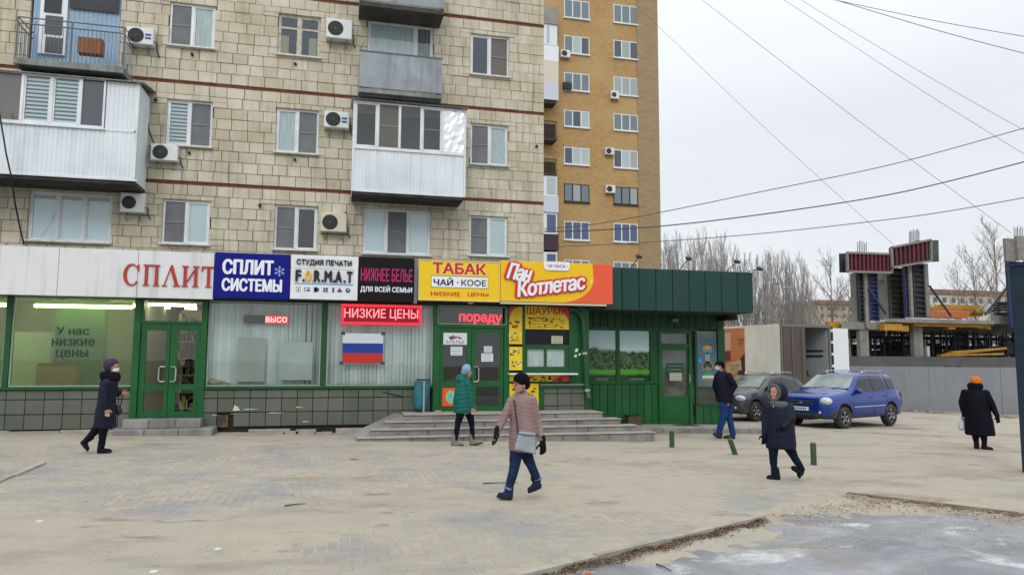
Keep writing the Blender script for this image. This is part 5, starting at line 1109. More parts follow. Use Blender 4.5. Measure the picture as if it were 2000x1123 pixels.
# printed landscape panes
def landscape():
    m = bpy.data.materials.new('printed_landscape'); m.use_nodes = True; t = m.node_tree; n = t.nodes; l = t.links; p = n['Principled BSDF']; p.inputs['Roughness'].default_value = .15; p.inputs['Specular IOR Level'].default_value = .3
    g = n.new('ShaderNodeNewGeometry'); sp = n.new('ShaderNodeSeparateXYZ'); l.new(g.outputs['Position'], sp.inputs[0])
    z0, z1 = ZP(745), ZP(647)
    q = n.new('ShaderNodeMapRange'); q.inputs[1].default_value = z0; q.inputs[2].default_value = z1; l.new(sp.outputs[2], q.inputs[0]); v = q.outputs[0]
    def noise(sc, det=6, st=(1, 1, 1)):
        mp = n.new('ShaderNodeMapping'); mp.inputs['Scale'].default_value = st; l.new(g.outputs['Position'], mp.inputs[0]); k = n.new('ShaderNodeTexNoise'); k.inputs['Scale'].default_value = sc; k.inputs['Detail'].default_value = det; l.new(mp.outputs[0], k.inputs[0]); return k.outputs[0]
    def mth(op, a, b_):
        k = n.new('ShaderNodeMath'); k.operation = op
        for i, s in enumerate((a, b_)):
            if isinstance(s, (int, float)): k.inputs[i].default_value = s
            else: l.new(s, k.inputs[i])
        return k.outputs[0]
    def mix(f, a, b_):
        k = n.new('ShaderNodeMix'); k.data_type = 'RGBA'; l.new(f, k.inputs[0])
        for i, s in ((6, a), (7, b_)):
            if isinstance(s, str): k.inputs[i].default_value = (*lin(s), 1)
            else: l.new(s, k.inputs[i])
        return k.outputs[2]
    def stepf(s, a, w_=.01): k = n.new('ShaderNodeMapRange'); k.inputs[1].default_value = a-w_; k.inputs[2].default_value = a+w_; l.new(s, k.inputs[0]); return k.outputs[0]
    sky_ = mix(stepf(mth('ADD', v, mth('MULTIPLY', noise(2.5), .3)), .98, .25), '#cfe6e6', '#9ccbd2')
    tn = noise(16, 8); tree = mix(stepf(tn, .5, .12), '#1f3322', '#587a4e'); edge = mth('SUBTRACT', v, mth('MULTIPLY', noise(1.1, 9), .60))
    c = mix(stepf(edge, .33, .03), tree, sky_)
    grass = mix(stepf(noise(14, 4, (1, 1, 4)), .5, .2), '#3f8c2a', '#62a544'); low = mix(stepf(noise(3), .5, .2), '#16301f', '#234a2a')
    c = mix(stepf(mth('SUBTRACT', v, mth('MULTIPLY', noise(3, 4), .06)), .205, .01), grass, c); c = mix(stepf(mth('SUBTRACT', v, mth('MULTIPLY', noise(4, 4), .08)), .10, .02), low, c)
    l.new(c, p.inputs['Base Color']); return m
M_land = landscape()
for (a, c_) in ((1146, 1203), (1211, 1269)):
    MB().box(XP(a), XP(c_), YP+.01, YP+.03, ZP(744), ZP(647)).build('printed_pane', M_land, pv)
    q = (XP(a)+.32*(XP(c_)-XP(a)), XP(c_)-.18*(XP(c_)-XP(a)), ZP(743), ZP(738)); k = MB(); [k.prism([(q[0]+i*.062, q[2]), (q[0]+i*.062+.022, q[2]), (q[0]+i*.062+.05, q[3]), (q[0]+i*.062+.03, q[3])], YP+.004, YP+.008) for i in range(int((q[1]-q[0])/.062))]; k.build('faded_print', mat('faded_print', '#7f927f', .6), pv, kind='stuff')
# door
b = MB(); dl, dr = XP(1287), XP(1349); b.box(dl-.02, dl+.06, YP-.05, YP+.08, zb, ZP(646)); b.box(dr-.06, dr+.02, YP-.05, YP+.08, zb, ZP(646)); b.box(dl+.06, dr-.06, YP-.05, YP+.08, ZP(676), ZP(671)); b.box(dl+.06, dr-.06, YP-.05, YP+.08, ZP(651), ZP(646)); b.build('door_frame', M_doorg, pv)
b = MB(); a_, c_ = dl+.065, dr-.065; g0, g1 = XP(1294), XP(1342.5); frame_leaf(b, a_, c_, zb+.02, ZP(676), [(g0, g1, ZP(774), ZP(684))], YP-.01, YP+.05); b.box(g0, g1, YP-.022, YP-.011, ZP(820), ZP(781)); DR = b.build('door', M_doorg, pv)
M_rg = mat('reflective_glass', '#596160', .05, col2='#8d9492', scale=1.1, thr=(.45, .6), spec=.6)
MB().box(g0, g1, YP+.015, YP+.02, ZP(774), ZP(684)).build('pane', M_shopg, DR)
MB().box(XP(1290), XP(1346), YP+.02, YP+.03, ZP(671), ZP(651)).build('transom_pane', M_shopg, pv)
b = MB(); x = XP(1348.5); b.tube([(x-.06, YP-.02, ZP(748)), (x-.06, YP-.08, ZP(746)), (x-.06, YP-.08, ZP(732)), (x-.06, YP-.02, ZP(730))], .014, 6); b.build('door_handle', M_metal, DR)
MB().box(XP(1289), XP(1403), YP+.24, YP+.28, zb, ZP(645)).build('inner_curtain', mat('hall', '#7d7f7a', .8, col2='#4e4844', scale=1.4, thr=(.42, .6)), pv)
t, r = sheet('hours_board', 'small dark green opening hours board inside the pavilion door', 1301, 709, 1335, 727, mat('board_green', '#1c4a38', .6), YP+.01, 'sign'); lines(t, r, 2, mat('board_print', '#8aa596', .8), YP+.004)
t, r = sheet('paper_notice', 'pale notice under the opening hours board', 1308, 728, 1331, 743, mat('beige_paper', ''), YP+.008); lines(t, r, 3, MATS['ink_dark'], YP+.002)
# right window with stickers
MB().box(XP(1362), XP(1403), YP+.02, YP+.03, ZP(786, 1380), ZP(645)).build('pane', M_shopg, pv)
MB().box(XP(1363), XP(1401), YP+.005, YP+.009, ZP(755, 1380), ZP(658)).build('window_film', mat('blue_film', '#3f5a68', .25, col2='#5b7884', scale=2), pv)
def blob(nm, cx_, cy_, w_, h_, m, Y): p = U(cx_, cy_, Y); q = MB(); q.disc((p.x, Y-.002, p.z), w_, .002, 18, ry=h_); return q.build(nm, m, pv)
blob('sticker', 1381, 683, .18, .12, mat('st_teal', '#4e8fa8', .5), YP-.0); blob('sticker', 1381, 679, .14, .07, mat('st_yel', '#cdb645', .5, col2='#c9763a', scale=9), YP-.004)
r = RP(1377, 689, 1386, 709, YP); MB().box(r[0], r[1], YP-.002, YP+.002, r[2], r[3]).build('sticker', mat('st_grey', '#8d9992', .5), pv); blob('sticker', 1382, 714, .19, .13, mat('st_olive', '#76825f', .5), YP-.0); blob('sticker', 1382, 714, .15, .09, mat('st_dark', '#37402f', .5), YP-.004); blob('sticker', 1382, 720, .07, .07, mat('st_olive', ''), YP-.008); blob('sticker', 1367, 704, .07, .08, mat('st_cyan', '#3d93c4', .5), YP-.010)
for (a, c_, e, f_, m_) in ((1371, 733, 1394, 739, mat('st_white', '#b5c4b8', .5)), (1374, 727, 1390, 733, mat('st_green', '#3f8a57', .5)), (1368, 741, 1398, 744, mat('st_red', '#a36a5c', .5))): r = RP(a, c_, e, f_, YP); MB().box(r[0], r[1], YP-.012, YP-.008, r[2], r[3]).build('sticker', m_, pv)
# fascia
YF = 17.35; fx0, fx1 = U(1190, 560, YF).x, U(1471, 560, YF).x; fz0, fz1 = U(1335, 608, YF).z, U(1335, 527, YF).z
M_fas = mat('fascia_panel', '#103b36', .38, col2='#0e3530', scale=1.4, rndv=.05)
n = 9; pw = (fx1-U(1215, 560, YF).x)/8
for i in range(9): a = fx1-(8-i+1)*pw; q = MB(); q.rv = rnd.random(); q.block(a+.006, a+pw-.006, YF, YF+.05, fz0, fz1, .012); q.build('fascia_panel', M_fas, pv)
MB().box(fx1-9*pw, fx1-.01, YF+.04, YF+.08, fz0+.01, fz1-.005).build('fascia_backing', M_core, pv)
b = MB(); k = fx1
for i in range(6): b.block(0, 0, 0, 0, 0, 0) if False else None
b.box(fx1-.05, fx1, YF+.05, YP+5.6, fz0, fz1); b.build('fascia_return', M_fas, pv)
b = MB(); b.box(fx1-9*pw, fx1-.06, YF+.05, YP+5.5, fz1-.1, fz1-.03); b.build('roof', MATS['flat_roof'], pv)
b = MB(); b.box(xl, fx1-.05, YF+.06, YP+.04, fz0+.01, fz0+.05); b.build('soffit', M_soff, pv)
b = MB(); b.box(XP(1405), XP(1425), YP-.5, YP+.3, ZP(624), fz0+.01); b.build('eave_beam', mat('eave_black', '#14130f', .9), pv)
b = MB(); p = U(1318, 625, YP-.1); b.block(p.x-.09, p.x+.09, YP-.16, YP-.02, p.z-.05, p.z+.05, .02); b.build('wall_lamp', mat('lamp_grey', '#6b736d', .5), pv)
# apron slab
ap_ = thing('pavilion_apron', 'low raised concrete slab in front of the green pavilion door', 'step', (X_(1340, 18), 18, -.15))
for i in range(6):
    a, c_ = 7.6+i*.72, 7.6+(i+1)*.72; q = MB(); q.rv = rnd.random(); q.block(a+.004, c_-.004, 17.45, 17.65, -.4, gz(a)+.13, .015); q.build('kerb_stone', M_kerbd, ap_)
b = MB(); b.add([(6.3, 17.64, gz(6.3)+.118), (12.0, 17.64, gz(11.6)+.118), (12.0, 19.3, gz(11.6)+.118), (6.3, 19.3, gz(6.3)+.118)], [(0, 1, 2, 3)]); b.build('slab', mat('apron_concrete', '#8f8b84', .95, col2='#a29a8c', scale=1.2, bump=.006), ap_)
b = MB(); r = RP(1300, 826, 1353, 832, 18.5); b.box(XP(1297), XP(1348), 18.35, 18.75, gz(10)+.119, gz(10)+.14); tag(b.build('door_mat', mat('mat_dark', '#3d3c3a', .95)), 'dark flat door mat in front of the green pavilion door', 'door mat')
bxx = thing('bin_box', 'small rusty brown box bin at the foot of the green boards', 'bin', (X_(1237, 18.6), 18.6, gz(8)+.12)); r = RP(1226, 812, 1251, 832, 18.5); b = MB(); b.box(r[0], r[1], 18.45, 18.72, gz(8.3)+.12, r[3]); b.build('box_body', mat('rusty_box', '#3f382c', .8, col2='#59492f', scale=6), bxx); b = MB(); b.box(r[0]-.01, r[1]+.01, 18.44, 18.73, r[3], r[3]+.02); b.build('rim', mat('rim_dark', '#2b261f', .8), bxx)
# roof lamps on arms
for i, (hx, hy, bx_, by_) in enumerate(((1248, 501, 1232, 524), (1345, 505, 1327, 527), (1440, 511, 1420, 529), (1484, 525, 1462, 530))):
    Yl = YF-.25; p = U(hx, hy, Yl); q = U(bx_, by_, YF+.15); lt = thing('roof_lamp', ['spotlight on an arm over the fascia next to the orange sign', 'spotlight on an arm over the middle of the dark green fascia', 'spotlight on an arm near the right end of the fascia', 'drooping spotlight on an arm at the right corner of the fascia'][i], 'lamp', q, 0, 'spotlights on arms over the pavilion fascia')
    b = MB(); b.tube([q-Vector((0, 0, .1)), q, p], .013, 5); b.build('arm', mat('lamp_arm', '#51565a', .6), lt); b = MB(); R__ = Euler((.5, .2, 0)).to_matrix(); b.ball((p.x, p.y, p.z), .10, .07, .05, 10, 6, R__); b.build('lamp_head', mat('lamp_head', '#2b2e30', .5), lt, smooth=True)
# ================================================================ BRICK TOWER
YT = 52.
tw = thing('brick_tower', 'tall yellow brick apartment tower behind the stone building', 'building', (25, YT, 0))
def towerbrick():
    m = bpy.data.materials.new('yellow_brick'); m.use_nodes = True; t = m.node_tree; n = t.nodes; l = t.links; p = n['Principled BSDF']; p.inputs['Roughness'].default_value = .9; p.inputs['Specular IOR Level'].default_value = .15
    g = n.new('ShaderNodeNewGeometry'); sp = n.new('ShaderNodeSeparateXYZ'); l.new(g.outputs['Position'], sp.inputs[0])
    ad = n.new('ShaderNodeMath'); l.new(sp.outputs[0], ad.inputs[0]); l.new(sp.outputs[1], ad.inputs[1]); cb = n.new('ShaderNodeCombineXYZ'); l.new(ad.outputs[0], cb.inputs[0]); l.new(sp.outputs[2], cb.inputs[1])
    br = n.new('ShaderNodeTexBrick'); br.inputs['Scale'].default_value = 1; br.inputs['Brick Width'].default_value = .28; br.inputs['Row Height'].default_value = .16; br.inputs['Mortar Size'].default_value = .014; br.inputs['Color1'].default_value = (*lin('#b8945f'), 1); br.inputs['Color2'].default_value = (*lin('#a9814c'), 1); br.inputs['Mortar'].default_value = (*lin('#8f8370'), 1); br.inputs['Bias'].default_value = -.2; l.new(cb.outputs[0], br.inputs[0])
    q = n.new('ShaderNodeTexNoise'); q.inputs['Scale'].default_value = .35; q.inputs['Detail'].default_value = 6; l.new(g.outputs['Position'], q.inputs[0])
    r = n.new('ShaderNodeMapRange'); r.inputs[1].default_value = .4; r.inputs[2].default_value = .7; r.inputs[4].default_value = .6; l.new(q.outputs[0], r.inputs[0])
    k = n.new('ShaderNodeMix'); k.data_type = 'RGBA'; l.new(r.outputs[0], k.inputs[0]); l.new(br.outputs[0], k.inputs[6]); k.inputs[7].default_value = (*lin('#b89f72'), 1)
    l.new(k.outputs[2], p.inputs['Base Color']); return m
TX0 = U(1060, 300, YT).x-7; TX1 = U(1287, 300, YT).x
MB().box(TX0, TX1, YT, YT+14, -1, 36.5).build('wall', towerbrick(), tw)
xs2 = U(1246, 300, YT).x
MB().box(xs2, TX1+.03, YT-.06, YT+.02, -1, 36.5).build('corner_pier', mat('pale_brick_pier', '#a18b69', .9, col2='#8d7a5e', scale=3, stretch=(.6, .6, 3)), tw)
MB().box(TX0-.3, TX1+.3, YT-.3, YT+14.2, 36.5, 37.).build('roof', MATS['flat_roof'], tw)
M_bfr = mat('dark_frame', '#2a2526', .5); M_tgl = [mat('tower_pane_dark', '#4c5560', .08, spec=.6), mat('tower_pane_light', '#aab8bd', .25), mat('tower_pane_mid', '#6d7a82', .12, spec=.6), mat('tower_pane_blue', '#4b5878', .1, spec=.6), mat('tower_pane_curtain', '#9aa3a3', .4)]
def twin(x0, y0, x1, y1, kinds, fr):
    X0, X1, Z0, Z1 = RP(x0, y0, x1, y1, YT); b = MB(); b.box(X0-.04, X1+.04, YT-.12, YT-.02, Z0-.09, Z0); f_ = .07
    b.box(X0, X1, YT-.03, YT+.02, Z0, Z0+f_); b.box(X0, X1, YT-.03, YT+.02, Z1-f_, Z1); b.box(X0, X0+f_, YT-.03, YT+.02, Z0+f_, Z1-f_); b.box(X1-f_, X1, YT-.03, YT+.02, Z0+f_, Z1-f_)
    w_ = (X1-X0)/3
    for i in (1, 2): b.box(X0+w_*i-.045, X0+w_*i+.045, YT-.04, YT+.02, Z0+f_, Z1-f_)
    W_ = b.build('window', fr, tw)
    for i in range(3): MB().box(X0+w_*i+.05, X0+w_*(i+1)-.05, YT-.02, YT-.01, Z0+f_, Z1-f_).build('pane', M_tgl[kinds[i]], W_)
lw = [(-70, -38), (2, 37), (72, 106), (144, 178), (217, 249), (289, 322), (360, 395), (433, 469), (508, 542), (582, 616)]
rw = [(-60, -30), (12, 47), (81, 115), (152, 187), (224, 256), (294, 329), (366, 400), (437, 473), (512, 546), (586, 620)]
kl = [(0, 0, 0), (2, 2, 2), (2, 1, 0), (2, 2, 2), (2, 0, 1), (0, 1, 1), (2, 4, 2), (3, 3, 3), (2, 2, 2), (0, 0, 0)]; kr = [(0, 0, 0), (2, 2, 2), (0, 4, 0), (4, 4, 4), (2, 2, 2), (0, 1, 4), (2, 2, 4), (3, 3, 3), (2, 2, 2), (0, 0, 0)]
for i in range(10):
    fr = M_bfr if i == 6 else M_white
    twin(1101.5, lw[i][0], 1151, lw[i][1], kl[i], fr); twin(1198, rw[i][0], 1245.5, rw[i][1], kr[i], fr)
for k, (zz) in enumerate((35.2,)):
    for px in (1101.5, 1198):
        X0 = U(px, 100, YT).x; p0 = proj((X0, YT, zz)); p1 = proj((X0+1.8, YT, zz-1.3)); twin(p0[0], p0[1], p1[0], p1[1], (2, 2, 0), M_white)
# corner balconies, jutting out at the left part
Y5 = YT-1.2
def tbal(y0, y1, m, nm='balcony', x1=1091, x0=1040):
    X0, X1, Z0, Z1 = RP(x0, y0, x1, y1, Y5); b = MB(); b.box(X0-3, X1, Y5, YT-.01, Z0, Z1); return b.build(nm, m, tw), (X1, Z0, Z1)
for (y0, y1, m) in ((13, 46, mat('balcony_concrete', '#9a988e', .9, col2='#84827a', scale=1)), (88, 118, mat('bal_white', '#dfe3e8', .5)), (118, 160, mat('bal_cream', '#cfc6b4', .6)), (160, 194, mat('bal_pale', '#c3c8d2', .5)), (382, 414, mat('bal_pale', '')), (457, 488, mat('bal_maroon', '#3b2a30', .6))):
    o, (X1, Z0, Z1) = tbal(y0, y1, m)
for (y0, y1, c) in ((46, 87, '#d9dde2'), (343, 382, '#d9dde2'), (415, 457, '#d9dde2'), (492, 520, '#d9dde2')):
    X0, X1, Z0, Z1 = RP(1066, y0, 1089, y1, Y5); b = MB(); b.box(X0-2, X1, Y5+.1, YT-.01, Z0, Z1); o = b.build('glazed_balcony', mat('glz_white', c, .5), tw)
    MB().box(X0+.12, X1-.12 if y0 > 50 else X0+.3, Y5+.06, Y5+.10, Z0+.15, Z1-.15).build('pane', M_tgl[3 if y0 > 400 else 1], o)
for (y0, y1, c) in ((236, 270, '#3d2f30'), (310, 338, '#3f3a20')):
    X0, X1, Z0, Z1 = RP(1055, y0, 1088, y1, Y5); b = MB(); b.box(X0, X1, Y5+.0, Y5+.06, Z1-.06, Z1); b.box(X0, X1, Y5, YT-.01, Z0-.15, Z0)
    for i in range(12): x = X0+(X1-X0)*i/11; b.box(x-.02, x+.02, Y5+.01, Y5+.05, Z0, Z1-.06)
    b.build('open_balcony', mat('bal_rail_'+c[1:], c, .7), tw); MB().box(X0, X1-.05, Y5+.3, YT-.02, Z0, Z1-.15).build('balcony_contents', mat('bal_dark_'+c[1:], '#4c3f2c', .9, col2='#2f2a24', scale=2), tw)
MB().box(U(1050, 200, Y5).x-2, U(1087, 200, Y5).x, Y5+.1, YT-.01, RP(1066, 184, 1089, 194, Y5)[2]-.3, RP(1066, 184, 1089, 194, Y5)[2]).build('balcony_floor', mat('bal_floor_dark', '#37343a', .9), tw)
for (x0, y0, x1, y1, lab, tn) in ((1096, 98, 1114, 112, 'small air conditioner on the tower beside the second row window, left column', None), (1101, 161, 1117, 174, 'small dark air conditioner on the tower in the left window column', mat('ac_black', '#2b2d30', .5)), (1194, 178, 1209, 193, 'small air conditioner on the tower under a white-curtained right window', None), (1183, 289, 1200, 302, 'small air conditioner on the tower at the fifth row, right column', None), (1184, 362, 1202, 377, 'small air conditioner on the tower beside the dark framed right window', None)):
    aircon(x0, y0, x1, y1, YT, lab, tint=tn, grp='air conditioners on the brick tower', pipe=0)

# ================================================================ FAR BACKGROUND: buildings, trees
M_fw = mat('far_wall', '#b5ab9c', .9, col2='#a29787', scale=.5); M_fr = mat('far_roof', '#80594b', .9, col2='#8d7466', scale=1.5)
def farbld(lab, x0, x1, ytop, Y, yb=640, roof=M_fr, rows=((590, 600),), wn=16, wall=M_fw):
    X0, X1 = U(x0, 600, Y).x, U(x1, 600, Y).x; zt_ = U((x0+x1)/2, ytop, Y).z; t = thing('far_building', lab, 'building', ((X0+X1)/2, Y, 0))
    MB().box(X0, X1, Y, Y+12, -1, zt_-.8).build('wall', wall, t); MB().box(X0-.3, X1+.3, Y-.4, Y+12.3, zt_-.8, zt_).build('roof', roof, t)
    for (ya, yb_) in rows:
        for i in range(wn):
            x = X0+(X1-X0)*(i+.3)/wn; z1 = U((x0+x1)/2, ya, Y).z; z0 = U((x0+x1)/2, yb_, Y).z; MB().box(x, x+(X1-X0)/wn*.4, Y-.05, Y+.02, z0, z1).build('window', M_tgl[0], t)
    return t
farbld('long low pale building with reddish roof behind the construction site', 1800, 2140, 570, 110, rows=((585, 594), (604, 614)), wn=20, wall=mat('far_wall_white', '#bcbab4', .9))
farbld('beige building with brown roof edge behind the bare trees', 1598, 1668, 587, 120, rows=((600, 606), (614, 620)), wn=5)
M_bark = mat('bark_hazed', '#9f9996', .95, col2='#88827e', scale=1); M_barkb = mat('bark_brown', '#85786e', .95, col2='#6d6157', scale=1)  # first bark paled and greyed: haze of distance put into its colour
def tree(px, ytop, Y, lab, kind='poplar', seed=1, H=None, cat='tree', m=M_bark, dens=1., grp='bare trees in the distance', w_=1.):
    r_ = random.Random(seed); X = U(px, 600, Y).x; zt_ = U(px, ytop, Y).z; g_ = -.6; H = zt_-g_
    t = thing('bare_tree', lab, cat, (X, Y, g_), 0, grp); tr = MB(); cr = MB()
    lean = (r_.uniform(-.02, .02), r_.uniform(-.02, .02)); pts = [Vector((X+lean[0]*h*H, Y+lean[1]*h*H, g_+h*H)) for h in (0, .2, .4, .6, .8, 1.)]
    r0 = H*.010; tr.tube(pts, [r0*1.3, r0, r0*.75, r0*.5, r0*.3, .01], 6); tr.build('trunk', m, t)
    def at(h): i = min(4, int(h*5)); f_ = h*5-i; return pts[i].lerp(pts[i+1], f_)
    def limb(p, d, ln, r, lev):
        q = [p]; rs = [r]; dd = d.copy(); n_ = 4
        for i in range(n_):
            if kind == 'poplar': dd = (dd+Vector((0, 0, .35))+Vector((r_.gauss(0, .09), r_.gauss(0, .09), 0))).normalized()
            else: dd = (dd+Vector((0, 0, .12))+Vector((r_.gauss(0, .16), r_.gauss(0, .16), r_.gauss(0, .08)))).normalized()
            q.append(q[-1]+dd*ln/n_); rs.append(max(.005, r*(1-(i+1)/n_*.85)))
        cr.tube(q, rs, 3, cap=False)
        if lev > 0:
            k = int((7 if lev == 2 else 5)*dens)
            for j in range(k):
                h = r_.uniform(.2, .95); i = min(n_-1, int(h*n_)); pp = q[i].lerp(q[i+1], h*n_-i); ax = Vector((r_.gauss(0, 1), r_.gauss(0, 1), 0)).normalized(); sp = .45 if kind == 'poplar' else .9
                limb(pp, (q[i+1]-q[i]).normalized()+ax*sp*r_.uniform(.5, 1.1), ln*r_.uniform(.28, .5), max(.008, r*.42), lev-1)
    nb = int((40 if kind == 'poplar' else 18)*dens)
    for i in range(nb):
        h = .12+.83*(i+r_.random())/nb if kind == 'poplar' else .28+.66*(i+r_.random())/nb; a = r_.uniform(0, 6.28); ax = Vector((math.cos(a), math.sin(a), 0))
        if kind == 'poplar': limb(at(h), (ax*.55*w_+Vector((0, 0, 1))).normalized(), H*(.30*(1-h)+.10), r0*.5*(1-h*.7), 2)
        else: limb(at(h), (ax*(1.0-.45*h)*w_+Vector((0, 0, .75))).normalized(), H*(.42*(1-h)+.10), r0*.55*(1-h*.6), 2)
    cr.build('crown', m, t)
pops = [(1305, 476), (1330, 468), (1352, 480), (1372, 466), (1395, 478), (1415, 470), (1432, 492), (1452, 512), (1477, 512), (1500, 500), (1520, 508), (1545, 516), (1568, 510)]
kinds_ = ['first bare poplar right of the brick tower', 'tall bare poplar behind the fascia spotlights, beside the tower', 'bare poplar between the first two fascia spotlights', 'tallest bare poplar over the middle of the fascia', 'bare poplar left of the middle spotlight', 'bare poplar behind the third fascia spotlight', 'shorter bare poplar over the right part of the fascia', 'bare poplar just above the right fascia corner', 'bare poplar behind the drooping corner spotlight', 'bare poplar over the left end of the truck', 'bare poplar over the truck side', 'slim bare poplar over the truck rear corner', 'last slim bare poplar left of the spreading tree']
for i, (px, yt) in enumerate(pops): tree(px, yt, 84+(i*7 % 9), kinds_[i], 'poplar', 20+i, grp='bare poplars behind the pavilion', w_=1.05, dens=1.05)
for k, (px, yt) in enumerate(((1296, 490), (1318, 482), (1342, 478), (1386, 484), (1405, 480), (1465, 506), (1490, 514), (1512, 506), (1534, 500), (1556, 522), (1580, 530))): tree(px, yt, 93+(k*5 % 7), ['hazy poplar of the rear row right beside the tower corner', 'rear-row poplar left of the first fascia spotlight', 'rear-row poplar behind the first fascia spotlight', 'rear-row poplar left of the middle spotlight arm', 'rear-row poplar right of the middle spotlight arm', 'rear-row poplar over the fascia corner', 'rear-row poplar right of the drooping spotlight', 'rear-row poplar above the orange truck print', 'rear-row poplar above the white truck side', 'rear-row poplar above the brown truck door', 'lowest rear-row poplar over the open truck rear'][k], 'poplar', 50+k, grp='bare poplars behind the pavilion', w_=1.2, dens=.95)
tree(1622, 500, 70, 'bare spreading tree left of the construction pillars', 'broad', 77, m=M_barkb, dens=1.1)
tree(1655, 545, 85, 'small bare tree hidden partly by the left formwork pillar', 'broad', 78, m=M_barkb)
tree(1590, 560, 90, 'low bare tree over the rear of the truck', 'broad', 79)
tree(1948, 442, 66, 'tall bare tree behind the right end of the site', 'broad', 90, m=M_barkb, dens=1.15, w_=.85)
tree(1905, 490, 75, 'bare tree left of the tall one beyond the orange stack', 'broad', 91, m=M_barkb, w_=.9)
tree(1874, 520, 80, 'small bare tree above the yellow beams', 'broad', 92, m=M_barkb)
tree(1985, 500, 80, 'bare tree beside the right formwork column', 'broad', 93)
b = MB(); rr = random.Random(3)
for i in range(1600):
    px = rr.uniform(1400, 1640); X = U(px, 640, 95).x+rr.uniform(-1, 1); y = 92+rr.uniform(0, 8); h = rr.uniform(2.5, 6.5); b.tube([(X, y, -.6), (X+rr.uniform(-.4, .4), y, h*.6), (X+rr.uniform(-.9, .9), y+rr.uniform(-.5, .5), h)], [.04, .025, .01], 3, False)
tag(b.build('undergrowth', M_barkb, kind='stuff'), 'thicket of bare brushwood at the foot of the poplars', 'brushwood')

# ================================================================ CONSTRUCTION SITE
YC_ = 36.
M_con = mat('raw_concrete', '#8c8a84', .9, col2='#74726c', scale=.9, bump=.01, streak=.4, streakc='#5d5a54'); M_cond = mat('dark_concrete', '#5b5b5a', .9, col2='#4f4f4f', scale=.8)
M_fblue = mat('formwork_blue', '#2b3c66', .6, col2='#263048', scale=2); M_fbd = mat('formwork_dark', '#262c38', .7, col2='#33353a', scale=2); M_fred = mat('formwork_red', '#74303a', .6, col2='#5a2a30', scale=2); M_fgr = mat('formwork_grey', '#8b8680', .7, col2='#76706a', scale=3)
M_yb = mat('yellow_beam', '#b98a2e', .7, col2='#96702a', scale=2); M_or = mat('orange_sheets', '#c4683f', .6); M_black = mat('black_stack', '#22262e', .7); M_rebar = mat('rebar', '#6b6668', .8)
cs = thing('unfinished_building', 'unfinished concrete frame building with slab, columns and props', 'building', (U(1800, 650, YC_).x, YC_, -.5))
def bx(x0, y0, x1, y1, Y, dep, m, nm, par=cs, **k): r = RP(x0, y0, x1, y1, Y); b = MB(); b.box(r[0], r[1], Y, Y+dep, r[2], r[3]); return b.build(nm, m, par, **k)
bx(1640, 697, 2120, 718, YC_, .4, M_cond, 'lower_wall'); r = RP(1640, 718, 2120, 830, YC_); MB().box(r[0], r[1], YC_+.02, YC_+.4, -1, r[3]).build('basement_wall', M_cond, cs)
r = RP(1640, 690, 2150, 697, YC_); MB().box(r[0], r[1], YC_+.4, YC_+2, r[2]-.3, r[2]-.0).build('lower_slab', M_con, cs)
def slab(px0, px1, pt, pb_, Ya, Yb):
    z0, z1 = U((px0+px1)/2, pb_, Ya).z, U((px0+px1)/2, pt, Ya).z; q = MB(); q.prism([(U(px0, 640, Ya).x, Ya), (U(px1, 640, Ya).x, Ya), (U(px1, 640, Yb).x, Yb), (U(px0+4, 640, Yb).x, Yb)], z0, z1, 'z'); return q.build('upper_slab', M_con, cs)
slab(1643, 1728.5, 628, 643, YC_, YC_+15); slab(1729, 1942, 624, 631, YC_-.7, YC_+15); slab(1936, 2130, 618, 634, YC_+1, YC_+15)
for i, (x0, x1) in enumerate(((1680, 1697), (1785, 1803), (1878, 1892), (2035, 2052))): bx(x0, 643 if i < 1 else 634, x1, 697, YC_+.1 if i != 2 else YC_+8, .3, M_con, 'column')
for i in range(5):
    for j in range(2): x = U(1690+90*i, 650, YC_+7+6*j).x; b = MB(); b.box(x, x+.5, YC_+7+6*j, YC_+7.5+6*j, 1.9, 3.6); b.build('column', M_con, cs)
pr = MB(); rr = random.Random(11)
for j, yy in enumerate((YC_+1.2, YC_+3, YC_+5, YC_+7.5, YC_+10, YC_+13)):
    x = U(1662, 650, yy).x; xe = U(2060, 650, yy).x; 
    while x < xe:
        if rr.random() < .9: pr.tube([(x, yy, 1.9), (x, yy, 3.65)], .055, 4, False)
        if rr.random() < .22: zq = rr.uniform(1.9, 2.3); pr.box(x, x+rr.uniform(.4, 1.3), yy, yy+.1, zq, zq+rr.uniform(.3, 1.1))  # random dark panels added to deepen the shade under the slab
        if rr.random() < .30: pr.tube([(x, yy, 2.1), (x+1.1, yy, 3.3)], .022, 3, False)
        x += rr.uniform(.5, 1.1)
    for zz in (2.25, 2.7, 3.2, 3.5): pr.tube([(U(1662, 650, yy).x, yy, zz), (xe, yy, zz)], .04, 3, False)
pr.build('props_and_dark_panels', mat('prop_blue_black', '#1d2433', .7), cs, kind='stuff')
MB().box(U(1660, 650, YC_+15).x, U(2000, 650, YC_+15).x, YC_+14, YC_+14.1, 1.9, 2.6).build('rear_parapet', M_cond, cs)
for k, (x0, y0, x1, y1) in enumerate(((1728, 632, 1763, 645), (1752, 636, 1775, 647), (1785, 631, 1935, 638), (1853, 636, 1866, 643), (1912, 633, 1922, 642), (1925, 634, 1935, 643))): bx(x0, y0, x1, y1, YC_-.6+.07*k, .5-.03*k, M_yb, 'timber_beam')
bx(1622, 632, 1643, 641, YC_+.4, .4, M_yb, 'timber_beam'); bx(1618, 628, 1640, 633, YC_+.6, .3, M_yb, 'timber_beam')
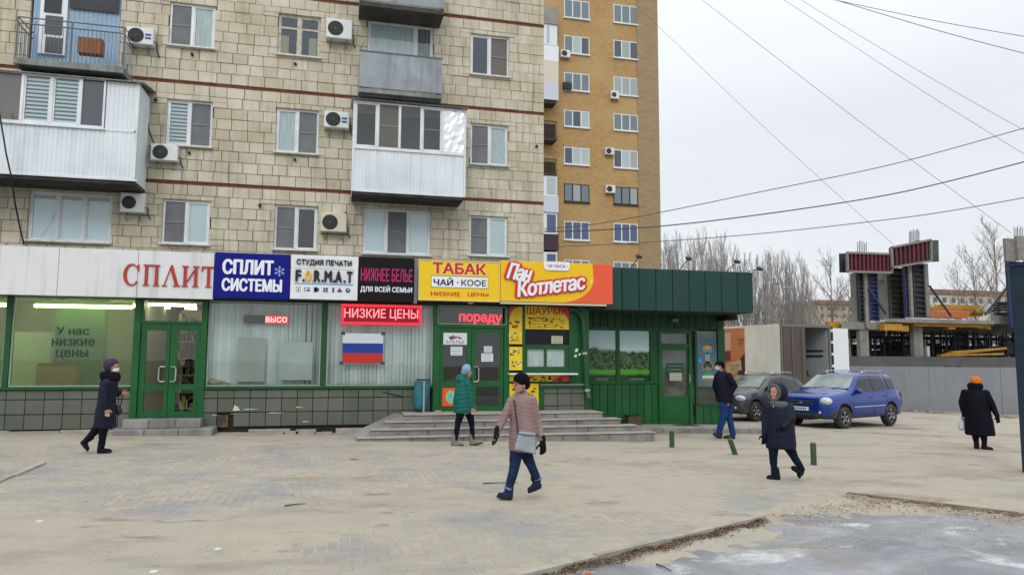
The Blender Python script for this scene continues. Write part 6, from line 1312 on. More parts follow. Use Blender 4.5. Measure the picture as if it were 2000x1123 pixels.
# formwork pillars on the slab
def ladderpanel(b, r, Y, n, t=.09, d=.14):   # frame with ribs (steel formwork)
    X0, X1, Z0, Z1 = r; b.box(X0, X1, Y, Y+.04, Z0, Z1); b.box(X0, X0+t, Y-d, Y, Z0, Z1); b.box(X1-t, X1, Y-d, Y, Z0, Z1)
    for i in range(n+1): z = Z0+(Z1-Z0-t)*i/n; b.box(X0+t, X1-t, Y-d, Y, z, z+t*.7)
def form(lab, parts, base, cat='formwork'):
    t = thing('formwork', lab, cat, base); 
    for p in parts:
        b = MB(); r = RP(*p[0], p[1])
        if p[2] == 'lad': ladderpanel(b, r, p[1], p[4]); b.build('ribbed_panel', p[3], t)
        elif p[2] == 'box': b.box(r[0], r[1], p[1], p[1]+p[4], r[2], r[3]); b.build(p[5], p[3], t)
    return t
zS = U(1780, 626, YC_).z
form('left formwork pillar with blue ribbed panels under the red panel', [((1673, 533, 1675, 630), YC_+.3, 'box', M_con, .5, 'concrete_face'), ((1674, 533, 1694, 629), YC_+.1, 'lad', M_fbd, 11), ((1694, 533, 1713, 627), YC_+.15, 'lad', M_fblue, 11), ((1690, 528, 1696, 640), YC_-.15, 'box', M_fgr, .15, 'steel_waler')], (U(1686, 628, YC_).x, YC_, zS))
form('middle dark formwork pillar between the two blue ones', [((1735, 523, 1762, 623), YC_+1.2, 'lad', mat('formwork_rust', '#4a453c', .8, col2='#3a3a38', scale=2), 9), ((1729, 533, 1737, 623), YC_+1.25, 'box', M_con, .8, 'concrete_face'), ((1712, 533, 1740, 548), YC_+1.3, 'box', M_fgr, .3, 'cross_panel')], (U(1748, 622, YC_+1.2).x, YC_+1.2, zS))
form('right blue formwork pillar under the tilted red panel', [((1765, 518, 1781, 620), YC_+.1, 'lad', M_fblue, 11), ((1781, 516, 1804, 620), YC_+.0, 'lad', M_fbd, 10), ((1804, 515, 1815, 619), YC_+.2, 'box', M_con, .5, 'concrete_face'), ((1778, 518, 1783, 620), YC_-.2, 'box', M_fgr, .15, 'steel_waler')], (U(1790, 620, YC_).x, YC_, zS))
def redpanel(lab, c4, Y, n, endpoly, endm):
    P = [U(x, y, Y) for x, y in c4]; t = thing('formwork', lab, 'formwork', P[3]); b = MB(); Q = [p+Vector((0, .1, 0)) for p in P]
    b.add([*P, *Q], [(0, 1, 2, 3), (7, 6, 5, 4), (0, 4, 5, 1), (1, 5, 6, 2), (2, 6, 7, 3), (3, 7, 4, 0)]); b.build('panel_sheet', M_fbd, t)
    b = MB()
    for i in range(n+1): f_ = i/n; a = P[0].lerp(P[1], f_); c = P[3].lerp(P[2], f_); dy = Vector((0, -.08, 0)); b.obox(a+dy, c+dy, .09, .12, (0, 1, 0)) 
    b.build('red_ribs', M_fred, t)
    b = MB(); dy = Vector((0, -.1, 0))
    for a, c in ((P[0], P[1]), (P[3], P[2]), (P[0], P[3]), (P[1], P[2])): b.obox(a+dy, c+dy, .12, .14, (0, 1, 0))
    b.build('rim', M_fgr, t)
    E_ = [U(x, y, Y+.6) for x, y in endpoly]; b = MB(); b.add([*E_, *[p+Vector((0, .12, 0)) for p in E_]], [(0, 1, 2, 3), (7, 6, 5, 4), (0, 4, 5, 1), (1, 5, 6, 2), (2, 6, 7, 3), (3, 7, 4, 0)]); b.build('far_side_panel', endm, t)
redpanel('level dark red ribbed formwork panel across the left pillar', ((1652, 494), (1739, 497), (1739, 533), (1653, 531)), YC_-.4, 11, ((1641, 495), (1690, 495), (1690, 532), (1642, 532)), M_fbd)
redpanel('tilted red ribbed formwork panel across the right pillar', ((1738, 484), (1815, 469), (1816, 510), (1740, 523)), YC_-.5, 9, ((1790, 470), (1833, 469), (1834, 511), (1790, 512)), mat('formwork_green', '#35453f', .7, col2='#4a544e', scale=3))
def rebars(lab, x0, x1, y0, y1, Y, n):
    t = thing('rebar_bundle', lab, 'rebar', U((x0+x1)/2, y1, Y), 0, 'rebar sticking up from the pillars')
    for i in range(n): p = U(x0+(x1-x0)*i/(n-1), y1+8, Y+.2*(i % 2)); q = U(x0+(x1-x0)*i/(n-1)+rr.uniform(-.5, .5), y0+rr.uniform(-3, 4), Y+.2*(i % 2)); b = MB(); b.tube([p, q], .022, 4); b.build('bar', M_rebar, t)
rebars('rebar rods over the level red panel', 1675, 1692, 472, 494, YC_+.4, 6); rebars('rebar rods over the tilted red panel', 1776, 1795, 450, 474, YC_+.4, 8); rebars('rebar rods over the right formwork column', 1981, 1997, 444, 470, YC_+.4, 6)
form('grey formwork boxes on top of the right column', [((1965, 466, 1984, 510), YC_+.0, 'box', M_fgr, .2, 'side_panel'), ((1988, 462, 2030, 508), YC_-.2, 'box', M_fgr, .2, 'side_panel'), ((1984, 470, 1990, 508), YC_+.1, 'box', M_con, .8, 'inner_face')], U(1985, 510, YC_))
form('dark blue formwork column at the right edge', [((1967, 511, 2003, 640), YC_+.1, 'lad', M_fblue, 15), ((2003, 511, 2040, 640), YC_+.2, 'lad', M_fbd, 15)], (U(1985, 620, YC_).x, YC_, zS))
for (lab, a, c, m, w_) in (('long grey steel brace leaning against the right blue pillar', (1815, 558), (1858, 618), M_fbd, .09), ('blue steel brace leaning on the left pillar', (1696, 563), (1731, 614), M_fblue, .09), ('dark steel brace leaning towards the right formwork column', (1966, 563), (1924, 615), M_fbd, .1), ('thin grey brace low by the tilted panel pillar', (1818, 604), (1846, 618), M_fgr, .05)):
    p, q = U(a[0], a[1], YC_-.2), U(c[0], c[1], YC_-.2); b = MB(); b.obox(p, q, w_, w_); tag(b.build('steel_brace', m), lab, 'brace')
t = thing('beam_stack', 'stack of yellow timber beams on the unfinished slab', 'stack', U(1866, 620, YC_+2))
for k, (x0, y0, x1, y1) in enumerate(((1818, 600, 1912, 604), (1820, 604, 1900, 608), (1840, 596, 1917, 600), (1886, 607, 1925, 612), (1896, 611, 1920, 617))): bx(x0, y0, x1, y1, YC_+2+.1*k, .6, M_yb if k != 1 else mat('pale_timber', '#c9b26a', .7), 'beam', t)
t = thing('sheet_stack', 'orange stack of boards beneath the yellow beams', 'stack', U(1857, 620, YC_+1.5))
for k in range(3): bx(1818, 608.5+4*k, 1896-2*k, 612+4*k, YC_+1.4, .9, M_or, 'board', t)
t = thing('black_bundle', 'heap of black formwork pieces at the right of the slab', 'stack', U(1956, 618, YC_+1.5))
for k in range(6): a = U(1940+rr.uniform(-2, 6), 592+5*k, YC_+1.5); c = U(1972, 590+5*k+rr.uniform(-2, 2), YC_+1.8); b = MB(); b.obox(a, c, .3, .13); b.build('panel', M_black, t)
t = thing('plank_stack', 'yellow planks lying on the lower level of the site', 'planks', U(1900, 695, YC_+.6))
for (a, c) in (((1843, 692), (1962, 680)), ((1834, 694), (1957, 691)), ((1855, 688), (1938, 682))): p, q = U(*a, YC_+.6), U(*c, YC_+.9); b = MB(); b.obox(p, q, .3, .12); b.build('plank', M_yb, t)
b = MB(); r = RP(1811, 676, 1816, 696, YC_+.3); b.box(r[0], r[1], YC_+.3, YC_+.5, r[2], r[3]); tag(b.build('white_stub', mat('pale_stub', '#b9b6ae', .8)), 'short pale post on the lower level beside the second column', 'post')
# fence
F0, F1 = G(1640, 797), G(2010, 814); F0 = F0+(F0-F1)*.6; F1 = F1+(F1-F0)*.15
fe = thing('site_fence', 'pale grey solid panel fence in front of the construction site', 'fence', (F0.x, F0.y, F0.z)); M_fen = mat('fence_grey', '#83868c', .6, col2='#777a80', scale=.35, streak=.25, streakc='#5f6166')
d_ = (F1-F0); Ln = math.hypot(d_.x, d_.y); n = int(Ln/2.5); d_ = d_/n; nrm = Vector((d_.y, -d_.x, 0)).normalized()
for i in range(n):
    a = F0+d_*i; c = F0+d_*(i+1); q = MB(); e = d_.normalized()*.008; za, zc_ = gz(a.x)+.06, gz(c.x)+.06; top = 1.50
    A, C = a+e, c-e; B_ = MB(); w2 = nrm*.02
    B_.add([(A.x, A.y, za), (C.x, C.y, zc_), (C.x, C.y, top), (A.x, A.y, top), (A.x+w2.x, A.y+w2.y, za), (C.x+w2.x, C.y+w2.y, zc_), (C.x+w2.x, C.y+w2.y, top), (A.x+w2.x, A.y+w2.y, top)], [(0, 3, 2, 1), (4, 5, 6, 7), (0, 1, 5, 4), (1, 2, 6, 5), (2, 3, 7, 6), (3, 0, 4, 7)]); B_.build('fence_panel', M_fen, fe)
    if i % 2 == 0: q = MB(); q.obox((a.x-nrm.x*.04, a.y-nrm.y*.04, gz(a.x)-.1), (a.x-nrm.x*.04, a.y-nrm.y*.04, top+.03), .06, .06, (0, 1, 0)); q.build('post', mat('fence_post', '#5f6267', .7), fe)
b = MB()
for k in range(5): p = U(1846+k*6+(5 if k > 2 else 0), 715, 27.8); b.box(p.x-.04, p.x+.05, p.y-.0, p.y+.03, 1.47, 1.54)
b.build('wire_tie', mat('tie_black', '#1f2226', .8), fe)
b = MB()
for k in range(26):
    px = rr.choice((rr.uniform(1756, 1840), rr.uniform(1756, 1840), rr.uniform(1950, 1995))); p = G(px, 799+(px-1756)*.068+rr.uniform(1, 4)); s_ = rr.uniform(.05, .14); b.box(p.x-s_, p.x+s_*1.5, p.y-s_, p.y+s_, p.z-.02, p.z+s_*.9)
tag(b.build('rubble', mat('rubble_brown', '#77695a', .9, col2='#a39a8c', scale=5), kind='stuff'), 'broken bricks and rubble along the foot of the grey fence', 'rubble')

# ================================================================ NEAR POST AND BOLLARDS
pb = U(2020, 915, 10.4); t = thing('steel_post', 'dark blue square steel post at the right edge', 'post', (pb.x+.14, 10.4, gz(pb.x)))
x0 = U(1977, 600, 10.75).x-.03; q = MB(); q.block(x0+.03, x0+.48, 10.4, 10.75, gz(pb.x)-.1, U(1985, 514, 10.4).z, .012); q.build('shaft', mat('post_blue', '#1b2c3c', .5, col2='#22384a', scale=2, thr=(.4, .7)), t)
q = MB(); q.box(x0+.0, x0+.51, 10.37, 10.78, U(1985, 514, 10.4).z-.02, U(1985, 514, 10.4).z+.03); q.build('cap', mat('post_blue', ''), t)
b = MB()
for i in range(12): px, py = rr.choice(((1995, 732), (1996, 754), (1997, 770), (1994, 735), (1998, 750))); p = U(px+8+rr.uniform(-3, 5), py+rr.uniform(-3, 3), 10.39); b.box(p.x-.008, p.x+.008, 10.390, 10.399, p.z-.008, p.z+.006)
b.build('paint_chips', M_wht, t, kind='stuff')
M_bol = mat('bollard_green', '#2a4a2c', .7, col2='#4d4a38', scale=9, thr=(.45, .6))
def bollard(px, py, h, w_, lean, lab):
    p = G(px, py); t = thing('bollard', lab, 'bollard', (p.x, p.y, p.z), 0, 'short green pipe bollards'); b = MB(); b.tube([(p.x, p.y, p.z-.05), (p.x+lean*h, p.y, p.z+h)], w_, 10, False); b.build('pipe', M_bol, t); b = MB(); b.lathe([(w_, -.02), (w_*1.04, 0), (w_*.8, .004), (w_*.75, -.03)], (p.x+lean*h, p.y, p.z+h), 10, 'z'); b.build('rim', mat('bollard_rim', '#6f6a4c', .8), t)
    q = MB(); q.lathe([(w_*1.01, 0), (w_*1.7, .004), (w_*2.4, -.006)], (p.x, p.y, p.z+.004), 12, 'z'); q.build('collar', M_sand, t)
bollard(1312.5, 874, .36, .052, 0, 'short upright green bollard nearest the wide stairs'); bollard(1438, 888, .32, .05, -.42, 'short bent bollard leaning left in front of the man in blue trousers'); bollard(1589.5, 908, .40, .052, 0, 'short upright green bollard behind the hooded woman')

# ================================================================ OVERHEAD CABLES
M_cab = mat('overhead_cable', '#4a4d52', .6)
def wire(lab, pts, Ys, r):
    P = [U(x, y, Y) for (x, y), Y in zip(pts, Ys)]; n = 10*(len(P)-1); res = []
    import bisect
    for i in range(len(P)-1):
        p0 = P[max(i-1, 0)]; p1 = P[i]; p2 = P[i+1]; p3 = P[min(i+2, len(P)-1)]
        for k in range(10): t_ = k/10; res.append(.5*((2*p1)+(p2-p0)*t_+(2*p0-5*p1+4*p2-p3)*t_*t_+(3*p1-p0-3*p2+p3)*t_**3))
    res.append(P[-1]); b = MB(); b.tube(res, r, 5); tag(b.build('overhead_cable', M_cab), lab, 'cable', 'cables over the street')
wire('thick sagging cable crossing the tower and rising to the upper right edge', [(1063, 447), (1155, 439), (1300, 413), (1480, 376), (1700, 331), (1850, 293), (2100, 222)], [22.8, 22.6, 22, 21, 20, 19, 17], .014)
wire('thickest twisted cable crossing the lower tower to the right edge', [(1063, 452), (1155, 450), (1300, 441), (1480, 420), (1700, 387), (1850, 355), (2100, 290)], [22.8, 22.6, 22, 21, 20, 19, 17], .020)
wire('lowest nearly straight cable passing over the construction site', [(1090, 482), (1300, 471), (1500, 455), (1700, 433), (1850, 413), (2100, 368)], [40, 38, 35, 32, 30, 28], .022)
for i, (a, c, lab, r) in enumerate((((1240, 8), (1745, 478), 'faint thin wire slanting down to the tilted formwork panel', .007), ((1350, -16), (1975, 455), 'thin wire slanting down from the top left of the sky to the tall tree', .009), ((1500, -20), (2100, 362), 'thin wire slanting across the sky, second from the left top', .009), ((1530, -20), (2100, 310), 'thin wire slanting across the sky beside its twin', .009), ((1590, -12), (2100, 130), 'dark wire in the upper right corner, lower of the pair', .011), ((1580, -10), (2100, 88), 'dark wire in the upper right corner, upper of the pair', .010))):
    m_ = ((a[0]+c[0])/2, (a[1]+c[1])/2+(6 if i < 4 else 5)); wire(lab, [a, m_, c], [30, 26, 24] if i < 4 else [20, 18, 16], r)
# ================================================================ VEHICLES
M_tyre = mat('tyre', '#2b2a29', .85, col2='#5a544b', scale=6, thr=(.5, .75)); M_rim = mat('alloy_rim', '#7f8285', .35, metal=.7); M_cg = mat('car_glass', (.018, .022, .024), .05, spec=.45)
M_cgl = mat('windscreen', '#46524c', .04, col2='#8f9a98', scale=.8, thr=(.4, .6), spec=.8); M_plast = mat('dark_plastic', '#2a2c2f', spec=.12, rough=.6); M_lamp = mat('headlight', '#cfd6da', .12, col2='#a9b0b4', scale=9, spec=.8); M_chr = mat('chrome', '#b9bdc2', .15, metal=.9); M_seam = mat('panel_seam', '#10131c', .7)
def interp(tab, x):
    for (a, b_) in zip(tab, tab[1:]):
        if b_[0] <= x <= a[0]:
            f_ = (a[0]-x)/(a[0]-b_[0]) if a[0] != b_[0] else 0
            return [p+(q-p)*f_ for p, q in zip(a, b_)]
    return list(tab[0] if x > tab[0][0] else tab[-1])
def car(lab, stations, wheels, wr, paint, clad, loc, rz, det):
    """stations: (x, zbottom, zbelt, ztop, w, wtop) from nose to tail, car pointing to +x, left +y"""
    t = thing('parked_car', lab, 'car', loc, rz)
    N_ = 9; b = MB(); rings = []
    dense = []
    for a, c in zip(stations, stations[1:]):
        k = max(1, int((a[0]-c[0])/.12)); dense += [[p+(q-p)*i/k for p, q in zip(a, c)] for i in range(k)]
    dense.append(list(stations[-1]))
    for (x, zb, zbe, zt, wd, wt) in dense:
        zm = zb+(zbe-zb)*.35; zm2 = zb+(zbe-zb)*.72; h = zt-zbe
        half = [(0, zb), (wd*.85, zb), (wd*.97, zb+.07*min(1, (zbe-zb))), (wd, zm), (wd*.985, zm2), (wd*.955, zbe), ((wd*.94*.25+wt*.75), zbe+h*.72), (wt*.9, zbe+h*.95), (wt*.5, zt), (0, zt+.008)]
        rings.append([(x, y, z) for y, z in half]+[(x, -y, z) for y, z in half[-2:0:-1]])
    m = len(rings[0]); vs = [p for r in rings for p in r]
    fs = [(i*m+j, i*m+(j+1) % m, (i+1)*m+(j+1) % m, (i+1)*m+j) for i in range(len(rings)-1) for j in range(m)]+[tuple(range(m))[::-1], tuple((len(rings)-1)*m+j for j in range(m))]
    b.add([(-0 + p[0], p[1], p[2]) for p in vs], fs)
    b.mi = []
    for f in b.f:
        zc_ = sum(b.v[i][2] for i in f)/len(f); b.mi.append(1 if zc_ < det['clad_z'] else 0)
    me = b.mesh('body', [paint, clad], True); tmp = bpy.data.objects.new('body_tmp', me); COL.objects.link(tmp)
    bm = bmesh.new(); bm.from_mesh(me); bmesh.ops.recalc_face_normals(bm, faces=bm.faces); bm.to_mesh(me); bm.free()
    cut = MB()
    for wx in wheels: cut.disc((wx, -1.2, wr+.03), wr+.07, .56, 28); cut.disc((wx, .64, wr+.03), wr+.07, .56, 28)
    cm = cut.mesh('cut', clad); bm = bmesh.new(); bm.from_mesh(cm); bmesh.ops.recalc_face_normals(bm, faces=bm.faces); bm.to_mesh(cm); bm.free(); co = bpy.data.objects.new('cut', cm); COL.objects.link(co)
    md = tmp.modifiers.new('b', 'BOOLEAN'); md.object = co; md.operation = 'DIFFERENCE'; md.solver = 'EXACT'
    dg = bpy.context.evaluated_depsgraph_get(); nm = bpy.data.meshes.new_from_object(tmp.evaluated_get(dg)); nm.name = 'body'
    bpy.data.objects.remove(tmp); bpy.data.objects.remove(co)
    body = bpy.data.objects.new('body', nm); COL.objects.link(body); body.parent = t; WM[body.name] = WM[t.name]
    for p_ in nm.polygons: p_.use_smooth = len(p_.vertices) <= 4
    # wheels
    for wx in wheels:
        for sy in (1, -1):
            yo = sy*det['track']; q = MB(); prof = [(wr*.62, -.10), (wr*.70, -.115), (wr*.93, -.105), (wr, -.07), (wr, .07), (wr*.93, .105), (wr*.70, .115), (wr*.62, .10)]
            W_ = thing('wheel', '', '', (0, 0, 0)); del W_['category']; del W_['label']; W_.parent = t; W_.location = (wx, yo, wr); WM[W_.name] = WM[t.name] @ Matrix.Translation((wx, yo, wr))
            q.lathe(prof, (0, 0, 0), 30, 'y'); q.build('tyre', M_tyre, W_, True, True)
            q = MB(); q.disc((0, -.03*1 if sy > 0 else -.03, 0), wr*.63, .06, 24)
            q.build('brake_disc', M_plast, W_, True); q = MB(); e = sy*.075
            q.lathe([(wr*.64, e*.6), (wr*.64, e*1.25), (wr*.57, e*1.2), (wr*.56, e*.7)], (0, 0, 0), 24, 'y'); q.lathe([(.001, e*1.15), (wr*.16, e*1.1), (wr*.17, e*.6)], (0, 0, 0), 12, 'y')
            for k in range(5): a = 2*math.pi*k/5+.3; q.obox((wr*.12*math.cos(a), e*.95, wr*.12*math.sin(a)), (wr*.6*math.cos(a), e*1.0, wr*.6*math.sin(a)), wr*.19, .04, (0, 1, 0))
            q.build('rim', M_rim, W_, True, True)
    def side(x, z, off):
        s_ = interp(dense, x); zb, zbe, zt, wd, wt = s_[1:]; h = zt-zbe
        if z >= zbe:
            f_ = (z-zbe)/max(h, .01); y0_, y1_, y2_ = wd*.955, wd*.94*.25+wt*.75, wt*.9
            y = y0_+(y1_-y0_)*min(1, f_/.72) if f_ < .72 else y1_+(y2_-y1_)*(f_-.72)/.23
        else:
            g_ = (z-zb)/(zbe-zb); y = wd*(1 if g_ < .35 else 1-.015*(g_-.35)/.37 if g_ < .72 else .985-.03*(g_-.72)/.28)
        return y+off
    for sy in (1, -1):
        for poly in det['side_windows']:
            q = MB(); g_ = 5; P4 = [Vector((x, 0, z)) for x, z in poly]; vv = [P4[0].lerp(P4[1], i/g_).lerp(P4[3].lerp(P4[2], i/g_), j/g_) for j in range(g_+1) for i in range(g_+1)]
            q.add([(p_.x, sy*side(p_.x, p_.z, .012), p_.z) for p_ in vv], [(j*(g_+1)+i, j*(g_+1)+i+1, (j+1)*(g_+1)+i+1, (j+1)*(g_+1)+i) for j in range(g_) for i in range(g_)]); q.build('side_window', M_cg, t, True)
        for ln in det['seams']:
            q = MB(); q.tube([(x, sy*side(x, z, .001), z) for x, z in ln], .006, 4); q.build('door_seam', M_seam, t, True)
        for (x, z) in det['handles']: q = MB(); q.box(x-.09, x+.09, sy*side(x, z, 0)-.02, sy*side(x, z, 0)+.02, z-.015, z+.015); q.build('door_handle', paint, t, True)
        if det.get('molding'):
            x0, x1, z = det['molding']; q = MB(); n_ = 8; q.tube([(x0+(x1-x0)*i/n_, sy*side(x0+(x1-x0)*i/n_, z, .004), z) for i in range(n_+1)], .022, 6); q.build('side_molding', det['mold_m'], t, True)
        x, z = det['mirror']; y = sy*(side(x, z, 0)+.10); q = MB(); q.ball((x, y, z), .07, .12, .085, 10, 8); q.box(x-.02, x+.02, min(y, sy*side(x, z, -.03)), max(y, sy*side(x, z, -.03)), z-.03, z); q.build('mirror', det.get('mirror_m', paint), t, True, True)
        q = MB(); hx, hy, hz, rx, ry, rz_ = det['lamp']; q.ball((hx, sy*hy, hz), rx, ry, rz_, 14, 8); q.build('headlight', M_lamp, t, True, True)
        if det.get('fog'): q = MB(); fx, fy, fz = det['fog']; q.ball((fx-.03, sy*fy, fz), .05, .11, .075, 10, 6); q.build('fog_recess', M_plast, t, True, True); q = MB(); q.ball((fx+.01, sy*fy, fz), .04, .05, .05, 10, 6); q.build('fog_light', M_lamp, t, True, True)
        q = MB(); x0, x1, z = det['rail']; s0 = interp(dense, (x0+x1)/2); y = sy*s0[5]*.86; q.tube([(x0, y, z-.06), (x0-.1, y, z), (x1+.1, y, z), (x1, y, z-.06)], .02, 6); q.build('roof_rail', det['rail_m'], t, True)
        q = MB(); tx, ty, tz = det['tail']; q.ball((tx, sy*ty, tz), .05, .10, .16, 8, 6); q.build('tail_light', mat('tail_red', '#7a1c1c', .2), t, True, True)
    for nm_, poly, m_ in det['glass']:
        q = MB(); q.add(poly, [tuple(range(len(poly)))]); q.build(nm_, m_, t, True)
    q = MB(); gx, gw, g0_, g1_ = det['grille']; q.box(gx-.08, gx+.012, -gw, gw, g0_, g1_); G_ = q.build('grille', M_plast, t, True); q = MB()
    for zz in (g0_+.01, g1_-.01): q.box(gx+.0, gx+.022, -gw, gw, zz-.012, zz+.012)
    q.ball((gx+.02, 0, (g0_+g1_)/2), .012, .07, .035, 10, 6); q.build('grille_trim', M_chr, t, True)
    q = MB(); px_, pz_ = det['plate']; q.box(px_-.01, px_+.012, -.26, .26, pz_-.055, pz_+.055); PL = q.build('number_plate', M_wht, t, True)
    q = MB()
    for k in range(7): y = -.2+.062*k; q.box(px_+.0125, px_+.0145, y-.018, y+.016, pz_-.03, pz_+.03)
    q.build('plate_characters', mat('plate_ink', '#33363c', .7), PL, True) if False else q.build('plate_characters', mat('plate_ink', '#33363c', .7), t, True)
    for wy in (-.35, .25): q = MB(); a, c = det['wiper']; q.tube([(a[0], wy, a[1]), (c[0], wy+.35, c[1])], .01, 4); q.build('wiper', M_plast, t, True)
    return t
def quadwin(x0, z0, w0, x1, z1, w1, off=.012): dx, dz = (z1-z0), (x0-x1); l_ = math.hypot(dx, dz); ox, oz = off*dx/l_, off*dz/l_; return [(x0+ox, -w0, z0+oz), (x0+ox, w0, z0+oz), (x1+ox, w1, z1+oz), (x1+ox, -w1, z1+oz)]
M_blue = mat('blue_car_paint', '#113080', .22, col2='#183a8c', scale=1.2, metal=.25, coat=.5); M_bluelow = mat('dusty_cladding', '#262b3c', .7, col2='#44454d', scale=3)
suv = [(2.18, .50, .82, .90, .56, .46), (2.13, .38, .90, .97, .76, .60), (2.02, .33, .95, 1.03, .86, .68), (1.7, .32, 1.0, 1.07, .90, .72), (1.3, .31, 1.05, 1.12, .91, .74), (1.0, .31, 1.08, 1.16, .915, .75), (.90, .31, 1.085, 1.20, .915, .75), (.25, .31, 1.095, 1.62, .915, .70), (-.05, .31, 1.10, 1.68, .915, .69), (-.6, .31, 1.10, 1.70, .915, .69), (-1.2, .31, 1.105, 1.69, .915, .685), (-1.75, .32, 1.11, 1.63, .905, .66), (-1.95, .32, 1.09, 1.38, .89, .60), (-2.1, .38, 1.05, 1.14, .86, .60), (-2.17, .45, .95, 1.0, .80, .58)]
T0 = (G(1645, 837)+G(1737, 832))/2; hd = math.radians(201.0); lf = Vector((-math.sin(hd), math.cos(hd), 0)); Cc = T0-lf*.80
car('blue off-road hatchback SUV with silver star-shaped rims parked by the grey fence', suv, (1.30, -1.33), .345, M_blue, M_bluelow, (Cc.x, Cc.y, gz(T0.x)-.005), hd, dict(track=.80, clad_z=.47,
    side_windows=[[(.70, 1.12), (-.28, 1.12), (-.28, 1.60), (.16, 1.57)], [(-.36, 1.12), (-1.18, 1.13), (-1.02, 1.59), (-.36, 1.605)], [(-1.30, 1.14), (-1.86, 1.18), (-1.70, 1.53), (-1.20, 1.58)]],
    seams=[[(.86, 1.05), (.84, .7), (.80, .36)], [(-.32, 1.08), (-.33, .6), (-.33, .36)], [(-1.2, 1.1), (-1.12, .82), (-.98, .72)], [(.80, .36), (-.33, .36), (-.92, .36)]], handles=[(-.14, .93), (-1.0, .95)], molding=(.84, -.95, .66), mold_m=mat('side_strip', '#8b93ad', .5),
    mirror=(.62, 1.13), lamp=(2.02, .71, .86, .16, .21, .12), fog=(2.13, .60, .53), rail=(-.15, -1.55, 1.735), rail_m=M_chr, tail=(-2.03, .78, .95),
    glass=[('windscreen', quadwin(.88, 1.21, .78, .27, 1.60, .64), M_cgl), ('rear_window', [(-1.79, -.56, 1.56), (-1.79, .56, 1.56), (-2.0, .62, 1.2), (-2.0, -.62, 1.2)], M_cg)], grille=(2.175, .44, .76, .86), plate=(2.20, .62), wiper=((.93, 1.19), (.80, 1.27))))
q = MB(); cr = bpy.data.objects.get('parked_car'); q.ball((2.06, 0, .42), .09, .66, .14, 14, 8); q.build('lower_grille', M_plast, cr, True, True)
q = MB(); q.tube([(-.9, .1, 1.665), (-1.0, .1, 1.90)], .006, 4) if False else q.tube([(-1.5, .3, 1.64), (-1.55, .3, 1.70)], .01, 4); q.build('aerial', M_plast, cr, True)
M_dk = mat('dusty_grey_paint', '#2f343d', .35, col2='#4a4d54', scale=1.4, coat=.3); M_dkl = mat('dusty_grey_cladding', '#34363a', .75, col2='#4b4b4b', scale=3)
hat = [(2.02, .50, .66, .74, .45, .35), (1.97, .34, .76, .84, .70, .52), (1.85, .26, .84, .93, .80, .6), (1.5, .24, .91, 1.0, .85, .66), (1.05, .24, .96, 1.06, .87, .68), (.95, .24, .97, 1.09, .87, .68), (.25, .24, 1.0, 1.45, .87, .62), (-.1, .24, 1.0, 1.53, .87, .61), (-.6, .24, 1.01, 1.55, .87, .61), (-1.2, .24, 1.02, 1.50, .87, .60), (-1.7, .26, 1.03, 1.36, .86, .58), (-1.92, .32, 1.0, 1.12, .83, .56), (-2.02, .42, .9, .95, .76, .55)]
T1 = G(1474, 823); hd2 = math.radians(203); l2 = Vector((-math.sin(hd2), math.cos(hd2), 0)); h2_ = Vector((math.cos(hd2), math.sin(hd2), 0)); C2 = T1-h2_*1.28-l2*.76
car('dusty dark grey hatchback parked behind the blue SUV, bonnet towards the pavilion', hat, (1.28, -1.3), .325, M_dk, M_dkl, (C2.x, C2.y, gz(T1.x)-.005), hd2, dict(track=.76, clad_z=.40,
    side_windows=[[(.66, 1.04), (-.28, 1.04), (-.28, 1.44), (.14, 1.39)], [(-.36, 1.04), (-1.1, 1.06), (-1.0, 1.42), (-.36, 1.45)], [(-1.2, 1.07), (-1.5, 1.10), (-1.42, 1.33), (-1.12, 1.40)]],
    seams=[[(.86, .98), (.84, .6), (.80, .34)], [(-.32, 1.02), (-.33, .6), (-.33, .34)]], handles=[(-.14, .88), (-.95, .9)], mirror=(.64, 1.06), mirror_m=M_plast, lamp=(1.88, .65, .77, .14, .20, .10), fog=(1.97, .54, .46), rail=(-.05, -1.3, 1.59), rail_m=M_chr, tail=(-1.93, .72, .9),
    glass=[('windscreen', quadwin(.93, 1.10, .72, .28, 1.44, .56), M_cgl), ('rear_window', [(-1.72, -.5, 1.33), (-1.72, .5, 1.33), (-1.88, .55, 1.15), (-1.88, -.55, 1.15)], M_cg)], grille=(2.01, .38, .64, .73), plate=(2.04, .54), wiper=((.98, 1.08), (.85, 1.14))))

# ---- box truck with open rear
A = Vector((16.1, 23.8, 0)); B_ = Vector((18.6, 24.3, 0)); ex = (B_-A).normalized(); ey = Vector((-ex.y, ex.x, 0)); TL = 7.2; zf, zr = .75, 3.10
tk = thing('box_truck', 'white box truck with orange print on its side and its rear doors open', 'truck', (A.x, A.y, gz(17)), math.atan2(ex.y, ex.x)); wdt = (B_-A).length; z0_ = gz(17)
M_tw = mat('truck_white', '#e8e5da', .5, col2='#d8d5ca', scale=.8, streak=.18, streakc='#8d877a'); M_tfr = mat('truck_frame', '#6d6a66', .6); M_tin_ = mat('truck_inside', '#aeb3b6', .6, col2='#9aa0a4', scale=1.)
a0, a1 = zf-z0_, zr-z0_
q = MB(); q.box(0, .06, .05, TL, a0, a1-.06); q.build('side_wall', M_tw, tk, True); q = MB(); q.box(wdt-.06, wdt, .05, TL, a0, a1-.06); q.build('side_wall', M_tw, tk, True)
q = MB(); q.box(0, wdt, .05, TL, a1-.06, a1); q.build('roof', M_tw, tk, True); q = MB(); q.box(.06, wdt-.06, .05, TL, a0, a0+.1); q.build('floor', M_tfr, tk, True); q = MB(); q.box(.06, wdt-.06, TL-.06, TL, a0+.1, a1-.06); q.build('front_wall', M_tin_, tk, True)
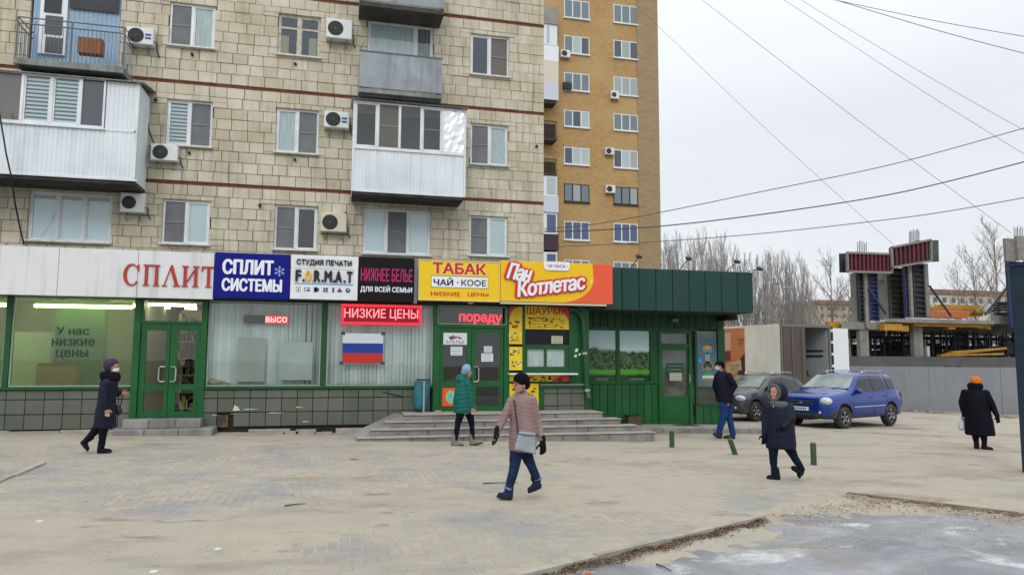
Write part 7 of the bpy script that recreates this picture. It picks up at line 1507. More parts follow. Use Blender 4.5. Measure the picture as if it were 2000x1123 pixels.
q = MB(); q.box(.06, .08, .1, TL-.06, a0+.1, a1-.08); q.box(wdt-.08, wdt-.06, .1, TL-.06, a0+.1, a1-.08); q.build('inner_lining', M_tin_, tk, True)
q = MB(); q.box(0, .07, -.02, .05, a0, a1); q.box(wdt-.09, wdt, -.02, .05, a0, a1); q.box(.07, wdt-.09, -.02, .05, a1-.10, a1); q.box(.07, wdt-.09, -.02, .05, a0, a0+.12); q.build('rear_frame', M_tfr, tk, True)
q = MB(); q.box(.09, wdt*.47, -.035, .0, a0+.14, a1-.12); dr_ = q.build('rear_door', mat('door_taupe', '#5b5048', .6, col2='#4f453e', scale=1.5, streak=.3), tk, True, label='closed brown left rear door')
q = MB(); [q.tube([(x, -.06, a0+.1), (x, -.06, a1-.1)], .018, 6) for x in (wdt*.20, wdt*.40)]; q.build('lock_rod', M_tfr, dr_, True) if False else q.build('lock_rod', M_tfr, tk, True)
q = MB()
for zz in (a0+1.15, a0+1.35): q.box(.08, .10, .3, TL-.2, zz, zz+.06); q.box(wdt-.11, wdt-.08, .3, TL-.2, zz, zz+.06); q.box(.1, wdt-.1, TL-.09, TL-.06, zz, zz+.06)
q.build('load_rail', M_plast, tk, True)
W2L = WM[tk.name].inverted(); e1 = W2L @ Vector((19.65, 24.7, z0_)); e0 = Vector((wdt+.02, 0, 0)); dd = (e1-e0); dd.z = 0; dd.normalize()
q = MB(); q.obox((e0.x+dd.x*.12, e0.y+dd.y*.12, (a0+a1)/2), (e0.x+dd.x*1.16, e0.y+dd.y*1.16, (a0+a1)/2), .05, a1-a0-.2); q.build('rear_door', mat('truck_door_white', '#dcdfe2', .5), tk, True, label='white right rear door swung wide open')
q = MB(); q.obox((e0.x, e0.y, (a0+a1)/2), (e0.x+dd.x*.12, e0.y+dd.y*.12, (a0+a1)/2), .05, a1-a0-.1); q.build('hinge_post', M_plast, tk, True)
for k in range(5): q = MB(); zz = a0+.3+k*.45; q.box(wdt+.0, wdt+.09, -.05, -.02, zz, zz+.1); q.build('hinge', M_wht, tk, True)
for (bx0, by0, bz, c) in ((1.5, .5, .35, '#6b5a3c'), (1.9, .9, .5, '#39413f'), (1.35, 1.4, .7, '#4c5458')):
    bxo = thing('crate', {.5: 'brown crate just inside the open truck', .9: 'dark crate at the right inside the open truck', 1.4: 'grey crate deeper inside the open truck'}[by0], 'crate', WM[tk.name] @ Vector((bx0, by0, a0+.1))); q = MB(); W_ = WM[tk.name]
    q.box(bx0, bx0+.4, by0, by0+.4, a0+.1, a0+.1+bz); q.v = [tuple(W_ @ Vector(p)) for p in q.v]; q.build('crate_body', mat('crate_'+c[1:], c, .8), bxo); q = MB(); q.box(bx0-.01, bx0+.41, by0-.01, by0+.41, a0+.1+bz-.05, a0+.11+bz); q.v = [tuple(W_ @ Vector(p)) for p in q.v]; q.build('rim', M_plast, bxo)
q = MB(); q.box(.2, wdt-.2, .3, TL+2, .55, a0); q.box(.1, wdt-.1, -.02, .1, .45, .6); q.build('chassis', M_plast, tk, True)
for wx in (.18, wdt-.18):
    for wy in (1.6, 2.8, TL+1.1): q = MB(); q.lathe([(.28, -.13), (.46, -.13), (.48, -.1), (.48, .1), (.46, .13), (.28, .13), (.1, .08), (.01, .08)], (wx, wy, .48), 20, 'x'); q.build('wheel', M_tyre, tk, True, True)
q = MB(); q.prism([(TL+.25, .55), (TL+2.1, .55), (TL+2.1, 1.6), (TL+1.75, a1-.5), (TL+.25, a1-.45)], .1, wdt-.1, 'x'); q.build('cab', M_tw, tk, True)
for sx in (.09, wdt-.11): q = MB(); q.prism([(TL+.7, 1.65), (TL+1.9, 1.65), (TL+1.65, a1-.7), (TL+.7, a1-.7)], sx, sx+.02, 'x'); q.build('cab_window', M_cg, tk, True)
q = MB(); q.obox((.3, TL+2.0, 1.9), (wdt-.3, TL+2.0, 1.9), .03, .8); q.build('windscreen', M_cg, tk, True)
# print on the left side: local plane x=0, facing -x; y grows away from the rear
def sidepos(px, py):
    d = ray(px, py); n_ = ex; t_ = (A.dot(n_))/d.dot(n_) if False else (Vector((A.x, A.y, 0)).dot(n_))/(d.x*n_.x+d.y*n_.y); P = Vector((d.x*t_, d.y*t_, CZ+d.z*t_)); l = W2L @ P; return l.y, l.z
def sidepoly(pts, dep, m, nm): q = MB(); pp = [sidepos(*p) for p in pts]; q.prism(pp, -dep, -.0005, 'x'); q.build(nm, m, tk, True)
yo, _z = sidepos(1455, 690); ye = yo+2.6
q = MB(); q.box(-.004, -.0005, yo, ye, a0, a1-.08); q.build('orange_print', mat('print_orange', '#c9824e', .5, col2='#b86f40', scale=.8), tk, True)
sidepoly([(1416, 686), (1427, 685), (1427, 705), (1416, 706)], .007, mat('print_darkred', '#7d2a28', .5), 'dark_red_patch'); sidepoly([(1445, 701), (1455, 689), (1455, 732), (1441, 732)], .006, mat('print_dark', '#3a2a24', .5), 'dark_shape'); sidepoly([(1419, 712), (1447, 702), (1449, 722), (1421, 733)], .009, mat('print_beige', '#bfa67c', .6), 'beige_plaque'); sidepoly([(1416, 650), (1427, 649), (1427, 684), (1416, 684)], .006, mat('print_pale', '#c9a68c', .6), 'pale_patch')
def sidetext(s_, p0, p1, m, bold=.03, dep=.012):
    geo = text_geo(s_); allp = np.array([p for g_ in geo for p in g_[0]]); lo, hi = allp.min(0), allp.max(0)
    y0, z1 = sidepos(*p0); y1, z0 = sidepos(*p1); q = MB()
    for k_, (pts, tr, _l) in enumerate(geo): q.add([(-dep-.0002*(k_ % 3), y0+(c[0]-lo[0])/(hi[0]-lo[0])*(y1-y0), z0+(c[1]-lo[1])/(hi[1]-lo[1])*(z1-z0)) for c in pts], tr)
    q.build('lettering', m, tk, True)
M_pt = mat('print_ink', '#4a2f28', .6); sidetext('НАС', (1441, 661), (1454, 665), M_pt); sidetext('ОТ', (1441, 668), (1453, 676), M_pt); sidetext('НСКАЯ', (1424, 711), (1444, 717), M_pt); sidetext('ЧАСТЬ', (1426, 719), (1444, 725), M_pt)

# ================================================================ PEOPLE
def hand(b, w, d, side, s=1., curl=.5, th=(0, 0, 1)):
    """palm, four unequal bent fingers and a thumb; w wrist point, d direction of the hand, side: vector across the palm towards the thumb"""
    w = Vector(w); d = Vector(d).normalized(); sd_ = Vector(side); sd_ = (sd_-d*sd_.dot(d)).normalized(); n_ = d.cross(sd_).normalized()
    b.cap(w, w+d*.05*s, .024*s, .032*s, 8); b.cap(w+d*.035*s+sd_*.018*s, w+d*.08*s+sd_*.02*s, .02*s, .018*s, 8); b.cap(w+d*.035*s-sd_*.018*s, w+d*.08*s-sd_*.02*s, .02*s, .017*s, 8)
    for k, ln in enumerate((.062, .072, .066, .05)):
        o = w+d*.08*s+sd_*(.03-.02*k)*s; m_ = o+(d+n_*curl*.4).normalized()*ln*.5*s; e = m_+(d+n_*curl*1.3).normalized()*ln*.5*s; b.cap(o, m_, .0105*s, .0095*s, 6); b.cap(m_, e, .0095*s, .008*s, 6)
    o = w+d*.03*s+sd_*.03*s; m_ = o+(d*.6+sd_*.8+n_*.3).normalized()*.035*s; b.cap(o, m_, .014*s, .011*s, 6); b.cap(m_, m_+(d*.9+sd_*.25+n_*.4).normalized()*.03*s, .011*s, .009*s, 6)
def remesh(b, vox, name, m, parent, smooth_it=3, quilt=None, disp=0.):
    me = b.mesh(name, m); o = bpy.data.objects.new('tmp', me); COL.objects.link(o)
    md = o.modifiers.new('r', 'REMESH'); md.mode = 'VOXEL'; md.voxel_size = vox; md.use_smooth_shade = True
    sm = o.modifiers.new('s', 'SMOOTH'); sm.iterations = smooth_it; sm.factor = .5
    dg = bpy.context.evaluated_depsgraph_get(); nm = bpy.data.meshes.new_from_object(o.evaluated_get(dg)); bpy.data.objects.remove(o); nm.name = name
    n_ = len(nm.vertices); co = np.zeros(n_*3); nm.vertices.foreach_get('co', co); co = co.reshape(-1, 3); no_ = np.zeros(n_*3); nm.vertices.foreach_get('normal', no_); no_ = no_.reshape(-1, 3); d_ = np.zeros(n_)
    if quilt: pitch, amp = quilt; ph = (co[:, 2]+.02*np.sin(co[:, 0]*14+co[:, 1]*9))/pitch; d_ -= amp*np.exp(-((ph-np.round(ph))*pitch/.008)**2)
    if disp: d_ += disp*(fbm(co[:, 0]*9+co[:, 1]*7+20, co[:, 2]*8+co[:, 1]*5+20, 4, 4)-.5)*2
    co = co+no_*d_[:, None]; nm.vertices.foreach_set('co', co.reshape(-1)); nm.update()
    for p_ in nm.polygons: p_.use_smooth = True
    if not len(nm.materials): nm.materials.append(m)
    q = bpy.data.objects.new(name, nm); COL.objects.link(q); q.parent = parent; WM[q.name] = WM[parent.name]; return q
class Person:
    def __init__(s, lab, foot, extra=0., hscale=1.):
        P = G(*foot); s.px, s.py = foot; s.s = proj(P)[2]/FPX*hscale
        dirv = Vector((P.x, P.y, 0)).normalized(); s.t = thing('person', lab, 'person', (P.x, P.y, P.z+extra), math.atan2(-dirv.x, dirv.y))
    def p(s, x, y, d=0.): return Vector(((x-s.px)*s.s, d, (s.py-y)*s.s))
def loft(b, P, rings, n=18):
    """rings: (x px, y px, depth m, half width m, half depth m[, tilt])"""
    vs = []
    for r in rings:
        c = P.p(r[0], r[1], r[2])
        for i in range(n): a = 2*math.pi*i/n; vs.append(c+Vector((r[3]*math.cos(a), r[4]*math.sin(a), (r[5] if len(r) > 5 else 0)*math.cos(a))))
    k = len(rings); b.add(vs, [(j*n+i, j*n+(i+1) % n, (j+1)*n+(i+1) % n, (j+1)*n+i) for j in range(k-1) for i in range(n)]+[tuple(range(n))[::-1], tuple((k-1)*n+i for i in range(n))])
def chain(b, P, pts, n=12):
    for (a, c) in zip(pts, pts[1:]): b.cap(P.p(*a[:3]), P.p(*c[:3]), a[3], c[3], n)
M_skin = mat('skin', '#b08573', .55, col2='#a27766', scale=18, spec=.25); M_skin.node_tree.nodes['Principled BSDF'].inputs['Subsurface Weight'].default_value = .08
M_eye = mat('eye', '#241c1a', .3); M_lip = mat('lips', '#8d4e46', .5)
def shoe(P, heel, toe, d, name, m, hgt=.09, w_=.048):
    b = MB(); h, t_ = P.p(heel[0], heel[1], d), P.p(toe[0], toe[1], d); v_ = (t_-h); L_ = v_.length; v_ = v_.normalized(); up = Vector((0, 0, 1)); up = (up-v_*up.dot(v_)).normalized()
    h2, t2 = h+v_*.03+up*w_*.75, t_-v_*.04+up*w_*.62; b.cap(h2, h2.lerp(t2, .5)+up*.004, w_, w_*1.02, 12); b.cap(h2.lerp(t2, .5), t2, w_*1.02, w_*.78, 12); b.cap(h2+up*.0, h2+up*hgt+v_*.015, w_, w_*.92, 12)
    o = remesh(b, .012, name, m, P.t, 2); q = MB(); a = h+v_*.0+up*.008; c = t_+up*.008
    sd = v_.cross(up); k = [a-sd*w_*.85, c-v_*.05-sd*w_*.9, c-sd*w_*.3+v_*.0, c+sd*w_*.3, c-v_*.05+sd*w_*.9, a+sd*w_*.85]; q.add([p_-up*.010 for p_ in k]+[p_+up*.014 for p_ in k], [(0, 1, 2, 3, 4, 5), (11, 10, 9, 8, 7, 6)]+[(i, 6+i, 6+(i+1) % 6, (i+1) % 6) for i in range(6)]); q.build('sole', mat('sole', '#1b1a1a', .8), o, True) if False else q.build('sole', mat('sole', '#1b1a1a', .8), P.t, True)
def head(b, P, cx, cy, d, fx, fy, r=.088):
    """skull, jaw, nose and ears; (fx, fy): facing direction in local x,y"""
    c = P.p(cx, cy, d); f_ = Vector((fx, fy, 0)).normalized(); sd = Vector((-f_.y, f_.x, 0)); R_ = Matrix((sd, f_, Vector((0, 0, 1)))).transposed()
    b.ball(c+Vector((0, 0, .02)), r*.88, r*1.04, r*1.08, 16, 12, R_); b.ball(c+f_*.022+Vector((0, 0, -.045)), r*.66, r*.78, r*.86, 14, 10, R_); b.cap(c+f_*r*1.0+Vector((0, 0, .012)), c+f_*(r*1.2)+Vector((0, 0, -.022)), .009, .0145, 8)
    b.ball(c+f_*(r*.86)+Vector((0, 0, -.052)), .027, .016, .010, 8, 6, R_); b.ball(c+f_*r*.80+Vector((0, 0, -.088)), .024, .022, .018, 8, 6, R_)
    for sg in (-1, 1): b.ball(c+sd*sg*r*.87+Vector((0, 0, -.008)), .010, .018, .030, 8, 6, R_); b.ball(c+f_*r*.74+sd*sg*.036+Vector((0, 0, -.032)), .022, .02, .022, 8, 6, R_)
    return c, f_, sd, R_
def face(P, c, f_, sd, R_, r=.088, mouth=True):
    for sg in (-1, 1):
        q = MB(); q.ball(c+f_*r*.93+sd*sg*.031+Vector((0, 0, .012)), .012, .007, .006, 8, 6, R_); q.build('eye', M_eye, P.t, True)
    if mouth: q = MB(); q.ball(c+f_*r*.985+Vector((0, 0, -.052)), .021, .006, .006, 8, 6, R_); q.build('mouth', M_lip, P.t, True)
def mask(P, c, f_, sd, R_, m, r=.088):
    q = MB(); q.ball(c+f_*r*.42+Vector((0, 0, -.045)), r*.76, r*.80, r*.60, 14, 10, R_); remesh(q, .008, 'face_mask', m, P.t, 2)
def torso(b, P, hip, sh, d=0., w_=.15, dp=.10):
    loft(b, P, [(hip[0], hip[1]+.10/P.s, d, w_*.7, dp*.8), (hip[0], hip[1], d, w_*.95, dp), ((hip[0]+sh[0])/2, (hip[1]+sh[1])/2, d, w_*.8, dp*.85), (sh[0], sh[1]+.12/P.s, d, w_*1.0, dp*.95), (sh[0], sh[1]+.02/P.s, d, w_*.8, dp*.7), (sh[0], sh[1]-.02/P.s, d, w_*.3, dp*.5)])
def jacket(P, name, m, rings, arms, vox=.013, quilt=None, disp=.008, extra=None):
    b = MB(); loft(b, P, rings, 20)
    for a in arms: chain(b, P, a)
    if extra: extra(b)
    return remesh(b, vox, name, m, P.t, 2, quilt, disp)
def trousers(P, m, legs, name='trousers', disp=.010, hem=None):
    b = MB()
    for l in legs: chain(b, P, l)
    return remesh(b, .012, name, m, P.t, 2, None, disp)
def body_all(P, hd, face_dir, hip, sh, arms, legs, hands, r=.088, hw=.15, dp=.1, neckd=0.):
    b = MB(); res = head(b, P, *hd, *face_dir, r); c = res[0]; b.cap(P.p(sh[0], sh[1]-.0, hd[2]), c+Vector((0, 0, -.06)), .052, .046, 12); torso(b, P, hip, sh, hd[2] if neckd == 0 else neckd, hw*.85, dp*.85)
    for a in arms: chain(b, P, [(x, y, d, rr_*.62) for x, y, d, rr_ in a], 10)
    for a in legs: chain(b, P, [(x, y, d, rr_*.72) for x, y, d, rr_ in a], 10)
    for h in hands: hand(b, *h)
    o = remesh(b, .0068, 'body', M_skin, P.t, 2); return res

# --- woman in the centre, pink quilted coat
P = Person('woman in a dusty pink quilted coat, black hat and blue jeans striding left', (1010, 974.5)); M_pinkc = mat('pink_quilt', '#8f7876', spec=.15, rough=.5, col2='#806967', scale=4, bump=.004, bscale=40); M_jean = mat('blue_jeans', '#202f4c', spec=.12, rough=.85, col2='#182540', scale=7, bump=.002, bscale=120); M_knit = mat('black_knit', '#0e0f12', spec=.12, rough=.95, bump=.004, bscale=90); M_glove = mat('black_glove', '#101116', spec=.12, rough=.6); M_boot = mat('navy_boot', '#1b2030', spec=.12, rough=.6, col2='#232a3c', scale=8)
arms = [[(1039, 783, .0, .064), (1049, 822, .02, .052), (1059, 860, -.05, .043)], [(998, 784, -.02, .064), (984, 817, -.08, .052), (971.5, 842, -.14, .043)]]
legs = [[(1008, 882, -.03, .088), (1003.5, 917, -.06, .064), (992.5, 957, -.08, .055)], [(1025, 884, .04, .088), (1039, 915, .06, .062), (1050, 941, .12, .054)]]
hands = [(P.p(1059.5, 862, -.05), (.05, -.1, -1), (-1, -.4, 0), .8, .6), (P.p(970.5, 843, -.14), (-.22, -.15, -1), (.6, -1, 0), .8, .4)]
res = body_all(P, (1015.5, 752.5, -.02), (-.82, -.57), (1018, 868), (1018, 778), arms, legs, hands); c, f_, sd, R_ = res; face(P, *res)
jacket(P, 'quilted_coat', M_pinkc, [(1020, 883, 0, .175, .13), (1020, 878, 0, .180, .14), (1020, 850, 0, .178, .14), (1018, 822, 0, .155, .125), (1018, 800, 0, .160, .125), (1018, 785, 0, .165, .12), (1018.5, 777, 0, .12, .095), (1018, 771, -.005, .072, .068), (1018.5, 762, -.01, .066, .066), (1018.8, 760, -.01, .052, .055)], arms, quilt=(.052, .005))
trousers(P, M_jean, legs, 'jeans')
for (l, dd) in (((993.3, 953, -.08), .6), ((1050, 940, .12), -.5)):
    q = MB(); q.tube([P.p(l[0]+dd*2.2, l[1]-3.2, l[2]), P.p(l[0], l[1]+.6, l[2])], [.061, .060], 14); q.build('rolled_cuff', mat('pale_denim', '#66759a', .85), P.t, True, True)
shoe(P, (998, 974), (970, 968), -.09, 'boot', M_boot, .12, .05); shoe(P, (1058, 955), (1032, 966), .12, 'boot', M_boot, .11, .05)
q = MB(); q.ball(c+Vector((.012, .01, .06)), .108, .112, .095, 16, 12); q.cap(c+Vector((.055, .045, .0)), c+Vector((.03, .03, .06)), .075, .095, 12); remesh(q, .012, 'knit_hat', M_knit, P.t, 2, None, .006)
for a, h in ((arms[0][-1], hands[0]), (arms[1][-1], hands[1])): q = MB(); hand(q, h[0], h[1], h[2], 1.15, h[4]); q.cap(h[0]-Vector(h[1]).normalized()*.04, h[0]+Vector(h[1]).normalized()*.05, .044, .036, 10); remesh(q, .007, 'glove', M_glove, P.t, 1)
q = MB()
for sg in (-1, 1):
    cc = c+f_*.094+sd*sg*.034+Vector((0, 0, .012)); k = [cc+sd*.026*math.cos(a)+Vector((0, 0, .019*math.sin(a))) for a in [2*math.pi*i/14 for i in range(15)]]; q.tube(k, .0035, 5)
    q.tube([cc+sd*sg*.027, c+sd*sg*.082+Vector((0, 0, .01))], .003, 4)
q.tube([c+f_*.097+sd*-.01+Vector((0, 0, .014)), c+f_*.097+sd*.01+Vector((0, 0, .014))], .003, 4); q.build('spectacles', mat('glasses_red', '#6e2f28', .4), P.t, True)
q = MB(); q.cap(P.p(1017, 767, -.06), P.p(1020, 765, -.055), .03, .03, 8); remesh(q, .01, 'scarf', mat('grey_scarf', '#4d4a52', .9), P.t, 1)
q = MB(); q.tube([P.p(1003, 781, -.14), P.p(1006, 805, -.155), P.p(1009, 830, -.165), P.p(1011, 846, -.17)], .011, 5); q.build('bag_strap', mat('strap_brown', '#2f282c', .6), P.t, True)
t = thing('shoulder_bag', 'silver grey leather bag hanging at the hip of the woman in pink', 'bag', WM[P.t.name] @ P.p(1026, 880, -.17)); b = MB(); W_ = WM[P.t.name]
cor = [P.p(1012, 840, -.15), P.p(1046, 845, -.12), P.p(1047, 886, -.16), P.p(1003, 876, -.20)]; cc = sum(cor, Vector())/4
b.add([W_ @ (cc+(p_-cc)*.93+Vector((0, -.045, 0))) for p_ in cor]+[W_ @ (p_) for p_ in cor]+[W_ @ (cc+(p_-cc)*.95+Vector((0, .05, 0))) for p_ in cor], [(3, 2, 1, 0), (0, 1, 5, 4), (1, 2, 6, 5), (2, 3, 7, 6), (3, 0, 4, 7), (4, 5, 9, 8), (5, 6, 10, 9), (6, 7, 11, 10), (7, 4, 8, 11), (8, 9, 10, 11)])
I_ = WM[t.name].inverted(); b.v = [tuple(I_ @ Vector(p_)) for p_ in b.v]; remesh(b, .01, 'bag_body', mat('silver_leather', '#8f949c', .35, col2='#7f858e', scale=10, bump=.004, bscale=25), t, 6, None, .006)
b = MB(); b.tube([W_ @ P.p(1011, 845, -.20), W_ @ P.p(1028, 848, -.205), W_ @ P.p(1046, 849, -.18)], .006, 5); b.build('zip', mat('zip_dark', '#3d4047', .5), t)
q = MB(); q.tube([P.p(1016, 772, -.085), P.p(1014, 800, -.145), P.p(1013, 840, -.155), P.p(1013, 875, -.155)], .006, 4); q.build('zip', mat('zip_pink', '#8a6c70', .5), P.t, True)

# --- woman at the left, navy coat, walking right with a mask
P = Person('woman in a long navy coat with purple hat and white mask walking right', (200, 884.5)); M_navyc = mat('navy_coat', '#141a2e', spec=.2, rough=.6, col2='#0f1424', scale=5, bump=.004, bscale=30); M_blk2 = mat('black_trousers', '#0f121c', spec=.12, rough=.8)
arms = [[(200, 747, -.15, .066), (198, 778, -.18, .055), (203, 796, -.20, .046)], [(212, 748, .13, .06), (219, 772, .14, .05), (225, 769.5, .12, .04)]]
legs = [[(199, 832, -.06, .085), (198.5, 853, -.06, .06), (198, 874, -.06, .048)], [(192, 832, .06, .085), (177.5, 852, .06, .058), (168.5, 864, .06, .048)]]
hands = [(P.p(203.5, 797.5, -.2), (.1, 0, -1), (1, 0, 0), 1., 1.2), (P.p(225, 769.5, .12), (1, 0, -.15), (0, 0, 1), 1., 1.4)]
res = body_all(P, (208.5, 718, -.01), (.99, -.14), (203, 820), (204, 741), arms, legs, hands, hw=.12, dp=.15); face(P, *res, mouth=False); c, f_, sd, R_ = res
jacket(P, 'long_coat', M_navyc, [(201.5, 836, 0, .172, .17), (201.5, 833, 0, .178, .175), (201, 805, 0, .160, .175), (202, 780, 0, .142, .165), (203, 760, 0, .145, .175), (204, 747, 0, .14, .18), (205, 741, 0, .10, .12), (206, 733, 0, .07, .07)], arms, quilt=(.11, .006))
trousers(P, M_blk2, legs); shoe(P, (192, 884), (216.5, 883), -.06, 'boot', mat('black_boot', '#10131d', spec=.12, rough=.6), .16, .046); shoe(P, (161, 863), (174.5, 881), .06, 'boot', mat('black_boot', ''), .14, .044)
q = MB(); q.ball(c+Vector((-.045, .0, .045)), .10, .10, .105, 14, 10); q.cap(c+Vector((-.05, 0, .0)), c+Vector((.0, 0, .075)), .085, .085, 10); remesh(q, .012, 'knit_hat', mat('purple_knit', '#41344a', spec=.12, rough=.95, bump=.004, bscale=80), P.t, 2, None, .005)
mask(P, *res, mat('white_mask', '#d9dcdf', .8)); q = MB(); loft(q, P, [(205, 752, 0, .10, .13), (206, 742, 0, .155, .165), (204, 734, 0, .16, .16), (203, 727, 0, .12, .13)], 16); q.ball(P.p(213, 738, 0), .10, .12, .11); remesh(q, .014, 'fur_collar', mat('dark_fur', '#14131c', spec=.12, rough=.95, bump=.01, bscale=60), P.t, 1, None, .014)
t = thing('handbag', 'dark brown handbag carried by the woman with the purple hat', 'bag', W_ @ Vector((0, 0, 0)) if False else WM[P.t.name] @ P.p(223, 812, .13)); W_ = WM[P.t.name]; b = MB(); b.cap(W_ @ P.p(221, 797, .13), W_ @ P.p(223, 806, .13), .05, .07, 10); b.build('bag_body', mat('maroon_leather', '#2a1719', .4), t, smooth=True); b = MB(); b.tube([W_ @ P.p(229, 771, .12), W_ @ P.p(228, 790, .13), W_ @ P.p(224, 802, .13)], .010, 5); b.build('strap', mat('maroon_leather', ''), t)

# --- woman in teal at the steps
P = Person('woman in a teal puffer jacket and pale blue hat beside the steps', (910, 870)); M_teal = mat('teal_puffer', '#1c6158', spec=.12, rough=.4, col2='#175a53', scale=4, bump=.004, bscale=30); M_tb = mat('taupe_boot', '#7d746a', .8, col2='#6c6359', scale=9)
arms = [[(911, 749, -.14, .075), (917, 774, -.16, .06), (921, 794, -.15, .046)], [(903, 749, .14, .07), (912, 772, .17, .058), (919, 790, .15, .045)]]
legs = [[(900, 803, -.05, .095), (893.5, 829, -.05, .062), (890, 856, -.05, .048)], [(915, 804, .05, .095), (921, 829, .05, .062), (923, 856, .05, .048)]]
hands = [(P.p(921.3, 796, -.15), (.15, 0, -1), (1, -.2, 0), 1., 1.2), (P.p(919.5, 791, .15), (.3, 0, -1), (1, 0, 0), 1., 1.2)]
res = body_all(P, (910.5, 727.5, 0), (.93, .37), (907, 800), (905, 746), arms, legs, hands, hw=.13, dp=.14); face(P, *res); c, f_, sd, R_ = res
jacket(P, 'puffer_jacket', M_teal, [(904.5, 807, 0, .205, .19), (904.5, 803, 0, .215, .20), (904, 785, 0, .215, .205), (904.5, 768, 0, .195, .195), (905, 752, 0, .16, .17), (905, 744, 0, .11, .12), (906, 738, 0, .08, .08)], arms, quilt=(.085, .012))
q = MB(); loft(q, P, [(903, 750, .0, .12, .11), (901, 743, .0, .15, .13), (901, 736, .01, .13, .12), (905, 731, .0, .09, .10)], 16); remesh(q, .014, 'hood', M_teal, P.t, 2)
trousers(P, M_blk2, legs); shoe(P, (883, 870), (906, 869.5), -.05, 'boot', M_tb, .16, .052); shoe(P, (919, 870), (943.5, 866), .05, 'boot', M_tb, .16, .052)
q = MB(); q.ball(c+Vector((-.015, -.005, .055)), .10, .10, .10, 14, 10); q.cap(c+Vector((-.04, 0, .0)), c+Vector((-.01, 0, .08)), .085, .09, 10); remesh(q, .012, 'knit_hat', mat('pale_blue_knit', '#7fa6b8', spec=.12, rough=.95, col2='#6b93a6', scale=30, bump=.004, bscale=80), P.t, 2)

# --- man in a dark jacket with a mask
P = Person('man in a dark navy jacket and blue trousers with a face mask walking left', (1418, 857)); M_nj = mat('dark_navy_jacket', '#11121f', spec=.12, rough=.75, col2='#171827', scale=5, bump=.003, bscale=40); M_bt = mat('blue_trousers', '#1f3a6b', spec=.1, rough=.85, col2='#1a3058', scale=6, bump=.003, bscale=30)
arms = [[(1426, 734, -.16, .085), (1437, 754, -.14, .07), (1428, 769, -.14, .058)], [(1404, 736, .14, .08), (1398.5, 756, .17, .066), (1404, 770, .09, .054)]]
legs = [[(1414, 782, -.06, .11), (1415, 812, -.07, .085), (1404.5, 845, -.06, .075)], [(1423, 782, .07, .11), (1424.5, 814, .08, .085), (1431, 847, .07, .075)]]
hands = [(P.p(1426, 769, -.13), (-.7, .5, -.2), (0, 0, 1), .9, .5), (P.p(1405, 771, .06), (.7, -.2, -.2), (0, 0, 1), .9, .5)]
res = body_all(P, (1408.5, 716.5, 0), (-.95, -.3), (1417, 785), (1414, 730), arms, legs, hands, r=.094, hw=.17, dp=.14); face(P, *res, r=.094, mouth=False); c, f_, sd, R_ = res; mask(P, *res, mat('blue_mask', '#a9b6c8', .8), r=.094)
jacket(P, 'jacket', M_nj, [(1418, 787, 0, .19, .17), (1418, 784, 0, .20, .18), (1417, 770, 0, .215, .19), (1416, 752, 0, .22, .19), (1415, 738, 0, .215, .18), (1414, 731, 0, .16, .13), (1413, 725, 0, .09, .085)], arms, disp=.008)
trousers(P, M_bt, legs, disp=.01); shoe(P, (1407, 857), (1393, 849), -.06, 'shoe', mat('black_shoe', '#16151b', .5), .07, .055); shoe(P, (1434, 857), (1413, 857), .07, 'shoe', mat('black_shoe', ''), .07, .055)
q = MB(); q.ball(c+Vector((.02, .01, .055)), .108, .11, .085, 14, 10); q.cap(c+Vector((-.03, 0, .05)), c+Vector((.05, 0, .035)), .078, .085, 10); remesh(q, .012, 'knit_cap', M_knit, P.t, 2)

# --- hooded woman
P = Person('woman in a dark navy hooded long coat walking left near the green bollards', (1535, 936.5)); M_hc = mat('hooded_coat', '#0d1220', spec=.2, rough=.6, col2='#121a2e', scale=4, bump=.004, bscale=30)
arms = [[(1506, 795, -.04, .064), (1499, 822, -.05, .054), (1498, 846, -.07, .044)], [(1546, 796, -.02, .07), (1549, 818, -.10, .060), (1534, 832, -.20, .050)]]
legs = [[(1514, 868, -.05, .095), (1513, 893, -.06, .064), (1514, 925, -.06, .05)], [(1540, 868, .05, .095), (1553.5, 897, .07, .062), (1565, 916, .1, .05)]]
hands = [(P.p(1498, 848, -.07), (0, 0, -1), (-1, -.4, 0), .9, .7), (P.p(1532, 833.5, -.19), (-1, .25, -.3), (0, 0, 1), .9, 1.)]
res = body_all(P, (1521, 768, -.04), (-.6, -.8), (1528, 860), (1527, 788), arms, legs, hands, hw=.16, dp=.13); face(P, *res); c, f_, sd, R_ = res
jacket(P, 'hooded_coat', M_hc, [(1528, 877, 0, .225, .18), (1528, 873, 0, .232, .19), (1527.5, 850, 0, .225, .19), (1527, 828, 0, .215, .18), (1527, 806, 0, .20, .17), (1527, 794, 0, .18, .15), (1527, 787, 0, .12, .11)], arms, disp=.008, quilt=(.13, .006))
q = MB(); n_ = 20; vs = []; rings = []   # open hood: rings around the facing axis
up = Vector((0, 0, 1))
hc = c+Vector((.035, .03, .0))
for k, (o, rr_) in enumerate(((.10, .112), (.06, .140), (.0, .158), (-.06, .150), (-.11, .105), (-.135, .03))):
    rings.append([hc+f_*o+sd*rr_*math.cos(2*math.pi*i/n_)*.98+up*(rr_*1.08*math.sin(2*math.pi*i/n_)) for i in range(n_)])
q.add([p_ for r_ in rings for p_ in r_], [(j*n_+i, j*n_+(i+1) % n_, (j+1)*n_+(i+1) % n_, (j+1)*n_+i) for j in range(5) for i in range(n_)]+[tuple(5*n_+i for i in range(n_))]); q.build('hood', M_hc, P.t, True, True)
q = MB(); q.tube(rings[0]+[rings[0][0]], .017, 8, False); q.build('fur_trim', mat('grey_fur', '#5d6068', spec=.12, rough=.95, bump=.006, bscale=80), P.t, True, True)
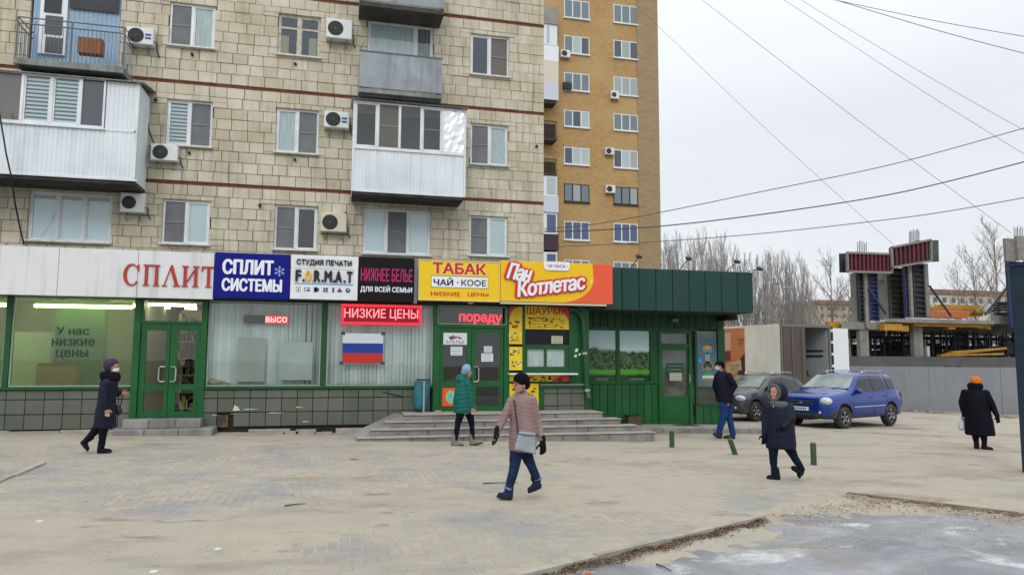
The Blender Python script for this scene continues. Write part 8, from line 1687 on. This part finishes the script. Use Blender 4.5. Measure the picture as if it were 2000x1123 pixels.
q = MB(); loft(q, P, [(1527, 797, -.02, .15, .13), (1526, 789, -.04, .14, .13), (1524, 784, -.05, .11, .11)], 16); remesh(q, .014, 'scarf', mat('grey_scarf2', '#5d5a5e', spec=.12, rough=.9), P.t, 2, None, .006)
for h in hands: q = MB(); hand(q, h[0], h[1], h[2], 1.22, h[4]); q.cap(h[0]-Vector(h[1]).normalized()*.04, h[0]+Vector(h[1]).normalized()*.03, .040, .034, 10); remesh(q, .008, 'glove', mat('navy_glove', '#121829', .8, spec=.1), P.t, 1)
trousers(P, mat('dark_trousers', '#12182a', spec=.12, rough=.85), legs); shoe(P, (1523, 937), (1499, 936.5), -.06, 'boot', mat('black_boot', ''), .13, .05); shoe(P, (1569, 922), (1560, 934.5), .10, 'boot', mat('black_boot', ''), .12, .048)
q = MB(); q.tube([P.p(1516.5, 792, -.19), P.p(1516, 796, -.195)], .008, 5); q.build('zip_pull', M_chr, P.t, True)
q = MB(); q.tube([P.p(1517, 790, -.14), P.p(1518, 830, -.19), P.p(1516, 874, -.195)], .006, 4); q.build('zip', M_plast, P.t, True)

# --- woman with the orange hat seen from behind
P = Person('stout woman in a long black coat and orange hat seen from behind', (1914, 877)); M_bc = mat('black_coat', '#0a0c14', spec=.12, rough=.8, col2='#10121c', scale=4, bump=.003, bscale=30)
arms = [[(1894, 768, -.03, .085), (1888, 787, -.05, .072), (1890, 806, -.03, .055)], [(1929, 768, -.03, .085), (1938.5, 791, -.05, .072), (1945, 811, -.02, .055)]]
legs = [[(1907.5, 845, 0, .085), (1908, 860, 0, .062), (1909, 871, 0, .05)], [(1921, 845, .02, .085), (1922, 860, .02, .062), (1922, 871, .02, .05)]]
hands = [(P.p(1890, 808, -.03), (0, 0, -1), (1, 0, 0), 1., 1.2), (P.p(1945.7, 812, -.02), (.05, 0, -1), (-1, 0, 0), 1., .8)]
res = body_all(P, (1913.5, 748, .02), (.25, .97), (1914, 835), (1912, 763), arms, legs, hands, hw=.2, dp=.16); face(P, *res); c, f_, sd, R_ = res
jacket(P, 'long_coat', M_bc, [(1915.5, 850, 0, .29, .23), (1915.5, 847, 0, .305, .24), (1915, 825, 0, .29, .235), (1912, 800, 0, .27, .23), (1911, 780, 0, .25, .21), (1911, 768, 0, .23, .18), (1911.5, 761, 0, .15, .13), (1912, 755, 0, .10, .10)], arms, disp=.008)
q = MB(); loft(q, P, [(1912, 764, 0, .13, .12), (1912, 757, 0, .17, .14), (1911.5, 750, .0, .155, .13), (1911.5, 748, .0, .11, .10)], 16); remesh(q, .014, 'collar', M_bc, P.t, 2, None, .006)
trousers(P, mat('dark_stockings', '#17151d', spec=.12, rough=.8), legs, 'stockings'); shoe(P, (1906, 876.5), (1914, 876), .0, 'boot', mat('brown_boot', '#221618', spec=.12, rough=.6), .16, .055); shoe(P, (1917, 877), (1936, 878), .02, 'boot', mat('brown_boot', ''), .16, .05)
q = MB(); q.ball(c+Vector((.0, -.01, .045)), .115, .115, .10, 14, 10); q.cap(c+Vector((0, -.02, .0)), c+Vector((0, 0, .05)), .105, .10, 10); remesh(q, .012, 'knit_hat', mat('orange_knit', '#d9761a', spec=.12, rough=.9, col2='#c4640f', scale=12), P.t, 2, None, .005)
for a, h in zip(arms, hands): q = MB(); hand(q, h[0], h[1], h[2], 1.12, h[4]); q.cap(h[0]+Vector((0, 0, .03)), h[0]-Vector((0, 0, .03)), .036, .034, 10); remesh(q, .009, 'glove', M_glove, P.t, 1)
t = thing('plastic_bag', 'white plastic carrier bag held by the woman in the orange hat', 'bag', WM[P.t.name] @ P.p(1887, 843, .05)); W_ = WM[P.t.name]; b = MB(); 
r0_ = [(1888.5, 813, .025, .02), (1888, 818, .06, .04), (1887, 828, .085, .06), (1887, 838, .09, .065), (1887.5, 842.5, .08, .05)]
vs = [W_ @ (P.p(x, y, .05)+Vector((a_*math.cos(2*math.pi*i/12), d_2*math.sin(2*math.pi*i/12)*(1+.15*math.sin(i*2.4)), 0))) for (x, y, a_, d_2) in r0_ for i in range(12)]
b.add(vs, [(j*12+i, j*12+(i+1) % 12, (j+1)*12+(i+1) % 12, (j+1)*12+i) for j in range(4) for i in range(12)]+[tuple(48+i for i in range(12))]); b.build('bag_body', mat('carrier_white', '#c9d0d8', .5, col2='#b3bcc8', scale=14), t, smooth=True)
